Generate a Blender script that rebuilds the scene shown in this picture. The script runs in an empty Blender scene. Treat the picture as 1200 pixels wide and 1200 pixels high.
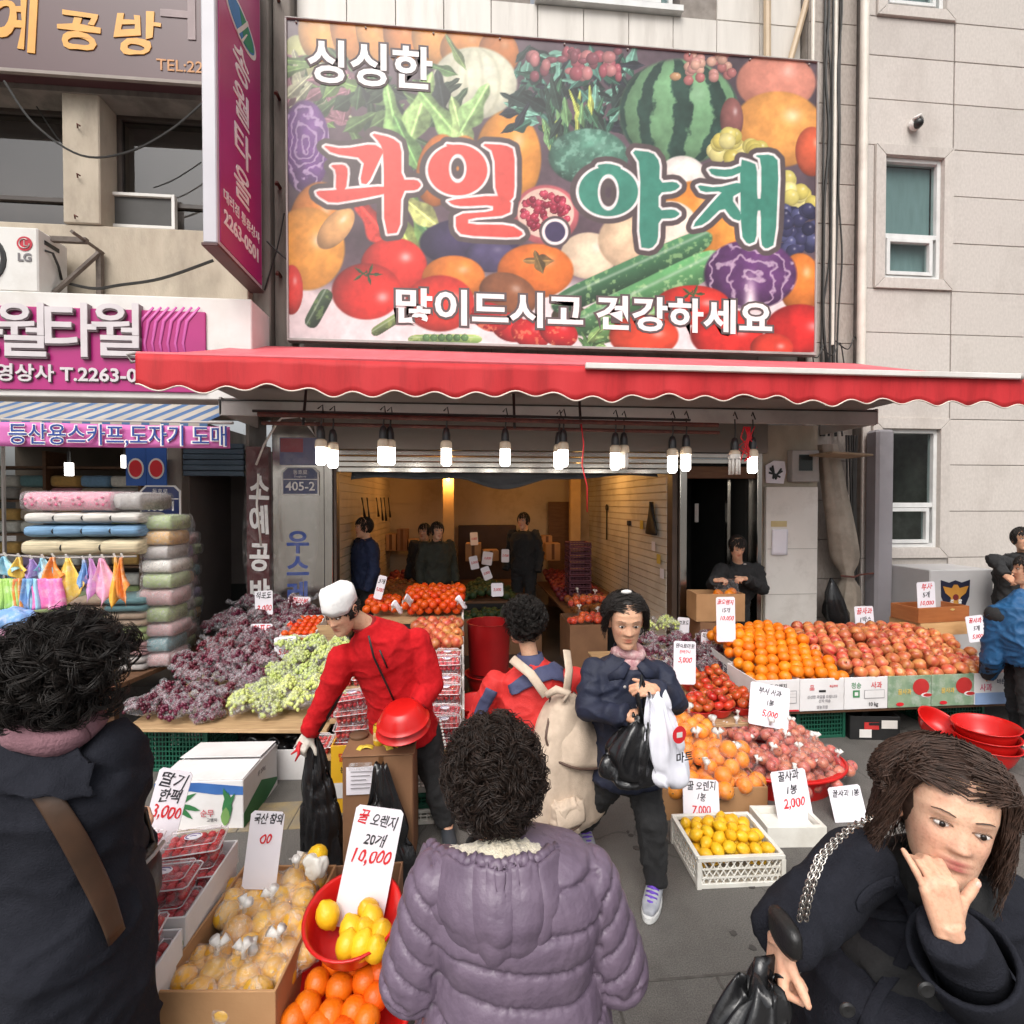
import bpy,bmesh,math,random
import numpy as np
from mathutils import Vector,Matrix,Euler,noise
random.seed(7); np.random.seed(7)
SC = bpy.context.scene; COL = SC.collection
R_ = math.radians; PI = math.pi

# ---------------------------------------------------------------- camera, world, sun, exposure
cam_d = bpy.data.cameras.new('camera'); cam_d.lens = 18; cam_d.sensor_width = 36; cam_d.sensor_height = 36
cam_d.clip_start = 0.05; cam_d.clip_end = 400
cam = bpy.data.objects.new('camera',cam_d); COL.objects.link(cam)
CAM_H = 2.0
cam.location = (0,0,CAM_H); cam.rotation_euler = (R_(90 - 0.95),0,R_(-5.2)); SC.camera = cam

world = bpy.data.worlds.new('World'); SC.world = world; world.use_nodes = True
wn = world.node_tree; wn.nodes.clear()
sky = wn.nodes.new('ShaderNodeTexSky'); sky.sky_type = 'NISHITA'; sky.sun_disc = False
SUN_EL,SUN_AZ = R_(52),R_(200)
sky.sun_elevation = SUN_EL; sky.sun_rotation = SUN_AZ; sky.air_density = 1.0; sky.dust_density = 6.0; sky.ozone_density = 0.5
hs = wn.nodes.new('ShaderNodeHueSaturation'); hs.inputs['Saturation'].default_value = 0.22   # an overcast, nearly colourless sky
bg = wn.nodes.new('ShaderNodeBackground'); bg.inputs['Strength'].default_value = 0.15
wo = wn.nodes.new('ShaderNodeOutputWorld')
wn.links.new(sky.outputs[0],hs.inputs['Color']); wn.links.new(hs.outputs[0],bg.inputs['Color']); wn.links.new(bg.outputs[0],wo.inputs['Surface'])
sun_d = bpy.data.lights.new('sun','SUN'); sun_d.energy = 0.9; sun_d.angle = R_(40); sun_d.color = (1,0.95,0.88)
sun = bpy.data.objects.new('sun',sun_d); COL.objects.link(sun)
# the sun stands behind the camera to the left, at the azimuth of the sky's own sun
_sd = Vector((math.sin(SUN_AZ) * math.cos(SUN_EL),math.cos(SUN_AZ) * math.cos(SUN_EL),math.sin(SUN_EL)))
sun.rotation_euler = _sd.to_track_quat('Z','Y').to_euler()
SC.view_settings.view_transform = 'Standard'; SC.view_settings.look = 'None'
SC.view_settings.exposure = 0.36; SC.view_settings.gamma = 1; SC.view_settings.use_curve_mapping = False
try:
 SC.cycles.use_denoising = True; SC.cycles.max_bounces = 6; SC.cycles.transparent_max_bounces = 16
 SC.cycles.diffuse_bounces = 3; SC.cycles.glossy_bounces = 3; SC.cycles.sample_clamp_indirect = 6
except Exception: pass

# ---------------------------------------------------------------- a pixel of the photograph (1200 px) on a known plane of the place
_th,_ph = R_(5.2),R_(0.95)
_RX = Vector((math.cos(_th),-math.sin(_th),0)); _FW = Vector((math.sin(_th) * math.cos(_ph),math.cos(_th) * math.cos(_ph),-math.sin(_ph)))
_UP = Vector((math.sin(_th) * math.sin(_ph),math.cos(_th) * math.sin(_ph),math.cos(_ph)))
def ray(px,py): return _FW + (px - 600) / 600 * _RX + (600 - py) / 600 * _UP
def W(px,py,Y):
 d = ray(px,py); return Vector((0,0,CAM_H)) + d * (Y / d.y)
def G(px,py,z=0.0):
 d = ray(px,py); return Vector((0,0,CAM_H)) + d * ((z - CAM_H) / d.z)

# ---------------------------------------------------------------- naming
def tag(o,label=None,cat=None,group=None,kind=None):
 if label: o['label'] = label
 if cat: o['category'] = cat
 if group: o['group'] = group
 if kind: o['kind'] = kind
 return o
def thing(name,label,cat,loc=(0,0,0),rot=0,group=None):
 o = bpy.data.objects.new(name,None); COL.objects.link(o); o.empty_display_size = 0.1
 o.location = loc; o.rotation_euler = rot if hasattr(rot,'__len__') else (0,0,rot)
 return tag(o,label,cat,group)
def link(name,me,parent=None,loc=None,rot=None):
 o = bpy.data.objects.new(name,me); COL.objects.link(o)
 if parent is not None: o.parent = parent
 if loc is not None: o.location = loc
 if rot is not None: o.rotation_euler = rot if hasattr(rot,'__len__') else (0,0,rot)
 return o
KIDS = {}
def children(o): return [c for c in COL.objects if c.parent == o]
def copy_tree(o,loc=None,rot=None,label=None,group=None,kids=None):
 r = o.copy(); COL.objects.link(r)
 if loc is not None: r.location = loc
 if rot is not None: r.rotation_euler = rot if hasattr(rot,'__len__') else (0,0,rot)
 if label: r['label'] = label
 if group: r['group'] = group
 ks = kids if kids is not None else list(o.children)
 for ch in ks:
  c = ch.copy(); COL.objects.link(c); c.parent = r
  for g in list(ch.children):
   d = g.copy(); COL.objects.link(d); d.parent = c
 return r

# ---------------------------------------------------------------- mesh builder
class MB:
 def __init__(s): s.v = []; s.f = []; s.m = []
 def add(s,vs,fs,mi=0):
  b = len(s.v); s.v.extend([tuple(p) for p in vs]); s.f.extend([tuple(i + b for i in f) for f in fs]); s.m.extend([mi] * len(fs)); return s
 def box(s,c,d,rz=0,mi=0,M=None):
  x,y,z = (k / 2 for k in d)
  vs = [Vector((i * x,j * y,k * z)) for i in (-1,1) for j in (-1,1) for k in (-1,1)]
  if rz: vs = [Matrix.Rotation(rz,3,'Z') @ p for p in vs]
  if M is not None: vs = [M @ p for p in vs]
  c = Vector(c); vs = [p + c for p in vs]
  return s.add(vs,[(0,1,3,2),(4,6,7,5),(0,4,5,1),(2,3,7,6),(0,2,6,4),(1,5,7,3)],mi)
 def bx(s,x0,x1,y0,y1,z0,z1,mi=0): return s.box(((x0 + x1) / 2,(y0 + y1) / 2,(z0 + z1) / 2),(abs(x1 - x0),abs(y1 - y0),abs(z1 - z0)),0,mi)
 def loft(s,rings,cap=True,closed=True,mi=0):
  b = len(s.v); n = len(rings[0])
  for r in rings: s.v.extend([tuple(p) for p in r])
  for i in range(len(rings) - 1):
   for j in range(n if closed else n - 1):
    a = b + i * n + j; c = b + i * n + (j + 1) % n
    s.f.append((a,c,c + n,a + n)); s.m.append(mi)
  if cap and closed:
   s.f.append(tuple(b + j for j in reversed(range(n)))); s.m.append(mi)
   s.f.append(tuple(b + (len(rings) - 1) * n + j for j in range(n))); s.m.append(mi)
  return s
 def tube(s,pts,r,n=8,cap=True,mi=0,flat=None):
  pts = [Vector(p) for p in pts]; k = len(pts)
  rs = r if hasattr(r,'__len__') else [r] * k
  rings = []; ref = None
  for i,p in enumerate(pts):
   t = (pts[min(i + 1,k - 1)] - pts[max(i - 1,0)])
   if t.length < 1e-9: t = Vector((0,0,1))
   t.normalize()
   if ref is None:
    ref = Vector((0,0,1)) if abs(t.z) < 0.9 else Vector((1,0,0))
    if flat is not None: ref = Vector(flat)
   u = ref - t * ref.dot(t)
   if u.length < 1e-6: u = t.orthogonal()
   u.normalize(); w = t.cross(u); ref = u
   ra,rb = rs[i] if hasattr(rs[i],'__len__') else (rs[i],rs[i])
   rings.append([p + u * (ra * math.cos(2 * PI * j / n)) + w * (rb * math.sin(2 * PI * j / n)) for j in range(n)])
  return s.loft(rings,cap,True,mi)
 def ell(s,c,r,seg=12,rng=8,M=None,mi=0):
  c = Vector(c); r = r if hasattr(r,'__len__') else (r,r,r)
  rings = []
  for i in range(rng + 1):
   a = PI * min(max(i / rng,0.02),0.98)
   ring = []
   for j in range(seg):
    b = 2 * PI * j / seg
    p = Vector((r[0] * math.sin(a) * math.cos(b),r[1] * math.sin(a) * math.sin(b),-r[2] * math.cos(a)))
    if M is not None: p = M @ p
    ring.append(c + p)
   rings.append(ring)
  return s.loft(rings,True,True,mi)
 def lathe(s,prof,n=24,c=(0,0,0),mi=0,cap=False):
  c = Vector(c)
  return s.loft([[c + Vector((r * math.cos(2 * PI * j / n),r * math.sin(2 * PI * j / n),z)) for j in range(n)] for r,z in prof],cap,True,mi)
 def prism(s,poly,z0,z1,M=None,mi=0):
  n = len(poly); M = M or Matrix.Identity(4)
  vs = [M @ Vector((x,y,z0)) for x,y in poly] + [M @ Vector((x,y,z1)) for x,y in poly]
  fs = [tuple(reversed(range(n))),tuple(range(n,2 * n))] + [(i,(i + 1) % n,(i + 1) % n + n,i + n) for i in range(n)]
  return s.add(vs,fs,mi)
 def grid(s,fn,nu,nv,mi=0):
  b = len(s.v)
  for i in range(nu + 1):
   for j in range(nv + 1): s.v.append(tuple(fn(i / nu,j / nv)))
  for i in range(nu):
   for j in range(nv):
    a = b + i * (nv + 1) + j; s.f.append((a,a + nv + 1,a + nv + 2,a + 1)); s.m.append(mi)
  return s
 def mesh(s,name,mats,smooth=False,bevel=0,fix=True):
  me = bpy.data.meshes.new(name); me.from_pydata(s.v,[],s.f)
  mats = mats if isinstance(mats,(list,tuple)) else [mats]
  for m in mats: me.materials.append(m)
  if len(mats) > 1: me.polygons.foreach_set('material_index',s.m)
  if fix or bevel:
   bm = bmesh.new(); bm.from_mesh(me)
   bmesh.ops.recalc_face_normals(bm,faces=bm.faces)
   if bevel: bmesh.ops.bevel(bm,geom=list(bm.edges),offset=bevel,segments=1,affect='EDGES',clamp_overlap=True)
   bm.to_mesh(me); bm.free()
  if smooth:
   me.polygons.foreach_set('use_smooth',[True] * len(me.polygons))
   if smooth == 'auto': me.set_sharp_from_angle(angle=R_(38))
  me.update(); return me
 def build(s,name,mats,parent=None,smooth=False,bevel=0,loc=None,rot=None,fix=True):
  return link(name,s.mesh(name,mats,smooth,bevel,fix),parent,loc,rot)
def B(name,mats,parent,x0,x1,y0,y1,z0,z1,bevel=0.0): return MB().bx(x0,x1,y0,y1,z0,z1).build(name,mats,parent,bevel=bevel)

# ---------------------------------------------------------------- materials
def srgb(r,g=None,b=None):
 c = (r,g,b) if g is not None else (r,r,r)
 return tuple((x / 255 / 12.92) if x / 255 <= 0.04045 else ((x / 255 + 0.055) / 1.055) ** 2.4 for x in c)
MATS = {}
def mat(name,c1,c2=None,rough=0.6,scale=6.0,bump=0.0,bscale=None,metal=0.0,spec=0.5,stretch=(1,1,1),rand=0.0,c3=None,dscale=2.0,damt=0.35,sub=0.0,coat=0.0,sheen=0.0,detail=6,coords='Object'):
 """colour noise between c1 and c2, optional dirt c3, bump, per-object hue/value spread"""
 if name in MATS: return MATS[name]
 m = bpy.data.materials.new(name); MATS[name] = m; m.use_nodes = True; nt = m.node_tree; L = nt.links.new
 p = nt.nodes['Principled BSDF']; p.inputs['Roughness'].default_value = rough; p.inputs['Metallic'].default_value = metal
 p.inputs['Specular IOR Level'].default_value = spec
 if coat: p.inputs['Coat Weight'].default_value = coat; p.inputs['Coat Roughness'].default_value = 0.15
 if sheen: p.inputs['Sheen Weight'].default_value = sheen; p.inputs['Sheen Roughness'].default_value = 0.5
 if sub: p.inputs['Subsurface Weight'].default_value = sub; p.inputs['Subsurface Radius'].default_value = (0.01,0.004,0.002); p.inputs['Subsurface Scale'].default_value = 1.0
 tc = nt.nodes.new('ShaderNodeTexCoord'); mp = nt.nodes.new('ShaderNodeMapping'); mp.inputs['Scale'].default_value = stretch
 L(tc.outputs[coords],mp.inputs['Vector'])
 n = nt.nodes.new('ShaderNodeTexNoise'); n.inputs['Scale'].default_value = scale; n.inputs['Detail'].default_value = detail; L(mp.outputs[0],n.inputs['Vector'])
 rp = nt.nodes.new('ShaderNodeMapRange'); rp.inputs['From Min'].default_value = 0.3; rp.inputs['From Max'].default_value = 0.7; L(n.outputs[0],rp.inputs['Value'])
 mx = nt.nodes.new('ShaderNodeMix'); mx.data_type = 'RGBA'; L(rp.outputs[0],mx.inputs['Factor'])
 mx.inputs['A'].default_value = (*c1,1); mx.inputs['B'].default_value = (*(c2 or tuple(x * 0.8 for x in c1)),1)
 out = mx.outputs['Result']
 if c3:
  n2 = nt.nodes.new('ShaderNodeTexNoise'); n2.inputs['Scale'].default_value = dscale; n2.inputs['Detail'].default_value = 8; n2.inputs['Roughness'].default_value = 0.7; L(mp.outputs[0],n2.inputs['Vector'])
  r2 = nt.nodes.new('ShaderNodeMapRange'); r2.inputs['From Min'].default_value = 0.5; r2.inputs['From Max'].default_value = 0.75; r2.inputs['To Max'].default_value = damt; L(n2.outputs[0],r2.inputs['Value'])
  m2 = nt.nodes.new('ShaderNodeMix'); m2.data_type = 'RGBA'; L(r2.outputs[0],m2.inputs['Factor']); L(out,m2.inputs['A']); m2.inputs['B'].default_value = (*c3,1); out = m2.outputs['Result']
 if rand:
  oi = nt.nodes.new('ShaderNodeObjectInfo'); h = nt.nodes.new('ShaderNodeHueSaturation')
  a = nt.nodes.new('ShaderNodeMapRange'); a.inputs['To Min'].default_value = 1 - rand; a.inputs['To Max'].default_value = 1 + rand * 0.7; L(oi.outputs['Random'],a.inputs['Value']); L(a.outputs[0],h.inputs['Value'])
  w = nt.nodes.new('ShaderNodeMath'); w.operation = 'FRACT'; w2 = nt.nodes.new('ShaderNodeMath'); w2.operation = 'MULTIPLY'; w2.inputs[1].default_value = 7.31; L(oi.outputs['Random'],w2.inputs[0]); L(w2.outputs[0],w.inputs[0])
  a2 = nt.nodes.new('ShaderNodeMapRange'); a2.inputs['To Min'].default_value = 0.5 - rand * 0.05; a2.inputs['To Max'].default_value = 0.5 + rand * 0.05; L(w.outputs[0],a2.inputs['Value']); L(a2.outputs[0],h.inputs['Hue'])
  L(out,h.inputs['Color']); out = h.outputs[0]
 L(out,p.inputs['Base Color'])
 if bump:
  nb = nt.nodes.new('ShaderNodeTexNoise'); nb.inputs['Scale'].default_value = bscale or scale * 4; nb.inputs['Detail'].default_value = 5; L(mp.outputs[0],nb.inputs['Vector'])
  bp = nt.nodes.new('ShaderNodeBump'); bp.inputs['Strength'].default_value = bump; bp.inputs['Distance'].default_value = 0.01; L(nb.outputs[0],bp.inputs['Height']); L(bp.outputs[0],p.inputs['Normal'])
 return m
def vcol(name,rough=0.5,spec=0.3,bump=0.0,bscale=60):
 if name in MATS: return MATS[name]
 m = bpy.data.materials.new(name); MATS[name] = m; m.use_nodes = True; nt = m.node_tree; p = nt.nodes['Principled BSDF']
 a = nt.nodes.new('ShaderNodeAttribute'); a.attribute_name = 'Col'; nt.links.new(a.outputs['Color'],p.inputs['Base Color'])
 p.inputs['Roughness'].default_value = rough; p.inputs['Specular IOR Level'].default_value = spec
 if bump:
  nb = nt.nodes.new('ShaderNodeTexNoise'); nb.inputs['Scale'].default_value = bscale; bp = nt.nodes.new('ShaderNodeBump'); bp.inputs['Strength'].default_value = bump; bp.inputs['Distance'].default_value = 0.01
  nt.links.new(nb.outputs[0],bp.inputs['Height']); nt.links.new(bp.outputs[0],p.inputs['Normal'])
 return m
def emit(name,col,s):
 if name in MATS: return MATS[name]
 m = bpy.data.materials.new(name); MATS[name] = m; m.use_nodes = True; p = m.node_tree.nodes['Principled BSDF']
 p.inputs['Base Color'].default_value = (*col,1); p.inputs['Emission Color'].default_value = (*col,1); p.inputs['Emission Strength'].default_value = s; return m
def front_only(nt,lw):
 g = nt.nodes.new('ShaderNodeNewGeometry'); s = nt.nodes.new('ShaderNodeMath'); s.operation = 'SUBTRACT'; s.inputs[0].default_value = 1; m = nt.nodes.new('ShaderNodeMath'); m.operation = 'MULTIPLY'
 nt.links.new(g.outputs['Backfacing'],s.inputs[1]); nt.links.new(lw.outputs['Fresnel'],m.inputs[0]); nt.links.new(s.outputs[0],m.inputs[1]); return m.outputs[0]
def film(name,tint,alpha,gloss=0.25,rough=0.12,bump=0.6,bscale=35):
 """thin clear plastic: mostly see-through, milky where it creases, glossy"""
 if name in MATS: return MATS[name]
 m = bpy.data.materials.new(name); MATS[name] = m; m.use_nodes = True; nt = m.node_tree; L = nt.links.new; nt.nodes.clear()
 out = nt.nodes.new('ShaderNodeOutputMaterial'); tr = nt.nodes.new('ShaderNodeBsdfTransparent'); df = nt.nodes.new('ShaderNodeBsdfDiffuse'); gl = nt.nodes.new('ShaderNodeBsdfGlossy')
 df.inputs[0].default_value = (*tint,1); gl.inputs['Roughness'].default_value = rough; gl.inputs['Color'].default_value = (0.9,0.9,0.9,1)
 tc = nt.nodes.new('ShaderNodeTexCoord'); n = nt.nodes.new('ShaderNodeTexNoise'); n.inputs['Scale'].default_value = bscale; n.inputs['Detail'].default_value = 4; n.inputs['Distortion'].default_value = 1.5; L(tc.outputs['Object'],n.inputs['Vector'])
 bp = nt.nodes.new('ShaderNodeBump'); bp.inputs['Strength'].default_value = bump; bp.inputs['Distance'].default_value = 0.02; L(n.outputs[0],bp.inputs['Height']); L(bp.outputs[0],gl.inputs['Normal']); L(bp.outputs[0],df.inputs['Normal'])
 mr = nt.nodes.new('ShaderNodeMapRange'); mr.inputs['From Min'].default_value = 0.42; mr.inputs['From Max'].default_value = 0.72; mr.inputs['To Min'].default_value = alpha * 0.4; mr.inputs['To Max'].default_value = min(1,alpha * 2.4); L(n.outputs[0],mr.inputs['Value'])
 m1 = nt.nodes.new('ShaderNodeMixShader'); L(mr.outputs[0],m1.inputs[0]); L(tr.outputs[0],m1.inputs[1]); L(df.outputs[0],m1.inputs[2])
 lw = nt.nodes.new('ShaderNodeLayerWeight'); lw.inputs[0].default_value = gloss; L(bp.outputs[0],lw.inputs['Normal']); fr_ = front_only(nt,lw)
 m2 = nt.nodes.new('ShaderNodeMixShader'); L(fr_,m2.inputs[0]); L(m1.outputs[0],m2.inputs[1]); L(gl.outputs[0],m2.inputs[2]); L(m2.outputs[0],out.inputs[0])
 return m
def glass(name,tint=(0.75,0.85,0.85),refl=0.25,rough=0.02):
 if name in MATS: return MATS[name]
 m = bpy.data.materials.new(name); MATS[name] = m; m.use_nodes = True; nt = m.node_tree; L = nt.links.new; nt.nodes.clear()
 out = nt.nodes.new('ShaderNodeOutputMaterial'); tr = nt.nodes.new('ShaderNodeBsdfTransparent'); tr.inputs[0].default_value = (*tint,1); gl = nt.nodes.new('ShaderNodeBsdfGlossy'); gl.inputs['Roughness'].default_value = rough
 lw = nt.nodes.new('ShaderNodeLayerWeight'); lw.inputs[0].default_value = refl; mx = nt.nodes.new('ShaderNodeMixShader'); fr_ = front_only(nt,lw)
 L(fr_,mx.inputs[0]); L(tr.outputs[0],mx.inputs[1]); L(gl.outputs[0],mx.inputs[2]); L(mx.outputs[0],out.inputs[0]); return m

M_ = dict(
 stone=lambda: mat('granite cladding',srgb(202,194,187),srgb(188,180,173),0.75,40,0.12,160,c3=srgb(160,150,142),dscale=1.6,damt=0.5,stretch=(1,1,0.6),rand=0.05),
 stoneb=lambda: mat('granite strip',srgb(186,176,168),srgb(165,155,146),0.8,40,0.15,160,c3=srgb(110,100,92),dscale=1.5,damt=0.4,stretch=(1,1,0.4),rand=0.06),
 conc=lambda: mat('weathered render',srgb(190,178,160),srgb(170,157,140),0.9,5,0.35,60,c3=srgb(105,96,86),dscale=1.5,damt=0.55,stretch=(1,1,0.45)),
 concd=lambda: mat('grey concrete',srgb(140,132,124),srgb(112,105,98),0.9,4,0.4,50,c3=srgb(70,64,58),dscale=2,damt=0.6,stretch=(1,1,0.3)),
 tile=lambda: mat('pale facade tile',srgb(216,210,202),srgb(202,196,188),0.45,3,0.03,30,c3=srgb(150,140,130),dscale=2.0,damt=0.45,stretch=(2,1,0.25),rand=0.04),
 joint=lambda: mat('dark joint',srgb(150,142,135),srgb(128,120,113),0.95,10),
 white=lambda: mat('white paint',srgb(225,222,218),srgb(210,206,200),0.5,3,0.02,c3=srgb(170,162,152),dscale=2,damt=0.3),
 alu=lambda: mat('window aluminium',srgb(222,222,220),srgb(205,205,203),0.4,8),
 steel=lambda: mat('stainless steel',srgb(200,196,190),srgb(180,174,166),0.2,3,0.08,12,metal=1.0,stretch=(1,1,0.15)),
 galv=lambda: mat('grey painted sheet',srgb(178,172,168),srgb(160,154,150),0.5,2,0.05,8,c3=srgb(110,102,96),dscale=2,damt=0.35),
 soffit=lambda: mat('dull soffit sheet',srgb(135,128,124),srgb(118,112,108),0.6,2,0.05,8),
 black=lambda: mat('black plastic',(0.012,0.012,0.013),(0.02,0.02,0.02),0.4,10),
 cable=lambda: mat('black cable',(0.02,0.019,0.018),(0.035,0.033,0.03),0.6,10),
 rust=lambda: mat('rusty red pipe',srgb(104,58,48),srgb(74,40,34),0.7,20,0.3),
 wood=lambda: mat('plywood',srgb(190,158,118),srgb(160,128,92),0.7,6,0.1,stretch=(1,8,8)),
 darkwood=lambda: mat('brown board',srgb(112,80,56),srgb(92,64,44),0.7,6,0.1,stretch=(1,6,6)),
 card=lambda: mat('corrugated cardboard',srgb(182,140,98),srgb(166,124,84),0.85,4,0.12,40,stretch=(1,1,1),c3=srgb(120,88,58),dscale=3,damt=0.25),
 cardd=lambda: mat('brown cardboard',srgb(140,102,72),srgb(122,86,60),0.8,4,0.1,40,c3=srgb(90,62,42),dscale=3,damt=0.3),
 cardw=lambda: mat('white carton',srgb(228,226,226),srgb(216,213,212),0.6,3,0.05,30,c3=srgb(180,172,165),dscale=3,damt=0.25),
 paper=lambda: mat('white card',srgb(238,234,240),srgb(228,223,230),0.55,4,0.02),
 redplastic=lambda: mat('red plastic',srgb(204,30,26),srgb(188,22,20),0.3,6,0.02,spec=0.5),
 greenplastic=lambda: mat('green crate plastic',srgb(28,96,74),srgb(22,78,60),0.45,6),
 whiteplastic=lambda: mat('white crate plastic',srgb(228,226,218),srgb(212,208,198),0.4,6,c3=srgb(160,150,135),dscale=5,damt=0.3),
 wbag=lambda: mat('white carrier plastic',srgb(232,232,240),srgb(218,218,228),.35,8,.3,20,spec=.5),
 trash=lambda: mat('black bag plastic',(0.008,0.008,0.009),(0.014,0.014,0.015),0.24,8,0.5,14,spec=0.6),
)
def M(k): return M_[k]()

# ---------------------------------------------------------------- lettering (font curves turned into meshes at the end)
TEXTS = []
def text(body,size,parent,loc,mt,rot=(0,0,0),ext=0.001,off=0.0,align='CENTER',sx=1.0,shear=0.0,name='lettering',space=1.0,line=1.0,maxw=None):
 c = bpy.data.curves.new('t','FONT'); c.body = body; c.size = size; c.extrude = ext; c.offset = off; c.align_x = align; c.align_y = 'CENTER'; c.shear = shear; c.space_character = space; c.space_line = line; c.resolution_u = 3
 o = bpy.data.objects.new('t',c); TEXTS.append((o,name,parent,Vector(loc),Euler(rot),sx,mt,maxw)); return o
def finish_texts():
 for t in TEXTS: COL.objects.link(t[0])
 dg = bpy.context.evaluated_depsgraph_get()
 ms = [bpy.data.meshes.new_from_object(t[0].evaluated_get(dg)) for t in TEXTS]
 for (o,name,parent,loc,rot,sx,mt,maxw),me in zip(TEXTS,ms):
  me.name = 'lettering'; me.materials.clear(); me.materials.append(mt)
  if len(me.vertices):
   v = np.zeros(len(me.vertices) * 3,np.float32); me.vertices.foreach_get('co',v); v = v.reshape(-1,3); L = (v[:,0].max() - v[:,0].min()) * sx
   if maxw and L > maxw:
    q = maxw / L; sx *= q
    if q < .8: v[:,1] *= q / .8
   if name == 'handwriting':       # an unsteady marker pen
    s = c_size = max(o.data.size,.01); sd = random.uniform(0,50)
    for i,p in enumerate(v): n_ = noise.noise_vector(Vector((p[0] / s * 2.2 + sd,p[1] / s * 2.2,0))); v[i,0] += n_.x * s * .10; v[i,1] += n_.y * s * .13
   me.vertices.foreach_set('co',v.ravel()); me.update()
  r = link(name,me,parent,loc,rot); r.scale = (sx,1,1)
  bpy.data.objects.remove(o)
FACE = (PI / 2,0,0)      # lettering on a wall that faces the street
INK = lambda: mat('black ink',(0.02,0.02,0.025),(0.03,0.03,0.035),0.6)
RED = lambda: mat('red ink',srgb(214,38,48),srgb(200,30,42),0.6)
BLUEI = lambda: mat('blue ink',srgb(38,70,150),srgb(30,60,135),0.6)
WHITEI = lambda: mat('white lettering',srgb(240,238,236),srgb(230,228,226),0.5)

def raster(name,cols,X,Y,parent,mt,loc=(0,0,0),rot=FACE):
 """a printed sheet: one small face per printed dot, cols[h,w,3] in linear light"""
 h,w = cols.shape[:2]
 xs = np.linspace(0,X,w + 1); zs = np.linspace(Y,0,h + 1)
 gx,gz = np.meshgrid(xs,zs); co = np.stack([gx,gz,np.zeros_like(gx)],-1).reshape(-1,3)
 i = np.arange((h + 1) * (w + 1)).reshape(h + 1,w + 1)
 q = np.stack([i[1:,:-1],i[1:,1:],i[:-1,1:],i[:-1,:-1]],-1).reshape(-1)
 me = bpy.data.meshes.new(name); n = h * w
 me.vertices.add(len(co)); me.vertices.foreach_set('co',co.ravel().astype(np.float32))
 me.loops.add(4 * n); me.loops.foreach_set('vertex_index',q.astype(np.int32))
 me.polygons.add(n); me.polygons.foreach_set('loop_start',(np.arange(n) * 4).astype(np.int32))
 try: me.polygons.foreach_set('loop_total',np.full(n,4,np.int32))
 except Exception: pass
 me.update(calc_edges=True)
 cp = np.pad(cols,((0,1),(0,1),(0,0)),mode='edge'); cc = np.concatenate([cp,np.ones(cp.shape[:2] + (1,))],-1).reshape(-1,4).astype(np.float32)
 a = me.attributes.new('Col','FLOAT_COLOR','POINT'); a.data.foreach_set('color',cc.ravel())
 me.materials.append(mt); return link(name,me,parent,loc,rot)
def lin(a): a = np.asarray(a,float) / 255; return np.where(a <= 0.04045,a / 12.92,((a + 0.055) / 1.055) ** 2.4)
# ================================================================ SETTING
m_pave = mat('worn asphalt pavement',srgb(108,104,100),srgb(88,85,81),0.8,1.1,0.5,150,c3=srgb(66,62,58),dscale=1.7,damt=0.75,detail=10)
def crackle(m,scale,wid,col):
 nt = m.node_tree; L = nt.links.new; pb = nt.nodes['Principled BSDF']; src = pb.inputs['Base Color'].links[0].from_socket; tc = nt.nodes.new('ShaderNodeTexCoord'); nn = nt.nodes.new('ShaderNodeTexNoise'); nn.inputs['Scale'].default_value = 2.2; nn.inputs['Detail'].default_value = 6
 ad = nt.nodes.new('ShaderNodeMix'); ad.data_type = 'RGBA'; ad.blend_type = 'ADD'; ad.inputs['Factor'].default_value = .5; L(tc.outputs['Object'],nn.inputs['Vector']); L(tc.outputs['Object'],ad.inputs['A']); L(nn.outputs['Color'],ad.inputs['B'])
 vo = nt.nodes.new('ShaderNodeTexVoronoi'); vo.feature = 'DISTANCE_TO_EDGE'; vo.inputs['Scale'].default_value = scale; L(ad.outputs['Result'],vo.inputs['Vector']); mr = nt.nodes.new('ShaderNodeMapRange'); mr.inputs['From Max'].default_value = wid; mr.inputs['To Min'].default_value = .75; mr.inputs['To Max'].default_value = 0; L(vo.outputs['Distance'],mr.inputs['Value'])
 n2 = nt.nodes.new('ShaderNodeTexNoise'); n2.inputs['Scale'].default_value = 170; n2.inputs['Detail'].default_value = 2; r2 = nt.nodes.new('ShaderNodeMapRange'); r2.inputs['From Min'].default_value = .35; r2.inputs['From Max'].default_value = .7; r2.inputs['To Min'].default_value = .72; r2.inputs['To Max'].default_value = 1.3; L(tc.outputs['Object'],n2.inputs['Vector']); L(n2.outputs[0],r2.inputs['Value'])
 h = nt.nodes.new('ShaderNodeHueSaturation'); L(src,h.inputs['Color']); L(r2.outputs[0],h.inputs['Value']); mx = nt.nodes.new('ShaderNodeMix'); mx.data_type = 'RGBA'; L(mr.outputs[0],mx.inputs['Factor']); L(h.outputs[0],mx.inputs['A']); mx.inputs['B'].default_value = (*col,1); L(mx.outputs['Result'],pb.inputs['Base Color'])
crackle(m_pave,.55,.006,srgb(58,55,52))
g = MB().bx(-60,60,-60,60,-0.3,0).build('pavement',m_pave); tag(g,'grey worn pavement in front of the shops',None,None,'structure')
g = MB()
for k in range(10):
 x = -2.6 + k * 0.303
 g.bx(x,x + 0.296,3.22,3.516,-0.05,0.004)
tag(g.build('tactile_paving',mat('worn yellow paving',srgb(150,132,96),srgb(126,118,104),0.85,9,0.5,90,c3=srgb(100,96,92),dscale=4,damt=0.9)),kind='structure')
g = MB()
g.bx(-6,8,2.045,2.055,-0.02,0.004)
for x in (-2.4,-0.9,0.6,1.05,2.55): g.bx(x,x + 0.01,-3,2.04,-0.02,0.004)
tag(g.build('pavement_joint',mat('dark joint line',srgb(66,62,58),srgb(88,84,80),0.9,20)),kind='structure')
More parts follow.
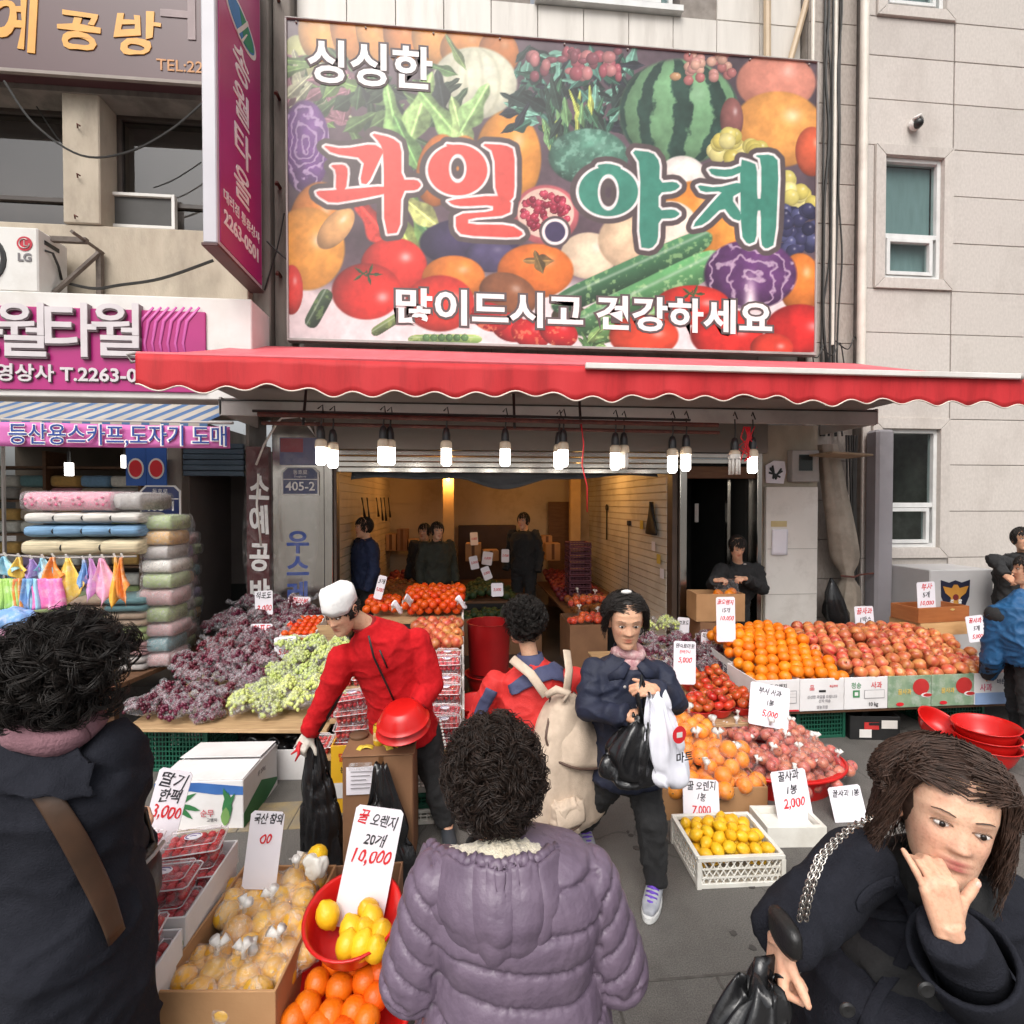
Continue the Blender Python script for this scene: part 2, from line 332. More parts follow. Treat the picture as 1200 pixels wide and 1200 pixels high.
m_spot = mat('trodden gum spot',srgb(72,68,65),srgb(60,57,54),0.9,30)
g = MB()
for k in range(46):
 x,y = random.uniform(-0.8,2.6),random.uniform(1.2,3.1); r = random.uniform(0.008,0.028)
 g.prism([(x + r * random.uniform(.6,1.1) * math.cos(a),y + r * random.uniform(.6,1.1) * math.sin(a)) for a in [k2 * PI / 5 for k2 in range(10)]],-0.01,0.004)
tag(g.build('pavement_spots',m_spot),'dark trodden spots on the pavement',kind='stuff')

# ---------------------------------------------------------------- a window: frame, panes, sill
m_pane = glass('window pane',(0.8,0.86,0.86),0.3)
m_skyrefl = mat('grey green blind',srgb(150,164,162),srgb(138,152,150),0.7,3,stretch=(6,1,1))
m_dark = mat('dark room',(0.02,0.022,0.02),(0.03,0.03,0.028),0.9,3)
def window(parent,x0,x1,z0,z1,Y,split=0.36,side=0.06,reflected_sky=True,trim=None):
 fr = MB(); t = 0.05
 fr.bx(x0,x0 + t,Y,Y + .09,z0,z1).bx(x1 - t,x1,Y,Y + .09,z0,z1).bx(x0 + t,x1 - t,Y,Y + .09,z0,z0 + t).bx(x0 + t,x1 - t,Y,Y + .09,z1 - t,z1)
 zt = z0 + (z1 - z0) * split
 fr.bx(x0 + t,x1 - t,Y + .004,Y + .08,zt - .03,zt + .03)
 f = fr.build('window_frame',M('alu'),parent,bevel=0.004)
 s = MB(); a0,a1,b0,b1 = x0 + t + .006,x1 - t - side,z0 + t + .006,zt - .036
 s.bx(a0,a0 + .045,Y - .015,Y + .06,b0,b1).bx(a1 - .045,a1,Y - .015,Y + .06,b0,b1).bx(a0 + .045,a1 - .045,Y - .015,Y + .06,b0,b0 + .045).bx(a0 + .045,a1 - .045,Y - .015,Y + .06,b1 - .045,b1)
 s.build('sash',M('alu'),f,bevel=0.003)
 B('pane',m_pane,f,x0 + t,x1 - t,Y + .05,Y + .055,zt + .03,z1 - t); B('pane',m_pane,f,a0 + .045,a1 - .045,Y + .03,Y + .035,b0 + .045,b1 - .045)
 if reflected_sky: B('reflected_sky',m_skyrefl,f,x0 + t,x1 - t,Y + .11,Y + .115,z0 + t,z1 - t)  # sheet behind the panes, the sky's reflection put into its colour
 return f
# ---------------------------------------------------------------- stone building on the right
stone = thing('stone_building','pale granite clad building with white windows on the right','building',(6.5,6,0))
stone_l = Matrix.Translation((-6.5,-6,0))
class Sub:      # build parts of a thing in world numbers
 pass
def under(root):
 e = root; return e
stone.location = (0,0,0)
rows = [-0.3,.13,.72,1.31,1.90,2.49,3.07,3.61,4.14,4.686,5.289,5.88,6.457,7.023,7.555,8.03,8.6,9.2,9.8]
B('wall_core',M('joint'),stone,4.97,5.21,6.03,9,-0.3,9.8); B('wall_core',M('joint'),stone,6.03,9.0,6.03,9,-0.3,9.8)
for z0,z1 in ((-0.3,1.45),(2.92,4.86),(6.3,8.15),(9.6,9.8)): B('wall_core',M('joint'),stone,5.21,6.03,6.03,9,z0,z1)
win = [(1.31,3.07),(4.686,6.457),(8.03,9.8)]
cols = [(4.95,6.13),(6.14,7.55),(7.555,9.0)]
def panel(x0,x1,z0,z1,Y=6.0,mt=None,parent=None,name='stone_panel'):
 g = .004; d = random.uniform(0,.003)
 return MB().bx(x0 + g,x1 - g,Y - d,Y + .03,z0 + g,z1 - g).build(name,mt or M('stone'),parent,bevel=.004)
for ci,(x0,x1) in enumerate(cols):
 for z0,z1 in zip(rows[:-1],rows[1:]):
  if ci == 0 and any(a - .01 <= z0 and z1 <= b + .01 for a,b in win): continue
  panel(x0,x1,z0,z1,parent=stone)
for wi,(a,b) in enumerate(win):
 X0,X1 = 5.07,6.12; t = .13
 for nm,poly in (('left',[(X0,a),(X0 + t,a + t),(X0 + t,b - t),(X0,b)]),('right',[(X1,a),(X1,b),(X1 - t,b - t),(X1 - t,a + t)]),('top',[(X0,b),(X0 + t,b - t),(X1 - t,b - t),(X1,b)]),('bottom',[(X0,a),(X1,a),(X1 - t,a + t),(X0 + t,a + t)])):
  c = Vector((sum(p[0] for p in poly) / 4,sum(p[1] for p in poly) / 4,0))
  poly = [(p[0] + (c.x - p[0]) * .004,p[1] + (c.y - p[1]) * .004) for p in poly]
  MB().prism([(x,z) for x,z in poly],-0.05,0.035,Matrix.Translation((0,6,0)) @ Matrix.Rotation(PI / 2,4,'X')).build('window_surround',M('stone'),stone,bevel=.003)
 panel(4.95,X0 - .002,a,b,parent=stone)
 window(stone,X0 + t,X1 - t,a + t,b - t,6.02,reflected_sky=(wi != 0))
# the lit office behind the lower window
rm = MB().bx(4.99,5.2,6.06,9,1.2,3.2); 
office = mat('dim green office',srgb(52,66,62),srgb(40,52,50),0.8,2)
MB().bx(5.0,6.2,8.0,8.05,1.3,3.2).bx(5.0,6.2,6.12,8,3.1,3.15).bx(5.0,6.2,6.12,8,1.3,1.35).bx(4.98,5.03,6.12,8,1.3,3.2).bx(6.2,6.25,6.12,8,1.3,3.2).build('office_room',office,stone)
for x,y in ((5.2,7.4),(5.75,7.2),(5.25,6.8)): B('tube_light',emit('office tube',(0.9,1,0.95),5),stone,x,x + .5,y,y + .08,3.02,3.05)
def solid(root,nm='pillar'): pass
pl = MB().bx(4.97,5.2,5.78,5.98,0,2.9).build('corner_pillar',mat('grey pillar paint',srgb(146,142,146),srgb(132,128,132),0.6,2,0.04,c3=srgb(100,96,98),dscale=2,damt=.4),None,bevel=.03)
tag(pl,'grey painted corner pillar beside the lower stone framed window','pillar')

# ---------------------------------------------------------------- market building in the middle
mk = thing('market_building','pale tiled market building behind the fruit banner','building')
B('wall',M('joint'),mk,-1.98,4.3,6.33,6.6,3.3,8.1); B('wall',M('joint'),mk,4.3,4.94,6.2,6.6,-0.3,9.8); B('wall',M('joint'),mk,-1.98,.8,6.33,6.6,8.1,9.8); B('wall',M('joint'),mk,2.7,4.3,6.33,6.6,8.1,9.8)
for k in range(11):
 x0 = -1.96 + k * .57
 for z0,z1 in ((3.4,5.0),(5.0,6.6),(6.6,8.1),(8.1,9.8)):
  if z0 == 8.1 and .8 < x0 + .5 and x0 < 2.7: continue
  panel(x0,min(x0 + .57,4.29),z0,z1,6.3,M('tile'),mk,'facade_panel')
for k,(z0,z1) in enumerate(zip([i * .5 for i in range(0,20)],[i * .5 for i in range(1,21)])): panel(4.3,4.94,z0 + .04,z1 + .04,6.15,M('stoneb'),mk)
window(mk,.95,1.75,8.2,9.8,6.32,.02); window(mk,1.8,2.6,8.2,9.8,6.32,.02)
B('window_sill',M('alu'),mk,.85,2.7,6.22,6.33,8.1,8.17)
for x0,x1 in ((-2.37,-2.18),(-2.17,-1.98)): B('concrete_pier',M('concd'),mk,x0,x1,6.02 if x0 < -2.2 else 6.12,6.6,3.0,9.8,.01)
for z in (4.6,5.6,6.6,7.7):
 MB().tube([(-2.1,6.13,z),(-2.1,6.02,z),(-2.1,6.0,z - .03)],.02,8).build('anchor_bolt',M('rust'),mk)
# tan downpipes and electric runs over the banner
for i,(p,q,r,lb) in enumerate(((W(899,0,6.2),W(899,66,6.2),.045,'tan box pipe dropping straight behind the banner top'),(W(946,0,6.2),W(927,68,6.2),.04,'slanting tan pipe behind the banner top right corner'))):
 d = q - p; p2 = p - d * .6
 o = MB().tube([p2,q + d * .3],r,8).build('downpipe',mat('tan pipe',srgb(190,168,140),srgb(176,154,126),.5,5),None,'auto'); tag(o,lb,'pipe')
# gas pipe, conduit and the cable bundle on the strip between the buildings
m_pipe = mat('cream pipe',srgb(226,218,206),srgb(210,202,190),.45,4,c3=srgb(150,140,128),dscale=3,damt=.4)
o = MB().tube([(4.88,5.95,2.95),(4.88,5.95,9.6)],.05,12).build('gas_pipe',m_pipe,None,'auto'); tag(o,'thick cream gas pipe rising along the granite corner','pipe')
o = MB().tube([(4.3,6.08,3.9),(4.3,6.08,9.6)],.022,8).build('conduit',m_pipe,None,'auto'); tag(o,'slim cream conduit running up beside the banner edge','pipe')
def cable(name,pts,r,label,n=5,mt=None):
 P = [Vector(p) for p in pts]; out = []
 for i in range(len(P) - 1):          # catmull-rom
  p0,p1,p2,p3 = P[max(i - 1,0)],P[i],P[i + 1],P[min(i + 2,len(P) - 1)]
  for k in range(6):
   t = k / 6; out.append(.5 * ((2 * p1) + (-p0 + p2) * t + (2 * p0 - 5 * p1 + 4 * p2 - p3) * t * t + (-p0 + 3 * p1 - 3 * p2 + p3) * t ** 3))
 out.append(P[-1])
 o = MB().tube(out,r,n).build(name,mt or M('cable'),None,'auto'); return tag(o,label,'cable')
for k,(x,r,lb) in enumerate(((4.47,.013,'leftmost thin black cable on the strip between the buildings'),(4.50,.017,'black cable second from the left in the vertical bundle'),(4.535,.012,'slack thin black cable in the middle of the bundle'),(4.565,.014,'twisted dark cable right of the slack one'),(4.66,.018,'thick dark cable beside the pale conduit'),(4.69,.011,'rightmost thin dark cable of the vertical bundle'))):
 cable('wall_cable',[(x + random.uniform(-.03,.03) * (k % 3),6.1 - .02 * (k % 2),9.6 - i * .75) for i in range(10)],r,lb)
o = MB().tube([(4.62,6.11,4.0),(4.62,6.11,9.6)],.026,8).build('conduit',m_pipe,None,'auto'); tag(o,'pale conduit running up through the black cable bundle','pipe')
for k in range(4):
 a = W(925 + 18 * k,405 + random.uniform(-6,6),6.05); cable('loose_cable',[a,a + Vector((.12,-.06,-.12)),a + Vector((.25,-.02,.05)),a + Vector((.33,0,-.25))],.008,['tangled cable tail just under the banner corner','second tangled cable tail under the banner corner','cable loop over the awning beside the banner corner','cable loop nearest the cream gas pipe'][k])
# camera dome on the stone wall
cd = thing('security_camera','small dark security camera on the granite wall above the window','camera',W(1071,147,5.97))
MB().lathe([(0.001,.0),(.075,.0),(.075,.03),(.06,.05),(.001,.05)],16).build('mount',M('white'),cd,'auto',rot=(PI / 2,0,0))
MB().ell((0,-.06,-.02),(.055,.06,.055),14,10).build('dome',M('black'),cd,True); MB().tube([(-.06,-.05,.035),(0,-.09,.06),(.06,-.05,.035)],.02,8).build('hood',M('white'),cd,True)

# ---------------------------------------------------------------- shop front on the ground floor
sf = thing('fruit_shop','open fruit shop front with stainless posts and lit room behind','shop')
st = M('steel')
B('pillar_cladding',st,sf,-2.12,-1.56,5.86,6.4,0,2.95,.008)
B('post',st,sf,-1.55,-1.46,5.8,5.95,0,2.6,.006); B('post',mat('brown post',srgb(84,68,58),srgb(70,56,48),.5,5),sf,-1.455,-1.42,5.82,5.95,0,2.6,.004)
B('post',st,sf,2.50,2.585,5.78,5.95,0,2.6,.006); B('post',mat('brown post',(.1,.1,.1)),sf,2.43,2.495,5.84,6.0,0,2.6,.004)
B('post',st,sf,3.46,3.52,5.8,6.0,0,2.6,.006)
B('header',mat('grey header sheet',srgb(150,142,134),srgb(132,124,116),.35,2,.05,8,metal=.6,stretch=(.3,1,1)),sf,-1.55,3.6,5.82,6.0,2.6,2.95,.005)
for k,z in enumerate((2.585,2.52,2.46,2.4)): B('shutter_rail',st,sf,-1.46,3.46 if k < 2 else 2.5,5.80 + .02 * k,5.9 + .02 * k,z - .05,z + .006,.006)
B('lintel',M('darkwood'),sf,2.585,3.46,5.85,5.95,2.3,2.44,.004)
# room
m_in = mat('cream wallboard',srgb(196,176,148),srgb(182,162,134),.6,2,.05,c3=srgb(130,110,86),dscale=2,damt=.4)
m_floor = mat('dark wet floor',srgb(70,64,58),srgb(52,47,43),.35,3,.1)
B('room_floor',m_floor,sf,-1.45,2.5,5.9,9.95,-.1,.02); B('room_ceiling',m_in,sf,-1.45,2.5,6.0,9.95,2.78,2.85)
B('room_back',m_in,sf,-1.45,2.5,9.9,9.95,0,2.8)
for i,z in enumerate(np.arange(.5,2.7,.5)): B('wall_batten',m_in,sf,-1.4,1.5,9.88,9.898,z,z + .02)
slw = MB().bx(-1.5,-1.44,5.96,9.95,0,2.8).build('slat_wall',m_in,sf); m_sw = mat('daylit slat board',srgb(222,214,200),srgb(206,198,184),.6,2,.05,c3=srgb(150,136,116),dscale=2,damt=.4); srw = MB().bx(2.44,2.5,6.0,9.95,0,2.8).build('slat_wall',m_in,sf)  # right slats are a paler copy, daylight painted into their colour
for k in range(27):
 z = .15 + k * .095
 MB().bx(-1.44,-1.425,5.97,9.9,z,z + .082).build('slat',m_in,slw); MB().bx(2.425,2.44,6.01,9.9,z,z + .082).build('slat',m_sw,srw)
B('room_post',mat('tan post',srgb(196,160,110),srgb(180,146,98)),sf,W(519,560,8.8).x,W(532,560,8.8).x,8.75,8.9,0,2.78,.005)
B('room_post',mat('tan post',(.1,.1,.1)),sf,W(668,560,9.0).x,W(680,560,9.0).x,8.95,9.1,0,2.78,.005)
B('back_door',M('darkwood'),sf,W(643,588,9.7).x,W(668,588,9.7).x,9.7,9.75,0,W(650,588,9.7).z,.004)
B('dark_counter',mat('dark cabinet',srgb(66,44,32),srgb(54,36,26),.6),sf,W(537,616,9.5).x,W(605,616,9.5).x,9.5,9.8,0,W(560,616,9.5).z,.006)
# grey rolled cloth under the lintel
def sag(u,v):
 x = -1.3 + u * 3.6; s = .045 * math.sin(u * 9) + .03 * math.sin(u * 23); dz = -.17 - .05 * (u < .42) * 0 - (.07 if .36 < u < .62 else 0) * math.sin((u - .36) / .26 * PI)
 return (x,5.98 + .05 * math.sin(v * PI) + .02 * math.sin(u * 31),2.44 + v * (dz + s * .5) * (1 - .6 * max(0,u - .5)))
o = MB().grid(sag,60,5).build('rolled_cloth',mat('grey tarpaulin',srgb(84,88,92),srgb(68,72,76),.7,8,.2),None,True); tag(o,'grey rolled tarpaulin slung under the shop lintel','tarpaulin')
o.modifiers.new('s','SOLIDIFY').thickness = .01
# dark side doorway
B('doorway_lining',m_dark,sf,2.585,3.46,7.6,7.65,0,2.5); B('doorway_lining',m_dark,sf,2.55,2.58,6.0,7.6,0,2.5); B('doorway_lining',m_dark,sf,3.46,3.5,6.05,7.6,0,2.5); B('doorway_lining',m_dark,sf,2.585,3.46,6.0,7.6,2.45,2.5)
B('doorway_frame',st,sf,3.3,3.34,6.2,6.26,0,2.4); B('doorway_sign',M('white'),sf,3.06,3.11,6.6,6.62,1.75,2.0)
# white patched panel right of the doorway with its meter box
B('side_wall',M('conc'),sf,3.52,4.3,5.92,6.2,0,2.95)
pn = MB().bx(3.6,4.26,5.85,5.9,0,2.2).build('white_panel',mat('scuffed white board',srgb(226,221,214),srgb(212,206,198),.5,2,.03,c3=srgb(150,140,128),dscale=5,damt=.3),None,bevel=.004); tag(pn,'scuffed white panel fixed on the wall beside the dark doorway','board')
for z in (.9,1.45): B('seam',mat('board seam',srgb(170,164,156)),pn,3.62,4.25,5.846,5.852,z,z + .006)
o = MB().grid(lambda u,v: (3.66 + .2 * u + .01 * v,5.835 - .015 * (1 - v) ** 2 * math.sin(u * 3),1.38 + .31 * v),6,8).build('paper_sheet',M('paper'),None,True); tag(o,'blank white paper sheet taped on the scuffed white board','paper'); o.modifiers.new('s','SOLIDIFY').thickness = .002
B('tape_strip',mat('old tape',srgb(206,188,140),srgb(196,176,126)),pn,3.66,3.86,5.844,5.85,1.72,1.79)
mb = thing('meter_box','grey electricity meter box with dark window above the white board','meter box',(4.07,5.86,2.45))
B('box_body',M('galv'),mb,-.17,.17,-.05,.05,-.19,.19,.006); B('meter_window',m_pane,mb,-.09,.09,-.056,-.05,-.06,.14); B('meter_dial',M('black'),mb,-.085,.085,-.052,-.0505,-.055,.135)
o = MB().prism([(-.12,-.13),(.1,-.14),(.13,0),(.11,.13),(-.02,.14),(-.13,.08)],0,.015,Matrix.Translation((3.74,5.9,2.38)) @ Matrix.Rotation(PI / 2,4,'X')).build('torn_poster',M('paper'),None); tag(o,'torn white poster scrap with black paint beside the meter box','poster')
for k in range(6):
 a = random.uniform(0,6); MB().tube([(3.74 + .09 * math.cos(a),5.882,2.38 + .09 * math.sin(a)),(3.74 + .03 * math.cos(a + 1),5.88,2.38 + .03 * math.sin(a + 1)),(3.74 + .08 * math.cos(a + 2.2),5.882,2.38 + .08 * math.sin(a + 2.2))],.012,6).build('paint_stroke',M('black'),o)
# folded canvas tied up on the strip
m_canvas = mat('dirty canvas',srgb(170,158,144),srgb(150,138,124),.85,5,.3,30,c3=srgb(96,86,76),dscale=3,damt=.5)
rings = []
for i in range(26):
 t = i / 25; z = 2.72 - t * 2.3; x = 4.42 + .28 * min(1,t * 1.35) - .1 * max(0,t - .74) * 2; w = .10 + .05 * math.sin(t * 3.0) - .085 * math.exp(-((t - .70) / .06) ** 2) + .07 * max(0,t - .74)
 rings.append([Vector((x + w * math.cos(2 * PI * j / 20) * (1 + .35 * math.sin(j * 2.3 + i * .1)),5.9 + w * .6 * math.sin(2 * PI * j / 20) * (1 + .3 * math.sin(j * 3.1)),z)) for j in range(20)])
o = MB().loft(rings).build('tied_canvas',m_canvas,None,True); tag(o,'dirty beige canvas tied and hanging from the canopy corner','canvas')
MB().tube([(4.55,5.83,1.12),(4.68,5.78,1.11),(4.8,5.83,1.13),(4.95,5.8,1.15)],.012,6).build('tie_cord',M('rust'),o)
o = MB().box((4.22,5.62,2.79),(.5,.4,.022),0).build('wooden_flap',mat('weathered plank',srgb(176,156,130),srgb(150,130,106),.8,8,.2,stretch=(1,6,6)),None,bevel=.004); o.rotation_euler = (0,R_(3),0); tag(o,'weathered board propped under the canopy above the meter box','board')
for k in range(5):
 cable('hanging_cable',[(4.72 + .035 * k,5.98,2.85),(4.74 + .03 * k + .02 * math.sin(k),5.97,2.0),(4.76 + .03 * k,5.98,1.2),(4.75 + .035 * k,5.97,.35)],.012 + .003 * (k % 2),['black cable hanging nearest the tied canvas','second hanging cable from the tied canvas','middle hanging cable between canvas and grey pillar','hanging cable next to the last by the grey pillar','black hanging cable touching the grey pillar'][k])
cable('hanging_cable',[W(1040,640,5.9),W(1037,680,5.9),W(1033,720,5.9),W(1036,790,5.9)],.008,'thin dark wire dangling below the lower stone framed window')
bagf = film('grey plastic film',(.25,.25,.27),.35)
rings = [[Vector((4.5 + .13 * w * math.cos(2 * PI * j / 14) * (1 + .25 * math.sin(3 * j + i)) - .1 * i / 7,5.8 + .08 * w * math.sin(2 * PI * j / 14),.5 + .6 * i / 7)) for j in range(14)] for i,w in enumerate((.7,1,1.1,1,.9,.7,.4,.12))]
o = MB().loft(rings).build('plastic_bag',M('trash'),None,True); tag(o,'crumpled dark plastic bag hung beside the tied canvas','bag')

# ---------------------------------------------------------------- canopy over the shop
m_red = mat('red awning cloth',srgb(196,38,44),srgb(182,28,34),.7,3,.12,60,c3=srgb(140,22,26),dscale=3,damt=.6,stretch=(2.5,1,.35))
m_redtop = mat('sky glare red awning cloth',srgb(222,104,112),srgb(212,88,98),.65,2,.1,30,c3=srgb(170,84,86),dscale=2.5,damt=.6,stretch=(2,.5,1))  # paler copy of the awning red, sky glare painted into the colour
cp = thing('canopy','grey sheet metal canopy under the red awning','canopy')
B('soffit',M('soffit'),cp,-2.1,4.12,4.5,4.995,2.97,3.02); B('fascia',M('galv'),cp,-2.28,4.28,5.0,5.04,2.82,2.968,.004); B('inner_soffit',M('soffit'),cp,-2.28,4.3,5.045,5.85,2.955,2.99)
B('seam',M('cable'),cp,-2.28,4.28,4.99,4.998,2.955,2.966)
MB().prism([(4.3,5.0),(4.3,5.85),(4.28,5.85),(4.28,5.0)],2.83,2.99).build('end_plate',M('galv'),cp)
MB().prism([(-2.28,5.0),(-2.26,5.0),(-2.26,5.85),(-2.28,5.85)],2.83,2.99).build('end_plate',M('galv'),cp)
aw = thing('red_awning','long red awning with scalloped valance over the fruit shop','awning')
Y0,Z0,Y1,Z1 = 3.95,3.085,5.8,3.70
AX0,AX1 = -2.36,4.95
def awtop(u,v):
 y = Y0 + (Y1 - Y0) * v; s = math.sin(v * PI) * (.02 + .012 * math.sin(u * 40))
 x1 = AX1 + (4.66 - AX1) * v
 return (AX0 + (x1 - AX0) * u,y,Z0 + (Z1 - Z0) * v - s - .02 * (u - .5) * v)
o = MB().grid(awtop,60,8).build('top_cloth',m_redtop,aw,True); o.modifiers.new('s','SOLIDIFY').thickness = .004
NS = 24
def val(u,v):
 x = AX0 + (AX1 - AX0) * u; d = .215 + .045 * (.5 - .5 * math.cos(u * NS * 2 * PI))
 return (x,Y0 - .02 - .012 * math.sin(u * 61) * v - .006 * math.sin(u * 150) * v,Z0 - .01 - d * v * (1 + .10 * math.sin(u * 37) * math.sin(u * 11)) - .012 * math.sin(u * 5) ** 2)
o = MB().grid(val,NS * 12,5).build('valance',m_red,aw,True); o.modifiers.new('s','SOLIDIFY').thickness = .004
MB().tube([Vector(val(i / (NS * 12),1.0)) + Vector((0,-.004,0)) for i in range(NS * 12 + 1)],.006,5).build('valance_trim',mat('cream trim',srgb(232,220,208)),aw,True)
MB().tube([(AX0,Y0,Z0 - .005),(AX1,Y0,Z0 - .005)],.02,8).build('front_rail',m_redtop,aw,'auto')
B('white_rail',M('white'),aw,W(686,440,Y0 - .05).x,4.62,Y0 - .065,Y0 - .03,Z0 - .045,Z0 + .0,.005); MB().ell((4.64,Y0 - .05,Z0 - .02),(.03,.02,.03)).build('rail_cap',M('galv'),aw,True)
MB().tube([(AX0,Y0,Z0),(AX0 - .05,Y0 - .03,Z0 - .02),(AX0 - .03,Y0 - .02,Z0 - .07),(AX0 + .02,Y0,Z0 - .05)],.012,6).build('rail_hook',M('galv'),aw,True)
for x in (-1.75,1.1,4.2):
 MB().tube([(x,4.0,3.06),(x + .12,4.6,3.05),(x,5.2,3.2)],.02,6).build('folding_arm',M('galv'),aw,'auto')
# the two rusty pipes that carry the lamps
lp = thing('lamp_pipe','pair of rusty horizontal pipes hung under the canopy carrying lamps','pipe rack')
PY,PZ = 4.4,2.735
pr = MB().tube([(-1.7,PY,PZ),(2.25,PY,PZ - .035)],.02,8).build('pipe',M('rust'),lp,'auto'); MB().tube([(-1.7,PY + .08,PZ - .06),(2.3,PY + .08,PZ - .09)],.016,8).build('pipe',M('rust'),lp,'auto')
MB().tube([(-1.75,PY + .02,PZ + .03),(2.0,PY + .02,PZ + .01)],.012,6).build('pipe',M('cable'),lp,'auto')
for px in (355,603,681): 
 a = W(px,490,PY + .03); MB().tube([(a.x,PY + .03,PZ - .08),(a.x,PY + .12,2.975)],.012,6).build('hanger_rod',M('cable'),lp,'auto')
MB().tube([W(681,497,PY - .02),W(684,520,PY - .02),W(682,545,PY - .02),W(688,570,PY - .02),W(688,600,PY)],.006,5).build('red_cord',RED(),lp,True)
for k in range(9):
 a = W(872 + 14 * random.random(),500,PY - .03); MB().tube([a,a + Vector((.05 * random.uniform(-1,1),0,-.1)),a + Vector((.1 * random.uniform(-1,1),.02,-.18)),a + Vector((.08 * random.uniform(-1,1),0,-.26 - .1 * random.random()))],.006,5).build('red_ribbon',RED(),lp,True)
m_lit = emit('lit lamp tube',(1,.96,.9),9.0); m_unlit = mat('unlit lamp tube',srgb(210,206,200),srgb(196,192,186),.3)
m_ceram = mat('lamp collar',srgb(200,184,160),srgb(188,170,146),.4)
def lamp(px,ytop,lit,r=.044,spiral=False,dy=0,label='lit white tube lamp hanging on a short cord from the rusty pipe'):
 p = W(px,500,PY + dy); zt = W(px,ytop,PY + dy).z
 t = thing('hanging_lamp',label,'lamp',(p.x,PY + dy,zt),0,'lamps hung along the rusty pipe' if lit else None)
 MB().tube([(0,0,PZ - zt + .02),(.006,0,.06),(0,0,-.02)],.007,6).tube([(-.02,-.015,PZ - zt + .05),(.01,.02,PZ - zt + .09),(.02,-.01,PZ - zt + .02)],.006,5).build('cord',M('cable'),t,'auto')
 MB().lathe([(.012,.0),(.024,-.01),(.034,-.05),(.036,-.11),(.001,-.11)],14).build('socket',M('black'),t,'auto')
 MB().lathe([(.03,-.11),(.046,-.125),(.05,-.16),(.05,-.18),(.001,-.18)],14).build('collar',m_ceram,t,'auto')
 b = MB()
 if spiral:
  for k in range(8):
   a = k * PI / 4; b.tube([(.038 * math.cos(a),.038 * math.sin(a),-.16),(.042 * math.cos(a),.042 * math.sin(a),-.33)],.013,6)
  b.lathe([(.05,-.15),(.055,-.17),(.052,-.19)],12)
 else:
  for k in range(8):
   a = k * PI / 4; b.tube([(r * .68 * math.cos(a),r * .68 * math.sin(a),-.175),(r * .7 * math.cos(a),r * .7 * math.sin(a),-.305),(r * .4 * math.cos(a),r * .4 * math.sin(a),-.318)],r * .3,6)
 b.build('tube',m_lit if lit else m_unlit,t,True)
 return t
for i,(px,yt,lit) in enumerate([(376,499,1),(390,503,1),(449,499,1),(457,500,1),(523,501,1),(592,502,1),(655,506,1),(660,503,1),(721,507,1),(731,507,0),(788,511,1),(804,509,1),(861,513,0),(882,512,1)]):
 lb = 'lit white tube lamp hanging on a short cord from the rusty pipe'
 if px == 731: lb = 'unlit glass tube lamp hanging right beside a lit one'
 if px == 861: lb = 'unlit white spiral lamp hanging before the dark doorway'
 if px == 882: lb = 'lit lamp tangled with red ribbon at the right pipe end'
 lamp(px,yt,lit,spiral=(px == 861),dy=(.05 if px in (457,390,731,655) else 0),label=lb)
# warm bulb in the room
wb = thing('warm_bulb','small glowing warm bulb on the tan post inside the shop','lamp',W(525,561,8.7))
MB().ell((0,0,0),(.026,.026,.032),12,8).build('bulb',emit('warm bulb glow',(1,.6,.2),40),wb,True); MB().tube([(0,0,.04),(0,0,.12)],.02,8).build('socket',M('black'),wb,'auto')
def plight(name,loc,e,col,r=.08,parent=None):
 d = bpy.data.lights.new(name,'POINT'); d.energy = e; d.color = col; d.shadow_soft_size = r; o = bpy.data.objects.new(name,d); COL.objects.link(o); o.location = loc
 if parent: o.parent = parent
 return o
plight('warm_bulb_light',(0,-.08,-.02),17,(1,.50,.14),.06,wb)
wfill = thing('warm_bulb','added warm lamp lighting the room near the right slatted wall','lamp',(1.75,7.9,2.6))  # unseen lamp added to warm and brighten the room
MB().ell((0,0,0),(.04,.04,.05),12,8).build('bulb',emit('warm bulb glow',(1,.6,.2),40),wfill,True); MB().tube([(0,0,.04),(0,0,.18)],.02,8).build('socket',M('black'),wfill,'auto')
plight('warm_bulb_light',(0,-.08,-.03),13,(1,.52,.15),.06,wfill)
# ================================================================ LEFT BUILDING
lb = thing('left_building','weathered beige building with dark upper windows over the towel shop','building')
cn = M('conc')
B('wall',cn,lb,-8,-2.375,5.9,6.5,3.0,4.97,.01); B('wall',cn,lb,-8,-2.375,6.0,6.5,6.4,9.8)
B('wall_pier',cn,lb,-4.24,-3.87,5.88,6.4,4.975,6.395,.012); B('wall_pier',cn,lb,-2.7,-2.375,5.9,6.4,4.975,6.395,.01); B('wall_pier',cn,lb,-8,-6.6,5.9,6.4,4.975,6.395)
B('window_soffit',M('concd'),lb,-8,-2.375,5.86,6.4,6.33,6.4)
m_bronze = mat('bronze window frame',srgb(70,60,54),srgb(56,48,44),.45,6); m_dpane = glass('dusk pane',(.62,.62,.62),.45)
for x0,x1,zz in ((-6.6,-4.245,5.33),(-3.865,-2.705,5.33)):
 w = MB().bx(x0,x1,6.15,6.22,4.98,5.03).bx(x0,x1,6.15,6.22,6.28,6.33).bx(x0,x0 + .05,6.15,6.22,5.03,6.28).bx(x1 - .05,x1,6.15,6.22,5.03,6.28).bx(x0 + .05,x1 - .05,6.145,6.22,zz,zz + .05).build('window_frame',m_bronze,lb,bevel=.004)
 B('pane',m_dpane,w,x0 + .05,x1 - .05,6.18,6.185,zz + .05,6.28); B('pane',m_dpane,w,x0 + .05,x1 - .05,6.18,6.185,5.03,zz)
 B('dark_blind',mat('brown room',srgb(200,188,180),srgb(180,169,161),.9,2),w,x0,x1,6.36,6.39,4.98,6.33)
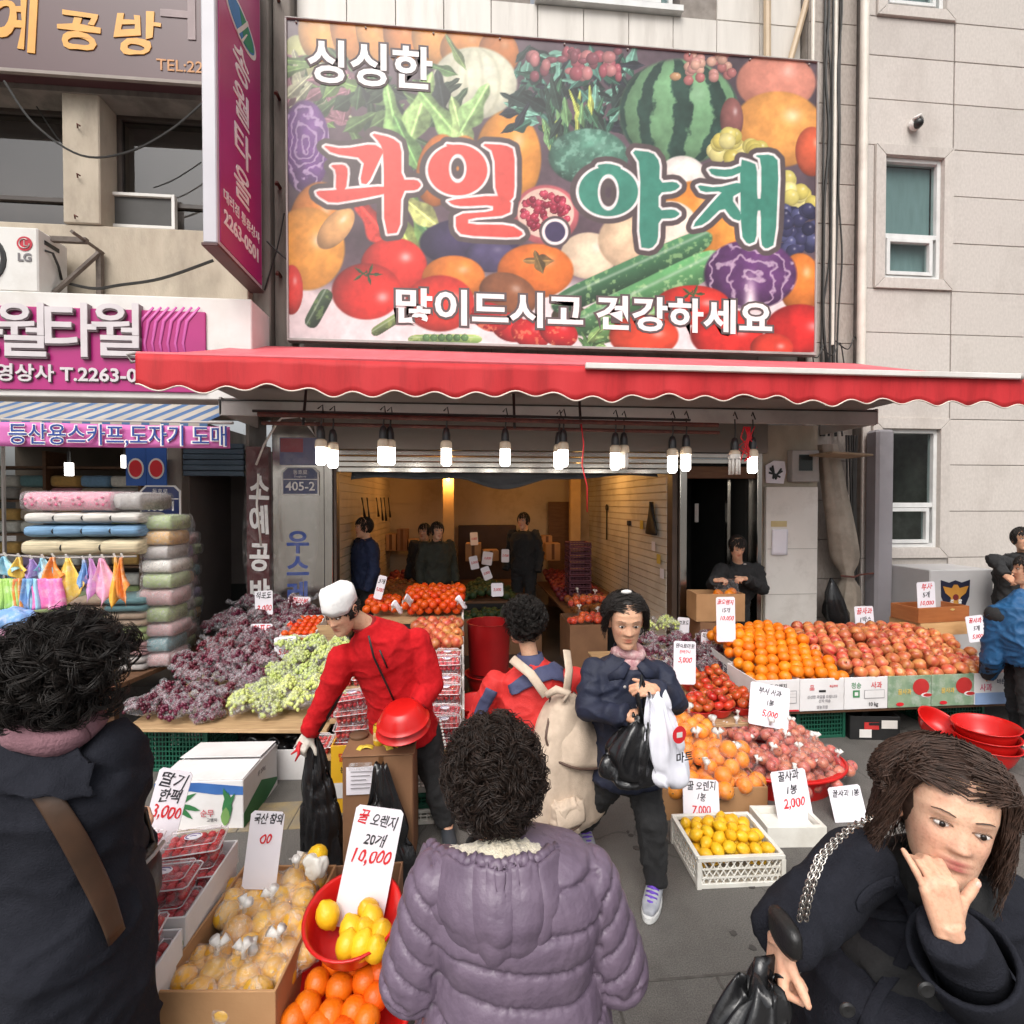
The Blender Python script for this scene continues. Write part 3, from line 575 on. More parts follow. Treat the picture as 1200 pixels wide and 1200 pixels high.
a,b = W(123,225,6.1),W(206,270,6.1); w = MB().bx(a.x,a.x + .035,6.08,6.14,b.z,a.z).bx(b.x - .035,b.x,6.08,6.14,b.z,a.z).bx(a.x + .035,b.x - .035,6.08,6.14,a.z - .035,a.z).bx(a.x + .035,b.x - .035,6.08,6.14,b.z,b.z + .035).build('window_sash',M('white'),lb,bevel=.003)
B('insect_screen',mat('insect screen',srgb(70,68,66)),w,a.x + .03,b.x - .03,6.11,6.115,b.z + .03,a.z - .03)
for p in ((91,150),(91,208),(88,256)):
 c = W(*p,5.87); MB().tube([c,c + Vector((.03,-.05,.01)),c + Vector((.05,-.03,.0))],.008,6).build('hook',M('rust'),lb,True)
# cables across the facade
cable('facade_cable',[W(5,95,5.6),W(40,145,5.6),W(95,182,5.6),W(150,178,5.6),W(200,152,5.6),W(240,118,5.6)],.011,'black cable swagged across the dark upper windows')
cable('facade_cable',[W(43,125,6.05),W(75,170,6.05),W(110,186,6.05)],.007,'faint thin cable before the left upper window')
cable('facade_cable',[W(180,220,6.05),W(205,210,6.05),W(236,190,6.05)],.007,'thin cable slanting across the right upper window')
cable('facade_cable',[W(75,331,5.7),W(110,338,5.7),W(140,334,5.7),W(190,326,5.7),W(250,305,5.8)],.016,'black cable running along the plaster above the pink shop sign')
cable('facade_cable',[W(313,283,5.95),W(322,292,5.9),W(336,304,5.9)],.01,'short cable between the pink blade sign and fruit banner')
cable('facade_cable',[W(310,340,6.0),W(325,290,6.0),W(333,250,6.0)],.008,'thin wire climbing the grey pier beside the fruit banner')
# brown gold-lettered board
bs = thing('brown_sign','brown signboard with gold brush lettering at the top left','sign')
B('board',mat('brown sign sheet',srgb(84,54,57),srgb(76,48,51),.4,1.5,.02,10),bs,-8,-2.48,5.68,5.86,6.385,9,.006); B('edge_trim',mat('sign edge',srgb(150,138,130)),bs,-8,-2.48,5.66,5.7,6.35,6.383)
gold = mat('gold lettering',srgb(222,160,50),srgb(208,144,40),.4)
for ch,px,py,s,r in (('예',14,30,.60,.03),('공',91,38,.47,-.04),('방',158,44,.52,.05),('소',-75,26,.6,0)):
 p = W(px,py,5.675); text(ch,s,bs,p,gold,(PI / 2,-r,0),.004,.012,name='handwriting',shear=.1)
p = W(212,77,5.675); text('TEL:2278-4',.165,bs,W(183,76,5.675),mat('tan lettering',srgb(206,148,98)),FACE,.002,.001,'LEFT')
text('非',.9,bs,W(236,8,5.675),mat('grey lettering',srgb(156,138,138)),FACE,.003,.004)
# blade sign
bl = thing('blade_sign','magenta blade sign with white vertical lettering jutting from the wall','sign')
B('sign_body',mat('pale sign body',srgb(198,196,202),srgb(186,184,190),.4,2),bl,-2.36,-2.235,4.9,5.94,4.36,7.75,.01); B('sign_base',mat('brown sign base',srgb(88,58,58)),bl,-2.37,-2.225,4.89,5.95,4.33,4.358,.004)
magenta = mat('magenta panel',srgb(176,38,118),srgb(164,32,108),.35,2)
B('face_panel',magenta,bl,-2.234,-2.226,4.95,5.9,4.4,7.7); 
SIDE = (PI / 2,0,PI / 2)
for ch,y in (('송',78),('월',126),('타',174),('올',221)): text(ch,.37,bl,(-2.222,5.42,W(283,y,5.4).z),WHITEI(),SIDE,.003,.004,sx=1.2)
text('대리점 통흥상사',.125,bl,(-2.222,5.42,4.86),WHITEI(),SIDE,.002,.002); text('2263-0501',.19,bl,(-2.222,5.42,4.66),WHITEI(),SIDE,.002,.006)
def disc(r,h,n=32): return [(r * math.cos(2 * PI * k / n),h * math.sin(2 * PI * k / n)) for k in range(n)]
MS = Matrix.Translation((-2.225,5.42,W(280,27,5.4).z)) @ Euler(SIDE).to_matrix().to_4x4()
MB().prism(disc(.36,.17),0,.004,MS).build('logo',M('white'),bl)
MB().prism(disc(.31,.14),.004,.007,MS).build('logo',mat('blue logo',srgb(60,130,190)),bl)
MB().prism([(-.05,.125),(.1,.125),(.26,.05),(.29,-.03),(.19,-.1),(.05,-.135),(0,0)],.007,.009,MS).build('logo',mat('green logo',srgb(40,140,100)),bl)
MB().prism([(-.12,-.15),(.02,.02),(.13,.16),(.16,.14),(.05,0),(-.09,-.17)],.009,.011,MS).prism([(-.02,-.16),(.1,.0),(.13,.02),(.0,-.18)],.009,.011,MS).build('logo',M('white'),bl)
for z in (4.55,5.6,6.6): MB().tube([(-2.3,5.93,z),(-2.3,6.12,z)],.04,8).build('bracket',M('rust'),bl,'auto')
# air conditioner
ac = thing('air_conditioner','white outdoor air conditioner on a steel bracket above the pink sign','air conditioner')
B('casing',mat('ac casing',srgb(222,220,216),srgb(212,209,204),.45,2,c3=srgb(170,160,148),dscale=3,damt=.3),ac,-5.05,-4.14,5.42,5.8,4.06,4.68,.012)
MB().lathe([(.001,0),(.26,0),(.265,-.02),(.001,-.02)],24,(0,0,0)).build('fan_ring',M('black'),ac,'auto',0,(-4.68,5.41,4.36),(PI / 2,0,0))
for r in (.08,.13,.18,.23): MB().tube([(-4.68 + r * math.cos(k * PI / 14),5.385,4.36 + r * math.sin(k * PI / 14)) for k in range(29)],.006,4).build('fan_grille',M('white'),ac,True)
MB().prism(disc(.07,.07,20),0,.004,Matrix.Translation((-4.255,5.418,4.52)) @ Matrix.Rotation(PI / 2,4,'X')).build('logo',mat('logo red',srgb(190,40,60)),ac)
MB().tube([(-4.255 + .045 * math.cos(a),5.41,4.52 + .045 * math.sin(a)) for a in np.linspace(.9,2 * PI,16)],.005,4).tube([(-4.255,5.41,4.55),(-4.255,5.41,4.5),(-4.23,5.41,4.5)],.005,4).build('logo',M('white'),ac)
text('LG',.105,ac,(-4.255,5.414,4.385),mat('grey lettering dark',srgb(120,116,118)),FACE,.001,.004)
MB().tube([(-4.135,5.5,4.5),(-4.1,5.55,4.5),(-4.1,5.62,4.4),(-4.13,5.7,4.3)],.012,6).build('hose',M('cable'),ac,True); B('grip',M('black'),ac,-4.142,-4.132,5.5,5.68,4.56,4.6)
MB().box((-3.98,5.6,4.66),(.34,.05,.05)).box((-4.6,5.6,4.04),(1.1,.05,.04)).box((-3.86,5.85,4.38),(.05,.05,.6)).tube([(-3.86,5.83,4.64),(-4.18,5.55,4.02)],.025,4).tube([(-3.83,5.86,4.66),(-3.83,5.42,4.66)],.02,4).build('bracket',mat('worn bracket',srgb(110,98,90),srgb(90,80,72),.7,20),ac)
# pink box sign
pk = thing('pink_shop_sign','wide magenta shop sign with raised pale lettering on white box','sign')
B('box',M('white'),pk,-8,-2.14,5.4,5.88,3.04,4.055,.01); B('panel',magenta,pk,-8,W(241,400,5.38).x,5.375,5.398,W(0,456,5.38).z,W(0,358,5.38).z,.005)
lt = mat('raised grey lettering',srgb(212,204,206),srgb(200,192,194),.45); lts = mat('letter side',srgb(120,104,108))
for ch,px in (('월',141),('타',84),('월',30),('송',-24)):
 p = W(px,394,5.372); text(ch,.56,pk,p,lts,FACE,.03,.012); text(ch,.56,pk,p + Vector((0,-.034,.012)),lt,FACE,.004,.007)
text('통영상사 T.2263-0501',.178,pk,W(-28,438,5.372),lts,FACE,.012,.006,'LEFT',sx=1.08); text('통영상사 T.2263-0501',.178,pk,W(-28,438,5.372) + Vector((0,-.016,.005)),lt,FACE,.002,.004,'LEFT',sx=1.08)
lav = mat('pale magenta swirl',srgb(206,98,168),srgb(196,86,158),.35)
for k in range(7):
 a = W(180 + 9 * k,360,5.372)
 MB().tube([a,a + Vector((-.12,-.002,-.14)),a + Vector((-.16,-.002,-.36)),a + Vector((-.12,-.002,-.56))],[(.003,.012),(.003,.02),(.003,.014),(.003,.004)],6,flat=(0,1,0)).build('swirl',lav,pk,True)
# pier, shop room and awning under it
B('wall',M('concd'),lb,-3.2,-3.06,5.85,6.4,0,3.0,.006); B('wall',M('concd'),lb,-2.41,-2.375,5.9,6.4,0,3.0); B('wall',M('concd'),lb,-8,-6.9,5.9,6.4,0,3.0)
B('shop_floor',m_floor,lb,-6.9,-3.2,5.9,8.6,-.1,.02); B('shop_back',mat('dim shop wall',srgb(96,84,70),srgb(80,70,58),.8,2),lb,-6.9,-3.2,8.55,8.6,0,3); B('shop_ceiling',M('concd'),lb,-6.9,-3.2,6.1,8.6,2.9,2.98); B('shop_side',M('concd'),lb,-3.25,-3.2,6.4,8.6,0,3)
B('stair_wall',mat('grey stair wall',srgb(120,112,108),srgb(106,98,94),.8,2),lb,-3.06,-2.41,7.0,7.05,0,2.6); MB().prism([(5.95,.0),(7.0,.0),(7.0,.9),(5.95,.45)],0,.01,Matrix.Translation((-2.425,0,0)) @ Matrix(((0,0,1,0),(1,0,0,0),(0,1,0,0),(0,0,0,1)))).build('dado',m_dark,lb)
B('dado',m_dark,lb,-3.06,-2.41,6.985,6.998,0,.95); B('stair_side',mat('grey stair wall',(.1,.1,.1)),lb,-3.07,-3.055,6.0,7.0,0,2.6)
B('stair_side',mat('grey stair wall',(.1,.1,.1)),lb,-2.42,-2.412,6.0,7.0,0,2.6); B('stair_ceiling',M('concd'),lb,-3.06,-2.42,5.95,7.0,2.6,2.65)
m_shut = mat('blue grey shutter',srgb(62,78,92),srgb(50,66,80),.5,4)
for k in range(6): MB().bx(-3.05,-2.415,5.86 - .008 * (k % 2),5.9,2.3 + .06 * k,2.355 + .06 * k).build('shutter_slat',m_shut,lb,bevel=.006)
# striped awning and the pink cloth banner
sa = thing('striped_awning','small blue and white striped awning over the towel shop','awning')
m_bs,m_ws = mat('blue stripe cloth',srgb(70,104,146),srgb(60,92,132),.7),mat('dirty white cloth',srgb(176,170,160),srgb(152,146,136),.7,4)
for k in range(30):
 x0 = -7.0 + k * .1685; x1 = x0 + (.075 if k % 1 == 0 else .1)
 for xa,xb,mm in ((x0,x0 + .07,m_bs),(x0 + .07,x0 + .1685,m_ws)):
  vs = [(xa,5.36,2.98),(xb,5.36,2.98),(xb - .16,4.98,2.76),(xa - .16,4.98,2.76),(xa - .16,4.975,2.66),(xb - .16,4.975,2.66)]
  if xb > -2.12: continue
  MB().add(vs,[(0,1,2,3),(3,2,5,4)]).build('stripe',mm,sa)
MB().tube([(-7,4.99,2.75),(-2.15,4.99,2.75)],.015,8).build('front_bar',M('galv'),sa,'auto')
pb = thing('cloth_banner','pink cloth banner with blue white outlined lettering under striped awning','banner')
bx0,bx1 = -6.6,W(269,510,4.93).x; bz1,bz0 = W(100,497,4.93).z,W(100,524,4.93).z
MB().grid(lambda u,v: (bx0 + (bx1 - bx0) * u,4.93 - .012 * math.sin(u * 60) * v - .01 * math.sin(u * 23),bz0 + (bz1 - bz0) * (1 - v) - .02 * math.sin(u * 8) * (1 - v) * .4),120,4).build('cloth',mat('pink banner cloth',srgb(206,112,176),srgb(196,100,166),.7,4),pb,True).modifiers.new('s','SOLIDIFY').thickness = .003
p = W(17,510,4.905); text('등산용스카프,도자기 도매',.2,pb,W(9,510,4.905),WHITEI(),FACE,.002,.008,'LEFT',sx=1.05,maxw=1.84); text('등산용스카프,도자기 도매',.2,pb,W(9,510,4.902),BLUEI(),FACE,.002,.001,'LEFT',sx=1.05,maxw=1.835)

# number plates and pillar lettering
navy = mat('navy enamel',srgb(38,52,104),srgb(32,44,92),.3)
def plate(loc,s,num,label):
 t = thing('number_plate',label,'number plate',loc)
 sh = lambda k: [(-.5 * k,-.38 * k),(.5 * k,-.38 * k),(.5 * k,.26 * k),(.36 * k,.40 * k),(-.36 * k,.40 * k),(-.5 * k,.26 * k)]
 RX = Matrix.Rotation(PI / 2,4,'X') @ Matrix.Scale(s,4)
 MB().prism(sh(1),-.03,0,RX).build('rim',M('white'),t); MB().prism(sh(.91),0,.008,RX).build('face',navy,t); MB().prism([(-.45,.04),(.45,.04),(.45,.065),(-.45,.065)],.008,.012,RX).build('line',M('white'),t)
 text(num,.34 * s,t,(0,-.014 * s,-.15 * s),WHITEI(),FACE,.001,.004 * s); text('동호로',.14 * s,t,(0,-.014 * s,.24 * s),WHITEI(),FACE,.001,0); text('Dongho-ro',.07 * s,t,(0,-.014 * s,.13 * s),WHITEI(),FACE,.001,0)
 return t
plate(W(352,564,5.84),.40,'405-2','navy house number plate reading 405-2 on the steel pillar'); plate(W(188,587,5.6),.40,'405-1','navy house number plate reading 405-1 behind the towel stacks')
for ch,y in (('우',637),('스',666),('레',697),('탄',727)): text(ch,.27,sf,W(349,y,5.855),BLUEI(),FACE,.002,.008)
vs = thing('vertical_sign','narrow maroon vertical sign with white brush lettering beside steel pillar','sign'); B('board',mat('maroon board',srgb(84,28,32),srgb(74,24,28),.5),vs,-2.37,-2.135,5.8,5.88,.3,2.62,.004)
for ch,y,r in (('소',575,.05),('예',612,-.04),('공',655,.03),('방',698,0)): text(ch,.33,vs,W(304,y,5.792),WHITEI(),(PI / 2,r,0),.002,.01,sx=.72)
po = thing('poster','red and blue poster scrap on the steel pillar above the number plate','poster',W(350,530,5.85)); B('sheet',mat('faded poster blue',srgb(120,124,160)),po,-.2,.2,-.008,0,-.14,.16); B('print',mat('faded poster red',srgb(170,90,100)),po,-.19,.05,-.012,-.0085,0,.15)
# clear vinyl hung over the pillar
def vinyl(u,v):
 x = -2.33 + u * (.85 - .18 * v); return (x + .05 * v * math.sin(u * 9) + .03 * math.sin(v * 7 + u * 4),5.62 + .05 * math.sin(u * 17 + v * 2) + .03 * math.sin(u * 31) * (.4 + v) - .04 * math.sin(v * 5),2.86 - 2.1 * v)
o = MB().grid(vinyl,50,20).build('vinyl_curtain',film('clear vinyl',(.78,.76,.74),.07,.12,.15,.5,9),None,True); tag(o,'wrinkled clear vinyl curtain hanging over the steel pillar','plastic curtain')
for q in ([(300,545),(310,520),(325,495),(330,490),(352,488),(362,500),(370,512),(369,494)],[(303,555),(301,590),(306,640)]):
 MB().tube([W(x,y,5.55) for x,y in q],.012,6).build('cord',M('white'),o,True)
# blue posters inside the towel shop
for px,lab in ((160,'blue poster with red oval, left of two in towel shop'),(184,'blue poster with red oval, right of two in towel shop')):
 t = thing('poster',lab,'poster',W(px,547,5.75)); MB().bx(-.1,.1,-.01,0,-.2,.2).build('sheet',mat('poster blue',srgb(40,90,170)),t)
 MB().prism(disc(.08,.11,20),0,.004,Matrix.Translation((0,-.011,-.02)) @ Matrix.Rotation(PI / 2,4,'X')).build('oval',M('white'),t); MB().prism(disc(.065,.09,20),.004,.006,Matrix.Translation((0,-.011,-.02)) @ Matrix.Rotation(PI / 2,4,'X')).build('oval',RED(),t)

# ================================================================ THE FRUIT BANNER
bn = thing('fruit_banner','huge printed banner of fruit and vegetables above the red awning','banner',(0,0,0))
BX0,BX1,BZ0,BZ1 = -1.94,4.225,3.83,7.31
B('board',M('galv'),bn,BX0,BX1,5.905,5.99,BZ0,BZ1)
MB().bx(BX0 - .02,BX1 + .02,5.88,5.99,BZ0 - .03,BZ0).bx(BX0 - .02,BX0,5.88,5.99,BZ0,BZ1).bx(BX1,BX1 + .02,5.88,5.99,BZ0,BZ1).bx(BX0 - .02,BX1 + .02,5.88,5.99,BZ1,BZ1 + .015).build('frame',M('galv'),bn,bevel=.003)
NW,NH = 640,360
gx = BX0 + (np.arange(NW) + .5) / NW * (BX1 - BX0); gz = BZ1 - (np.arange(NH) + .5) / NH * (BZ1 - BZ0)
GX,GZ = np.meshgrid(gx,gz)
_q = np.stack([GX,np.full_like(GX,5.9),GZ - CAM_H],-1); _a = _q @ np.array(_RX); _b = _q @ np.array(_FW); _c = _q @ np.array(_UP)
PX,PYY = 600 + 600 * _a / _b,600 - 600 * _c / _b       # where each printed dot stands in the reference drawing of the print
def fbm(sc,seed,oct=4):
 rs = np.random.RandomState(seed); out = np.zeros_like(PX); amp = 1; tot = 0
 for o in range(oct):
  n = rs.rand(64,64); x = PX / sc * 2 ** o; y = PYY / sc * 2 ** o; xi = np.floor(x).astype(int); yi = np.floor(y).astype(int); fx = x - xi; fy = y - yi
  fx = fx * fx * (3 - 2 * fx); fy = fy * fy * (3 - 2 * fy); g = lambda i,j: n[(yi + j) % 64,(xi + i) % 64]
  out += amp * ((g(0,0) * (1 - fx) + g(1,0) * fx) * (1 - fy) + (g(0,1) * (1 - fx) + g(1,1) * fx) * fy); tot += amp; amp *= .55
 return out / tot
N1,N2,N3 = fbm(40,1),fbm(14,2),fbm(6,3,3)
IMG = np.zeros(PX.shape + (3,)); FULL = (PX,PYY,N1,N2,N3,IMG)
def win(cx,cy,r):
 global PX,PYY,N1,N2,N3,IMG
 if cx is None: PX,PYY,N1,N2,N3,IMG = FULL; return
 r = r + 4; ok = (FULL[0] > cx - r) & (FULL[0] < cx + r) & (FULL[1] > cy - r) & (FULL[1] < cy + r); ys = np.where(ok.any(1))[0]; xs = np.where(ok.any(0))[0]
 if len(ys) == 0: ys = xs = np.array([0])
 s = (slice(ys[0],ys[-1] + 1),slice(xs[0],xs[-1] + 1)); PX,PYY,N1,N2,N3,IMG = (q[s] for q in FULL)
def put(mask,col):
 col = np.asarray(col,float)
 if mask.shape != PX.shape: win(None,0,0)
 if col.ndim == 3 and col.shape[:2] != mask.shape: col = col[0,0]
 IMG[...] = IMG * (1 - mask[...,None]) + col * mask[...,None]
def C3(r,g,b): return np.ones(PX.shape + (3,)) * np.array([r,g,b])
def ellm(cx,cy,rx,ry,ang=0,soft=.05,wob=0):
 a = R_(ang); x = PX - cx; y = PYY - cy; u = (x * math.cos(a) + y * math.sin(a)) / rx; v = (-x * math.sin(a) + y * math.cos(a)) / ry
 d = np.sqrt(u * u + v * v) + wob * (N2 - .5); return np.clip((1 - d) / soft,0,1),u,v,d
def big(r): return r < 26
def fruit(cx,cy,rx,ry,col,ang=0,hl=.5,hx=.3,hy=-.35,tex=.15,wob=0,soft=.06,dark=.5):
 if big(rx): win(cx,cy,max(rx,ry) * 1.1)
 else: win(None,0,0)
 m,u,v,d = ellm(cx,cy,rx,ry,ang,soft,wob); nz = np.sqrt(np.clip(1 - d * d,0,1))
 a = R_(ang); hu = hx * math.cos(a) + hy * math.sin(a); hv = -hx * math.sin(a) + hy * math.cos(a)
 li = (1 - dark) + dark * np.clip(nz * .75 + (u * hu + v * hv) * .7 + .25,0,1.1) + tex * (N2 - .5)
 c = C3(*col) * li[...,None]; s = np.exp(-(((u - hu) ** 2 + (v - hv) ** 2) / .03)) * hl; c = c + (255 - c) * s[...,None]; put(m,c); return m,u,v,d
def leaf(cx,cy,L,w,ang,col,vein=.4):
 win(cx,cy,L * 1.3)
 a = R_(ang); x = PX - cx; y = PYY - cy; u = (x * math.cos(a) + y * math.sin(a)) / L; v = (-x * math.sin(a) + y * math.cos(a)) / w
 d = np.abs(v) - (1 - u * u) * (1 + .3 * np.sin(u * 5)) ; m = np.clip(-d * 6,0,1) * (np.abs(u) < 1)
 put(m,C3(*col) * (.75 + .35 * np.clip(v + .4,0,1) + vein * np.exp(-(v / .1) ** 2) + .35 * (N3 - .5))[...,None])
put(np.ones_like(PX),C3(92,76,84) * (.8 + .5 * N1)[...,None])
put(np.clip((PYY - 318 - 30 * (N1 - .5) + (PX - 340) * .0) / 26,0,1),C3(232,222,222))
for cx,cy,rx,ry,c in ((352,70,20,30,(196,200,140)),(372,42,22,34,(226,164,84)),(408,40,20,38,(214,140,60)),(436,42,18,36,(226,160,78)),(470,46,20,36,(208,130,56)),(505,48,22,32,(222,156,76)),(545,56,30,26,(206,140,74)),(585,62,24,28,(196,126,70))): fruit(cx,cy,rx,ry,c,-14,.2)
for k in range(60):
 rs = random.random(); leaf(random.uniform(340,420),random.uniform(70,140),22,7,random.uniform(0,180),random.choice([(120,150,90),(176,178,150),(150,110,120),(86,110,76)]))
m,u,v,d = fruit(358,172,30,56,(126,78,150),0,.1,tex=.3)
put(m * np.clip(np.sin(d * 20 + N1 * 22 + N2 * 8 + v * 4) * 2 - .9,0,1) * .7,C3(214,196,222))
fruit(556,98,52,44,(224,224,200),0,.3,dark=.35); 
for k in (-.6,-.2,.2,.6): 
 win(None,0,0); m,u,v,d = ellm(556,98,50,42); put(m * np.exp(-((u - k * np.sqrt(np.clip(1 - v * v,0,1))) / .05) ** 2) * .25,C3(150,150,120))
leaf(535,62,26,5,60,(120,140,90)); leaf(520,82,20,6,20,(96,130,80))
for k in range(46): leaf(random.uniform(400,540),random.uniform(95,190),random.uniform(14,30),random.uniform(5,10),random.uniform(20,160),random.choice([(58,74,58),(74,96,70),(52,60,58),(96,120,80)]))
for x,y,L,w,a,c in ((462,140,46,13,78,(150,190,120)),(492,130,50,15,108,(168,202,130)),(520,140,46,14,50,(150,188,118)),(540,150,40,12,74,(176,204,136)),(478,170,40,12,65,(120,164,100)),(556,128,36,14,120,(160,196,130))): leaf(x,y,L,w,a,c)
fruit(596,186,40,58,(232,158,66),0,.4); fruit(514,200,26,44,(226,132,56),10,.3); fruit(545,196,22,38,(228,150,70),0,.3)
for k in range(120): leaf(random.uniform(600,745),random.uniform(60,155),random.uniform(8,24),random.uniform(3,8),random.uniform(0,180),random.choice([(50,66,62),(84,130,116),(60,100,84),(120,168,150),(44,48,56),(40,52,50)]))
for k in range(40): fruit(random.uniform(620,730),random.uniform(60,90),random.uniform(4,9),random.uniform(4,9),random.choice([(170,90,100),(196,130,130),(140,80,90)]),0,.3)
for k in range(50): leaf(random.uniform(640,700),random.uniform(110,180),random.uniform(14,26),random.uniform(3,6),random.uniform(60,120),random.choice([(70,110,84),(180,190,100),(52,70,62),(120,160,110)]))
m,u,v,d = fruit(690,184,48,34,(92,142,122),0,.1,tex=.5); put(m * np.clip((N3 - .5) * 6,0,1) * .5,C3(150,196,176))
m,u,v,d = fruit(796,132,72,64,(128,176,130),0,.15,tex=.2)      # watermelon
lon = np.arctan2(u + .12,np.sqrt(np.clip(1 - u * u - v * v,0,1)) + .15) + .12 * (N2 - .5) * 1.5
put(m * np.clip(np.sin(lon * 11 + v * .6) * 2.2 + .1 + (N3 - .5) * 2,0,1) * .9,C3(38,66,58) * (.7 + .5 * N2)[...,None]); fruit(792,90,7,5,(190,150,110))
for k in range(26): fruit(random.uniform(800,858),random.uniform(62,96),6,6,random.choice([(206,150,140),(190,120,116),(216,170,150)]),0,.3)
fruit(910,97,48,36,(226,150,128),0,.25,dark=.35); fruit(912,152,56,46,(240,170,90),0,.45,dark=.35); fruit(952,178,20,30,(226,104,66)); fruit(858,140,14,26,(150,96,90))
fruit(800,210,30,28,(240,232,224),0,.3,dark=.25); fruit(815,255,44,44,(240,156,66),0,.4); fruit(852,275,36,34,(240,160,70),0,.3)
for k in range(54):
 t = random.random(); fruit(835 + 110 * t + random.uniform(-10,10),168 + 70 * t * t + random.uniform(-14,16),10,10,random.choice([(226,214,122),(214,200,104),(234,224,150)]),0,.5,dark=.4)
for k in range(40): fruit(random.uniform(916,956),random.uniform(244,296),8,8,random.choice([(62,62,100),(46,46,80),(84,88,130)]),0,.5)
m,u,v,d = fruit(640,252,40,36,(206,110,116),0,.2,dark=.3); win(None,0,0); put(ellm(640,250,34,30)[0],C3(226,196,180))
for k in range(80):
 r = math.sqrt(random.random()) * .85; a = random.uniform(0,2 * PI); fruit(640 + 33 * r * math.cos(a),250 + 28 * r * math.sin(a),4.2,4.2,random.choice([(178,40,70),(150,24,56),(206,70,96)]),0,.5)
fruit(372,262,34,50,(234,150,62),8,.5); fruit(360,292,46,50,(240,170,70),0,.6,.3,-.2,dark=.35); fruit(342,340,14,30,(224,70,60)); fruit(394,268,16,30,(240,186,120),40)
for x,y,L,w,a,c in ((440,262,40,16,50,(206,70,60)),(470,268,60,13,62,(176,196,110)),(495,262,56,11,70,(120,160,90)),(512,285,44,12,52,(96,140,90)),(490,246,40,12,40,(200,208,130))): leaf(x,y,L,w,a,c)
fruit(550,285,60,30,(70,60,96),0,.1); fruit(575,300,30,20,(88,80,120),0,.2)
fruit(690,300,34,28,(240,220,190),0,.4,dark=.28); fruit(748,282,48,38,(240,212,176),0,.4,dark=.3); fruit(785,265,34,30,(246,232,214),0,.3,dark=.25)
fruit(462,312,40,34,(226,58,46),0,.6,.35,-.3); fruit(430,342,42,34,(222,50,40),0,.6,.45,.2); fruit(532,326,38,27,(238,142,54),0,.4); fruit(516,356,42,34,(226,60,46),0,.5,.4,-.2)
fruit(628,318,46,33,(236,130,50),0,.4); leaf(632,306,20,7,0,(150,120,70)); leaf(632,308,16,6,70,(126,104,60)); fruit(596,346,36,26,(150,96,60),20,.4,.3,-.3); fruit(668,372,22,16,(80,70,50))
for k in range(5): leaf(430 + 9 * math.cos(k * 1.3),322 + 4 * math.sin(k * 1.3),11,1.6,k * 72,(70,90,50),0)
def zuke(x0,y0,x1,y1,w,col,spk):
 win(None,0,0)
 L = math.hypot(x1 - x0,y1 - y0); ang = math.degrees(math.atan2(y1 - y0,x1 - x0)); a = R_(ang); x = PX - x0; y = PYY - y0; t = (x * math.cos(a) + y * math.sin(a)) / L; v = (-x * math.sin(a) + y * math.cos(a)) / w
 d = np.abs(v) ** 2 + np.clip(np.abs(t - .5) * 2,0,2) ** 7; m = np.clip((1 - d) * 6,0,1); put(m,C3(*col) * (.45 + .6 * np.clip(.6 - v * .6,0,1) + .4 * t)[...,None]); put(m * np.clip((N3 - .5) * 8 - .6,0,1) * .7,C3(*spk)); put(m * np.exp(-((v + .4) / .12) ** 2) * .5,C3(206,222,206))
zuke(646,362,836,276,15,(64,110,76),(150,190,130)); zuke(670,388,850,300,18,(84,140,90),(170,206,150)); zuke(690,398,800,360,12,(110,160,96),(190,210,150))
fruit(938,332,26,36,(236,140,56),0,.4)
m,u,v,d = fruit(880,322,56,42,(104,60,116),0,.1,tex=.3); put(m * np.clip(np.sin(d * 18 + np.abs(u) * 5 + N1 * 20 + N2 * 7) * 2 - 1.0,0,1) * .75,C3(216,198,214)); put(m * np.exp(-(u / .12) ** 2) * np.clip(v + .2,0,1) * 1.2,C3(236,224,232))
for x,y,rx,ry,c in ((812,358,46,24,(222,56,44)),(755,394,42,26,(230,80,50)),(852,392,44,30,(222,50,42)),(938,386,42,30,(220,46,42)),(905,408,26,18,(226,70,50))): fruit(x,y,rx,ry,c,0,.5,.4,-.1)
for k in range(5): leaf(812 + 7 * math.cos(k * 1.3),345 + 3 * math.sin(k * 1.3),10,1.6,k * 72,(80,100,60),0)
for x,y in ((598,384),(622,392),(655,390),(575,372)):
 m,u,v,d = fruit(x,y,24,17,(206,40,44),20,.3); put(m * np.clip((N3 - .62) * 14,0,1) * .5,C3(240,180,120))
for k in range(8): leaf(690 + random.uniform(-14,14),400 + random.uniform(-8,5),12,4,random.uniform(0,180),random.choice([(90,130,80),(140,176,110)]))
zuke(362,384,386,340,9,(60,80,56),(120,150,90)); zuke(436,392,474,368,6,(110,130,80),(150,170,100)); zuke(478,398,566,398,6,(130,160,90),(170,190,120))
for k in range(6): fruit(500 + 9 * k,396,4.5,4.5,(96,140,84),0,.3)
win(None,0,0)
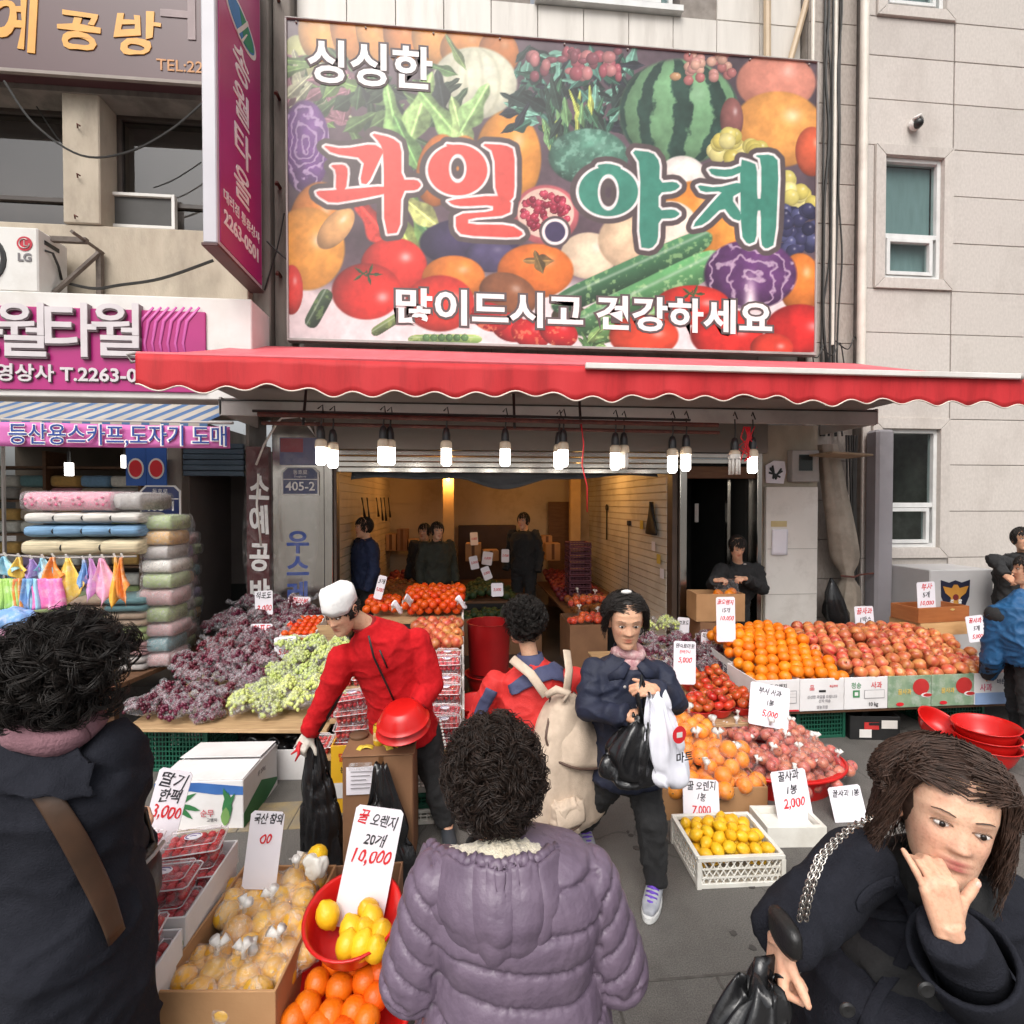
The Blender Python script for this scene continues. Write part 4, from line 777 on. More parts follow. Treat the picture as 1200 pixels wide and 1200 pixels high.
def polyd(poly,sx,sy,ox,oy):
 P = [(ox + x / sx,oy + y / sy) for x,y in poly]; n = len(P)
 # one round of corner cutting gives brush-like corners
 Q = []
 for i in range(n):
  a,b = P[i],P[(i + 1) % n]; Q += [(a[0] * .8 + b[0] * .2,a[1] * .8 + b[1] * .2),(a[0] * .2 + b[0] * .8,a[1] * .2 + b[1] * .8)]
 P = Q; n = len(P); x0 = min(p[0] for p in P) - 16; x1 = max(p[0] for p in P) + 16; y0 = min(p[1] for p in P) - 16; y1 = max(p[1] for p in P) + 16
 out = np.full(PX.shape,99.0); sel = (PX > x0) & (PX < x1) & (PYY > y0) & (PYY < y1); x,y = PX[sel],PYY[sel]; d2 = np.full(x.shape,1e9); ins = np.zeros(x.shape,bool)
 for i in range(n):
  (ax,ay),(bx,by) = P[i],P[(i + 1) % n]; ex,ey = bx - ax,by - ay; t = np.clip(((x - ax) * ex + (y - ay) * ey) / (ex * ex + ey * ey + 1e-9),0,1); d2 = np.minimum(d2,(x - ax - t * ex) ** 2 + (y - ay - t * ey) ** 2)
  cr = ((ay > y) != (by > y)) & (x < (bx - ax) * (y - ay) / (by - ay + 1e-12) + ax); ins ^= cr
 d = np.sqrt(d2); out[sel] = np.where(ins,-d,d); return out
def ringd(cx,cy,rx,ry,ix,iy,icy): 
 o = (np.sqrt(((PX - cx) / rx) ** 2 + ((PYY - cy) / ry) ** 2) - 1) * min(rx,ry); i = (np.sqrt(((PX - cx) / ix) ** 2 + ((PYY - icy) / iy) ** 2) - 1) * ix; return np.maximum(o,-i)
K = 2.79
A = lambda pts: polyd(pts,K,K,320,0); Bq = lambda pts: polyd(pts,K,K,640,0)
gwa = [A([(160,474),(230,487),(330,470),(366,492),(352,520),(312,606),(284,600),(300,520),(195,505)]),A([(186,540),(235,538),(248,556),(240,625),(205,628),(207,560)]),A([(140,625),(200,622),(380,607),(384,632),(300,650),(190,668),(146,642)]),A([(318,434),(390,450),(422,475),(422,588),(472,588),(488,605),(472,624),(422,626),(417,762),(364,768),(362,500),(350,470)])]
il = [ringd(320 + 605 / K,557 / K,98 / K,84 / K,28 / K,46 / K,552 / K),A([(560,470),(610,476),(650,486),(652,500),(590,498)]),A([(678,470),(760,474),(792,490),(792,640),(775,662),(728,642),(724,500)]),A([(568,655),(730,638),(782,655),(776,706),(640,716),(640,734),(780,735),(824,764),(800,780),(620,772),(598,750),(598,700),(720,692),(720,672),(620,677),(588,672)])]
ya = [ringd(640 + 205 / K,627 / K,98 / K,82 / K,34 / K,58 / K,630 / K),Bq([(165,540),(205,534),(245,545),(248,558),(180,560)]),Bq([(278,490),(350,498),(374,530),(372,598),(425,594),(442,610),(420,627),(370,632),(370,688),(420,684),(442,700),(420,716),(370,717),(368,790),(345,816),(304,810),(310,540)])]
che = [Bq([(528,550),(600,556),(640,540),(652,560),(600,582),(545,576)]),Bq([(492,604),(560,614),(640,594),(646,625),(606,648),(642,700),(638,726),(608,716),(580,678),(520,736),(472,746),(556,650),(578,627),(510,631)]),Bq([(634,520),(665,528),(692,540),(692,650),(704,650),(704,522),(680,508),(740,505),(764,530),(752,800),(720,817),(703,800),(703,690),(692,690),(690,790),(660,802),(638,770)])]
for parts_,col in ((gwa,(224,92,82)),(il,(224,92,82)),(ya,(66,142,122)),(che,(66,142,122))):
 d = np.minimum.reduce(parts_); put(np.clip((9.0 - d) / 1.2,0,1),C3(92,80,80))
 dw = np.minimum.reduce([np.roll(np.roll(q,2,1),1,0) * 0 + q for q in parts_]); put(np.clip((3.0 - dw) / 1.0,0,1),C3(240,234,232)); put(np.clip((-d + .2) / 1.0,0,1),C3(*col))
dd = np.hypot(PX - 651,PYY - 272); put(np.clip(19 - dd,0,1),C3(92,80,80)); put(np.clip(16 - dd,0,1),C3(238,232,230)); put(np.clip(12.5 - dd,0,1),C3(66,56,92))
win(None,0,0); IMG = 255 * (np.clip(IMG,0,255) / 255) ** 1.14; IMG = IMG * .92 + np.array([214,200,206]) * .08
IMG = np.clip(IMG * (1 + .12 * (N3 - .5) + .10 * (N2 - .5) + .10 * (N1 - .5))[...,None],0,255)
raster('print',lin(IMG) * .95,BX1 - BX0,BZ1 - BZ0,bn,vcol('printed banner',.32,.4),(BX0,5.902,BZ0))
grey = mat('print grey',srgb(96,84,84))
for body,px,py,s,sxx in (('싱싱한',434,80,.50,1.0),('많이드시고 건강하세요',691,369,.42,1.13)):
 p = W(px,py,5.898); text(body,s,bn,p,grey,FACE,.0005,.036,sx=sxx); text(body,s,bn,p + Vector((0,-.003,.0)),WHITEI(),FACE,.0005,.012,sx=sxx)
for k in range(9):
 x = BX0 + .1 + k * (BX1 - BX0 - .2) / 8; MB().ell((x,5.895,BZ1 - .03),.012,8,6).build('bolt',M('galv'),bn)
def arr(me):
 n = len(me.vertices); v = np.zeros(n * 3,np.float32); me.vertices.foreach_get('co',v); return v.reshape(-1,3)
def displace(me,fn,it=1):
 n = len(me.vertices); nn = np.zeros(n * 3,np.float32); me.vertices.foreach_get('normal',nn); v = arr(me); d = fn(v); v = v + nn.reshape(-1,3) * np.asarray(d)[:,None]; me.vertices.foreach_set('co',v.astype(np.float32).ravel()); me.update()
# ================================================================ FRUIT
def skin(name,prof,n=14,mats=None,extra=None):
 mb = MB().lathe(prof,n)
 if extra: extra(mb)
 return mb.mesh(name,mats,True)
m_or = mat('orange peel',srgb(238,136,14),srgb(228,114,8),.42,9,.25,90,spec=.5,rand=.14)
m_tan = mat('tangerine peel',srgb(220,80,6),srgb(208,64,4),.4,9,.25,90,rand=.14)
m_ap = mat('apple skin',srgb(172,42,38),srgb(214,136,84),.30,7,.02,30,stretch=(3,3,.5),rand=.3,c3=srgb(206,164,96),dscale=5,damt=.8)
m_apb = mat('bagged apple skin',srgb(166,54,52),srgb(204,128,98),.35,7,.02,30,stretch=(3,3,.5),rand=.2)
m_lem = mat('lemon peel',srgb(238,190,34),srgb(228,170,22),.4,7,.25,80,rand=.12,c3=srgb(206,190,60),dscale=8,damt=.3)
m_tom = mat('tomato skin',srgb(196,44,26),srgb(186,96,48),.25,5,0,rand=.2,c3=srgb(140,140,60),dscale=8,damt=.5)
m_mel = mat('golden fruit skin',srgb(232,178,56),srgb(218,158,44),.4,8,.1,40,stretch=(4,4,.4),rand=.12,c3=srgb(170,150,70),dscale=9,damt=.4)
m_stem = mat('dry stem',srgb(96,74,40),srgb(74,80,40),.8,20)
def prof_round(r,dip=.0,k=10,zs=1.0,taper=0.0):
 out = []
 for i in range(k + 1):
  a = PI * (i / k); z = -math.cos(a); rr = math.sin(a)
  zz = z * zs - (dip * math.exp(-(rr / .38) ** 2) if z > 0 else -dip * .6 * math.exp(-(rr / .3) ** 2))
  out.append((max(r * rr * (1 - taper * (.5 - z * .5)),r * .012),r * zz))
 return out
def me_orange(r,m): return skin('orange',prof_round(r,.05,10,.96),14,[m,m_stem],lambda b: b.lathe([(.001,r * .90),(r * .1,r * .9),(r * .06,r * .93),(.001,r * .93)],5,mi=1))
def me_apple(r,m): return skin('apple',prof_round(r,.3,12,.94,.14),14,[m,m_stem],lambda b: b.tube([(0,0,r * .62),(r * .08,0,r * .98)],r * .05,5,mi=1))
def me_lemon(r,m): return skin('lemon',[(r * .02,-r * 1.42),(r * .2,-r * 1.34),(r * .3,-r * 1.16),(r * .68,-r * .86),(r * .95,-r * .4),(r,0),(r * .95,r * .4),(r * .68,r * .86),(r * .32,r * 1.12),(r * .2,r * 1.24),(r * .02,r * 1.28)],12,m)
def me_tomato(r,m):
 def cal(b):
  for k in range(5):
   a = k * 2 * PI / 5; b.add([(r * .06,0,r * .72),(r * .5 * math.cos(a - .12),r * .5 * math.sin(a - .12),r * .76),(r * .62 * math.cos(a),r * .62 * math.sin(a),r * .7),(r * .5 * math.cos(a + .12),r * .5 * math.sin(a + .12),r * .76)],[(0,1,2,3)],1)
 return skin('tomato',prof_round(r,.18,10,.84),14,[m,mat('tomato calyx',srgb(60,96,40))],cal)
F_or = [me_orange(.052,m_or),me_orange(.049,m_or),me_orange(.055,m_or)]
F_tan = [me_orange(.046,m_tan),me_orange(.043,m_tan)]
F_ap = [me_apple(.059,m_ap),me_apple(.056,m_ap),me_apple(.062,m_ap)]
F_apb = [me_apple(.043,m_apb),me_apple(.041,m_apb)]
F_lem = [me_lemon(.033,m_lem),me_lemon(.031,m_lem)]
F_lemb = [me_lemon(.042,m_lem),me_lemon(.04,m_lem)]
m_orb = mat('deep orange peel',srgb(228,108,8),srgb(216,92,6),.42,9,.25,90,rand=.14)
F_orb = [me_orange(.048,m_orb),me_orange(.045,m_orb)]
m_obag = mat('bagged orange peel',srgb(238,148,22),srgb(230,128,14),.42,9,.25,90,rand=.14); F_obag = [me_orange(.057,m_obag),me_orange(.053,m_obag)]
F_tom = [me_tomato(.042,m_tom),me_tomato(.039,m_tom)]
F_mel = [skin('golden_fruit',prof_round(.048,.06,10,1.12),14,m_mel),skin('golden_fruit',prof_round(.044,.06,10,1.2),14,m_mel)]
def rrot(full=True): return (random.uniform(0,6.28),random.uniform(0,6.28),random.uniform(0,6.28)) if full else (random.uniform(-.6,.6),random.uniform(-.6,.6),random.uniform(0,6.28))
def heap(name,meshes,r,x0,x1,y0,y1,hf,label,cat,group,layers=2,ok=None,flat=1.0):
 """a pile: hexagonal layers under the surface hf(x, y), each fruit an object of its own"""
 n = 0; sx = 2 * r * 1.0; sy = sx * .87
 for L in range(layers):
  j = 0; y = y0 + r + L * sy * .55
  while y < y1 - r * .6:
   x = x0 + r + (sx / 2 if (j + L) % 2 else 0)
   while x < x1 - r * .5:
    px,py = x + random.uniform(-.18,.18) * r,y + random.uniform(-.18,.18) * r
    if ok is None or ok(px,py):
     o = link(name,random.choice(meshes),None,(px,py,hf(px,py) - r - L * r * 1.5 + random.uniform(-.3,.25) * r),rrot()); tag(o,label,cat,group); n += 1
    x += sx
   y += sy; j += 1
 return n

# ================================================================ PRICE CARDS
def price_card(p,w,h,yaw=0,tilt=.2,roll=0,lines=(),label='',name='price_card'):
 """p: middle of the bottom edge; lines: (text, colour, height in m, up the card 0..1)"""
 t = thing(name,label,'price card',p); t.rotation_euler = Euler((PI / 2 - tilt,roll,yaw),'XYZ')
 k = .012; c = MB().prism([(-w / 2 + k,0),(w / 2 - k,0),(w / 2,k),(w / 2,h - k),(w / 2 - k,h),(-w / 2 + k,h),(-w / 2,h - k),(-w / 2,k)],-.002,.002).build('card',M('paper'),t)
 for s,col,hh,v,*xo in lines:
  m = {'k': INK,'r': RED,'b': BLUEI}[col](); L = max(len(s) * .55,1)
  text(s,hh,t,((xo[0] if xo else random.uniform(-.03,.03)) * w,h * v,.0035),m,(0,0,random.uniform(-.07,.07)),.0005,hh * .012,'CENTER',sx=random.uniform(.8,.95),shear=.22,name='handwriting',maxw=w * (xo[1] if xo else .86))
 return t
def card_px(px0,py0,px1,py1,Y,lines,label,yaw=0,tilt=.2,roll=0,name='price_card'):
 """card whose upright rectangle stands at depth Y"""
 a,b = W((px0 + px1) / 2,py1,Y),W((px0 + px1) / 2,py0,Y); w = (W(px1,py1,Y) - W(px0,py1,Y)).length
 return price_card(a,w,(b - a).length / math.cos(tilt),yaw,tilt,roll,lines,label,name)

# ================================================================ BOXES, CRATES, BOWLS
def open_box(name,label,cat,x0,x1,y0,y1,z0,z1,m,rz=0,t=.008,flaps=0,group=None,floor=.02,hole=True):
 cx,cy = (x0 + x1) / 2,(y0 + y1) / 2; X,Y_ = (x1 - x0) / 2,(y1 - y0) / 2; h = z1 - z0
 r = thing(name,label,cat,(cx,cy,z0),rz,group)
 b = MB().bx(-X,X,-Y_,-Y_ + t,0,h).bx(-X,X,Y_ - t,Y_,0,h).bx(-X,-X + t,-Y_ + t,Y_ - t,0,h).bx(X - t,X,-Y_ + t,Y_ - t,0,h).bx(-X + t,X - t,-Y_ + t,Y_ - t,0,floor)
 b.build('box_body',m,r,bevel=.002)
 if hole: MB().prism([(-.05,-.012),(.05,-.012),(.056,0),(.05,.012),(-.05,.012),(-.056,0)],0,.003,Matrix.Translation((0,-Y_ - .0005,h * .68)) @ Matrix.Rotation(PI / 2,4,'X')).build('hand_hole',M('black'),r)
 if flaps:
  for s in (-1,1): MB().box((0,0,0),(2 * X - .01,.004,Y_ * .9)).build('flap',m,r,loc=(0,s * (Y_ + .015),h - Y_ * .42),rot=(s * R_(6),0,0))
 return r
def printed(r,items,face,X,Y_,h):
 """flat print on the front (f) or left (l) face of a box of half sizes X, Y_ and height h; items: ('t',text,size,x,z,mat) or ('p',poly,mat)"""
 k = 0
 for it in items:
  k += 1; e = .0015 + .0006 * k
  Mx = (Matrix.Translation((0,-Y_ - e,0)) @ Matrix.Rotation(PI / 2,4,'X')) if face == 'f' else (Matrix.Translation((-X - e,0,0)) @ Euler((PI / 2,0,-PI / 2)).to_matrix().to_4x4()) if face == 'l' else (Matrix.Translation((X + e,0,0)) @ Euler((PI / 2,0,PI / 2)).to_matrix().to_4x4())
  if it[0] == 't': text(it[1],it[2],r,Mx @ Vector((it[3],it[4],0)),it[5],Mx.to_euler(),.0004,it[2] * .01,name='print',sx=.9)
  else: MB().prism(it[1],0,.0008,Mx).build('print',it[2],r)
def rect(x0,x1,z0,z1): return [(x0,z0),(x1,z0),(x1,z1),(x0,z1)]
def lattice_crate(name,label,x0,x1,y0,y1,z0,z1,m,rz=0,group=None,nx=9,nz=3,diag=False):
 cx,cy = (x0 + x1) / 2,(y0 + y1) / 2; X,Y_ = (x1 - x0) / 2,(y1 - y0) / 2; h = z1 - z0; r = thing(name,label,'crate',(cx,cy,z0),rz,group)
 b = MB(); t = .006
 b.bx(-X,X,-Y_,Y_,0,.01)
 for s in (-1,1):
  b.bx(-X - .008,X + .008,s * Y_ - .012,s * Y_ + .012,h - .022,h); b.bx(s * X - .012,s * X + .012,-Y_ + .013,Y_ - .013,h - .0225,h - .0005)
  b.bx(-X,X,s * Y_ - t,s * Y_ + t,.0,.025); b.bx(s * X - t,s * X + t,-Y_ + t,Y_ - t,.0,.025)
  for q in (-1,1): b.bx(s * X - .012,s * X + .012,q * Y_ - .012,q * Y_ + .012,0,h - .023)
 b.build('rim_and_posts',m,r,bevel=.002)
 for s,lab in ((-1,'front'),(1,'back')):
  for ax in (0,1):
   L = X if ax == 0 else Y_; n = max(3,int(nx * L / X)); w = MB()
   for k in range(n + 1):
    u = -L + 2 * L * k / n
    if diag:
     for dd in (-1,1):
      p,q = u,u + dd * h * .55
      q = max(-L,min(L,q)); P = [(p,.0),(q,h - .02)]
      w.tube([((P[0][0],s * Y_,P[0][1]) if ax == 0 else (s * X,P[0][0],P[0][1])),((P[1][0],s * Y_,P[1][1]) if ax == 0 else (s * X,P[1][0],P[1][1]))],.004,4,False)
    else: w.box((u,s * Y_,h / 2) if ax == 0 else (s * X,u,h / 2),(.008,.006,h - .03) if ax == 0 else (.006,.008,h - .03))
   for k in range(1,nz + 1):
    z = .01 + (h - .03) * k / (nz + 1); w.box((0,s * Y_,z) if ax == 0 else (s * X,0,z),(2 * L,.007,.008) if ax == 0 else (.007,2 * L,.008))
   w.build('lattice_side',m,r)
 return r
def bowl(name,label,r,h,loc,rot=(0,0,0),m=None,cat='bowl',group=None,th=.006,ribs=True):
 p = [(r * .55,0),(r * .62,.004),(r * .8,h * .35),(r * .93,h * .75),(r,h - .006),(r * 1.05,h - .002),(r * 1.06,h),(r * 1.0,h + .002),(r * .97,h - .004),(r * .9,h * .74),(r * .77,h * .36),(r * .6,th),(.001,th)]
 o = MB().lathe([(.001,0)] + p,36).build(name,m or M('redplastic'),None,True,loc=loc,rot=rot); return tag(o,label,cat,group)

# ================================================================ BAGS OF FRUIT
def fuse(shapes,voxel,smooth=2,name='fused'):
 """voxel union of a builder's shapes into one closed surface"""
 me = shapes.mesh('tmp',[],False,fix=True); o = bpy.data.objects.new('tmp',me); COL.objects.link(o)
 md = o.modifiers.new('r','REMESH'); md.mode = 'VOXEL'; md.voxel_size = voxel
 if smooth: s = o.modifiers.new('s','SMOOTH'); s.iterations = smooth; s.factor = .5
 dg = bpy.context.evaluated_depsgraph_get(); r = bpy.data.meshes.new_from_object(o.evaluated_get(dg)); bpy.data.objects.remove(o); bpy.data.meshes.remove(me); r.name = name
 r.polygons.foreach_set('use_smooth',[True] * len(r.polygons)); return r
def film_mesh(pts,r,m,knot=None,vox=.014,seed=0):
 b = MB()
 for p in pts: b.ell(p,r * 1.13,10,7)
 c = sum((Vector(p) for p in pts),Vector()) / len(pts)
 b.ell(c,r * 1.5,10,7)
 if knot is not None:
  k = Vector(knot); b.tube([c,c.lerp(k,.75),k],[r * 1.3,r * .45,r * .25],10)
  for q in range(6):
   a = q * PI / 3 + seed; b.tube([k,k + (k - c).normalized() * r * .7 + Vector((math.cos(a),math.sin(a),.2)) * r * .8],[r * .25,r * .12],6)
 me = fuse(b,vox,2,'film'); me.materials.append(m)
 v = np.zeros(len(me.vertices) * 3,np.float32); me.vertices.foreach_get('co',v); v = v.reshape(-1,3)
 nn = np.zeros(len(me.vertices) * 3,np.float32); me.vertices.foreach_get('normal',nn); nn = nn.reshape(-1,3)
 d = np.array([noise.noise(Vector(p) * 38 + Vector((seed,0,0))) for p in v]); v += nn * (d * r * .16)[:,None]; me.vertices.foreach_set('co',v.ravel()); me.update(); return me
def cluster(n,r,sx,sy,sz,seed):
 """n touching balls packed into an ellipsoid by relaxation"""
 rs = np.random.RandomState(seed); P = (rs.rand(n,3) - .5) * 2 * np.array([sx,sy,sz])
 for it in range(160):
  d = P[:,None] - P[None]; L = np.linalg.norm(d,axis=-1) + 1e-9; ov = np.clip(2 * r - L,0,None); np.fill_diagonal(ov,0)
  P += (d / L[...,None] * ov[...,None] * .25).sum(1); P -= P * .012 * np.array([1,1,1.5]); P[:,2] = np.maximum(P[:,2],r)
 return P
def fruit_bag(name,label,group,meshes,n,r,dims,seed,mfilm,piece,knot=True,variants=2,cat='bag of fruit'):
 out = []
 for s in range(variants):
  P = cluster(n,r,*dims,seed + s); t = thing(name,label,cat,(0,0,0),0,group)
  for p in P: link(piece,random.choice(meshes),t,p,rrot())
  top = Vector(P.mean(0)) + Vector((random.uniform(-.3,.3) * r,random.uniform(-.3,.3) * r,P[:,2].max() - P[:,2].mean() + r * 1.9)); mm = film_mesh(P,r,mfilm,top if knot else None,r * .3,seed + s); link('film',mm,t)
  if knot: c_ = top + Vector((0,0,.01)); MB().tube([c_ - Vector((0,0,r * .5)),c_,c_ + Vector((.4,.2,.7)) * r],[r * .2,r * .16,r * .4],7).tube([c_,c_ + Vector((-.5,-.2,.6)) * r],[r * .15,r * .38],7).build('knot',mat('bag knot',srgb(232,228,222),srgb(206,200,194),.3,30,.4,60),t,True)
  out.append((t,list(t.children)))
 return out
def set_bags(protos,places,label=None):
 for i,(loc,rz) in enumerate(places):
  p,kids = protos[i % len(protos)]
  rot = (random.uniform(-.25,.25),random.uniform(-.25,.25),rz)
  if i < len(protos): p.location = loc; p.rotation_euler = rot; 
  else: copy_tree(p,loc,rot,kids=kids)
 for p,kids in protos[len(places):]:
  for k in kids: bpy.data.objects.remove(k)
  bpy.data.objects.remove(p)
f_clear = film('clear bag film',(.9,.9,.92),.045,.12,.12,.5,30)
f_mel = film('fruit bag film',(.95,.93,.9),.17,.3,.1,1.0,22)
f_net = film('milky bag film',(.92,.9,.9),.16,.16,.2,.6,34)

# ================================================================ RIGHT: the long fruit table
tb = thing('fruit_table','low board table on the right carrying cartons of oranges and apples','table',(0,0,0))
B('tabletop',M('darkwood'),tb,2.28,5.7,3.98,5.45,.255,.285,.004)
for x in (2.42,3.5,4.6,5.6):
 for y in (4.2,5.3): B('leg',M('black'),tb,x - .03,x + .03,y - .03,y + .03,0,.254)
cw = M('cardw'); gr_i = mat('green print',srgb(70,140,90)); navy_i = mat('navy print',srgb(50,60,90)); red_i = RED(); tan_i = mat('grey print',srgb(150,146,150))
FY = 3.955
def carton(x0,x1,y1,label,items,z1=.555,m=None,rz=0,y0=None,face='f'):
 r = open_box('fruit_carton',label,'carton',x0,x1,y0 or FY,y1,.288,z1,m or cw,rz,.007,hole=False)
 printed(r,items,face,(x1 - x0) / 2,(y1 - (y0 or FY)) / 2,z1 - .288); return r
carton(2.36,2.735,4.42,'white carton at the left end of the fruit table with small grid print',[('t','제주 오렌지',.045,-.02,.21,INK()),('p',rect(.02,.16,.07,.175),tan_i),('p',rect(.025,.155,.075,.17),cw),('p',rect(.02,.16,.12,.123),tan_i),('p',rect(.02,.16,.148,.15),tan_i),('p',rect(-.17,.18,.005,.018),red_i),('t','국산',.03,-.11,.12,tan_i)])
carton(2.74,3.125,4.42,'white carton with red marks and grey slogan under the oranges',[('t','品',.05,-.09,.19,red_i),('t','취급주의',.022,.1,.2,red_i),('p',rect(-.03,.03,.155,.172),M('black')),('t','신선한 과일을 드립니다',.03,.0,.115,tan_i),('t','산지 직송',.03,.02,.08,tan_i),('t','영농조합',.03,.0,.03,tan_i)])
carton(3.13,3.515,4.42,'white carton lettered in green and red beneath the apples',[('t','청송',.055,-.09,.195,gr_i),('t','사과',.06,.09,.195,red_i),('p',rect(-.12,-.06,.1,.16),gr_i),('p',rect(-.105,-.075,.115,.145),cw),('p',rect(-.02,.16,.09,.16),tan_i),('p',rect(-.016,.156,.094,.156),cw),('t','10 kg',.045,.06,.04,INK())])
gcart = mat('printed green carton',srgb(150,168,140),srgb(110,140,112),.5,9,.02,c3=srgb(200,204,196),dscale=6,damt=.8); appl = mat('printed apple red',srgb(196,60,56),srgb(176,44,44),.4,6)
for x0,lab in ((3.52,'carton printed with red apples on green, left of the pair'),(3.915,'carton printed with red apples on green, right of the pair')):
 carton(x0,x0 + .39,4.42,lab,[('p',[(.1 + .075 * math.cos(a),.17 + .07 * math.sin(a)) for a in np.linspace(0,2 * PI,18)[:-1]],appl),('p',[(.15 + .05 * math.cos(a),.1 + .02 * math.sin(a)) for a in np.linspace(0,2 * PI,14)[:-1]],cw),('p',[(.16 + .04 * math.cos(a),.1 + .015 * math.sin(a)) for a in np.linspace(0,2 * PI,14)[:-1]],appl),('t','꿀사과',.05,-.05,.13,mat('yellow print',srgb(226,190,90))),('p',[(-.09 + .035 * math.cos(a),.03 + .016 * math.sin(a)) for a in np.linspace(0,2 * PI,14)[:-1]],red_i)],m=gcart)
carton(4.31,4.70,4.42,'blue and white carton with magenta lettering at the far right of table',[('p',rect(-.19,.19,.0,.1),mat('print sky blue',srgb(150,176,216))),('t','사과',.07,-.09,.14,mat('print magenta',srgb(206,50,100))),('t','바른',.05,.05,.19,navy_i)])
carton(4.71,5.1,4.42,'plain white carton hidden at the right edge of the table',[])
carton(2.44,2.8,5.0,'white carton behind the left end carton with navy print on its side',[('t','감귤',.1,.12,.15,navy_i),('t','제주',.06,-.08,.17,red_i),('p',[(-.16 + .05 * math.cos(a),.14 + .06 * math.sin(a)) for a in np.linspace(0,2 * PI,14)[:-1]],red_i)],rz=R_(-5),y0=4.44,face='l')
for i,x in enumerate((2.83,3.22,3.61,4.0,4.39)): carton(x,x + .385,5.0,['white carton hidden beneath the heaped oranges','white carton in the back row where oranges meet apples','white carton in the back row under the middle apples','white carton in the back row below the wooden gift box','white carton in the back row at the right end'][i],[],y0=4.44)
OH = lambda x,y: .60 + .21 * math.sin(min(1,max(0,(y - 3.96) / .75)) * PI / 2) * (1 - .5 * max(0,(2.55 - x) / .25)) + .02 * math.sin(x * 9 + y * 5)
heap('orange',F_or,.052,2.38,3.2,3.955,5.0,OH,'bright orange in the heap filling the white cartons on the right table','orange','oranges heaped on the right table',2,lambda x,y: x < 3.2 - .12 * (y - 3.95) + .03 * math.sin(y * 30) and x > 2.36 + (y - 4) * .12)
AH = lambda x,y: .60 + .19 * math.sin(min(1,max(0,(y - 3.96) / .8)) * PI / 2) - .05 * max(0,(x - 4.2) / .5) + .02 * math.sin(x * 8 + y * 6)
heap('apple',F_ap,.058,3.02,4.72,3.955,4.98,AH,'mottled red and yellow apple in the heap on the right table','apple','apples heaped on the right table',2,lambda x,y: x > 3.2 - .12 * (y - 3.95) + .03 * math.sin(y * 30) + .06)
gb = open_box('gift_box','orange brown wooden fruit gift box standing open behind the apples','box',W(1071,740,4.98).x,W(1138,740,4.98).x,4.98,5.3,.74,.90,mat('varnished orange wood',srgb(178,108,60),srgb(160,92,48),.4,5,stretch=(1,1,6)),R_(6),.02,hole=False)
B('base_tray',mat('pale pine',srgb(222,176,124),srgb(206,158,106),.6,5,stretch=(1,1,6)),gb,-.3,.3,-.162,.2,-.14,-.003)
MB().prism([(-.03,0),(0,.014),(.04,.004),(.01,-.012)],0,.001,Matrix.Translation((.1,-.1615,.13)) @ Matrix.Rotation(PI / 2,4,'X')).build('print',mat('gold print',srgb(220,190,120)),gb)
# under the table
lattice_crate('green_crate','green lattice crate under the right table below the oranges',2.80,3.22,4.08,4.5,.0,.245,M('greenplastic'),nx=16,nz=5)
lattice_crate('green_crate','second green crate deep under the right table near red tubs',4.15,4.6,4.15,4.6,.0,.245,M('greenplastic'),nx=16,nz=5)
pr_ = open_box('black_box','black printed box with a white patch under the apples','box',3.27,3.68,4.0,4.4,0,.2,M('black'),R_(-8)); printed(pr_,[('p',rect(-.09,.03,.09,.15),appl),('p',rect(-.13,-.03,.02,.09),M('white')),('p',rect(.05,.18,.1,.17),M('white'))],'f',.205,.2,.2)
tx = W(1156,870,3.55).x
for k,lab in enumerate(('red tub at the bottom of the stack before the right table','red tub under another in the stack before the right table','wide red plastic tub in front of the right table, uppermost of its stack')): bowl('red_tub',lab,.20,.16,(tx,3.55,.0 + .075 * k),(0,R_(-2 * k),0))
bowl('red_tub','red tub tilted against the table left of the tub stack',.15,.12,(W(1093,850,3.75).x,3.75,.17),(R_(28),R_(8),0))
# price cards over the right table
P10 = lambda a,b: [(a,'r',.055,.86),(b,'k',.045,.68),('10,000','r',.05,.5)]
card_px(840,700,862,752,4.5,[('꿀오렌지','r',.05,.88),('15개','k',.05,.7),('10,000','r',.055,.52)],'tall white price card standing in the oranges before the cardboard box',tilt=.05)
card_px(1003,711,1025,742,5.1,[('꿀사과','r',.075,.8),('1박스','k',.065,.5),('30,000','r',.07,.2)],'white price card behind the apples below the tied canvas',tilt=.1)
card_px(1076,682,1097,722,5.02,[('부사','r',.08,.85),('5개','k',.07,.62),('10,000','r',.065,.38)],'white price card rising from the wooden gift box',tilt=.02,roll=-.05)
card_px(1136,722,1156,752,4.8,[('꿀사과','r',.06,.8),('5개','k',.06,.5),('5,000','r',.06,.2)],'white price card at the right end of the apples',tilt=.1,roll=-.1)

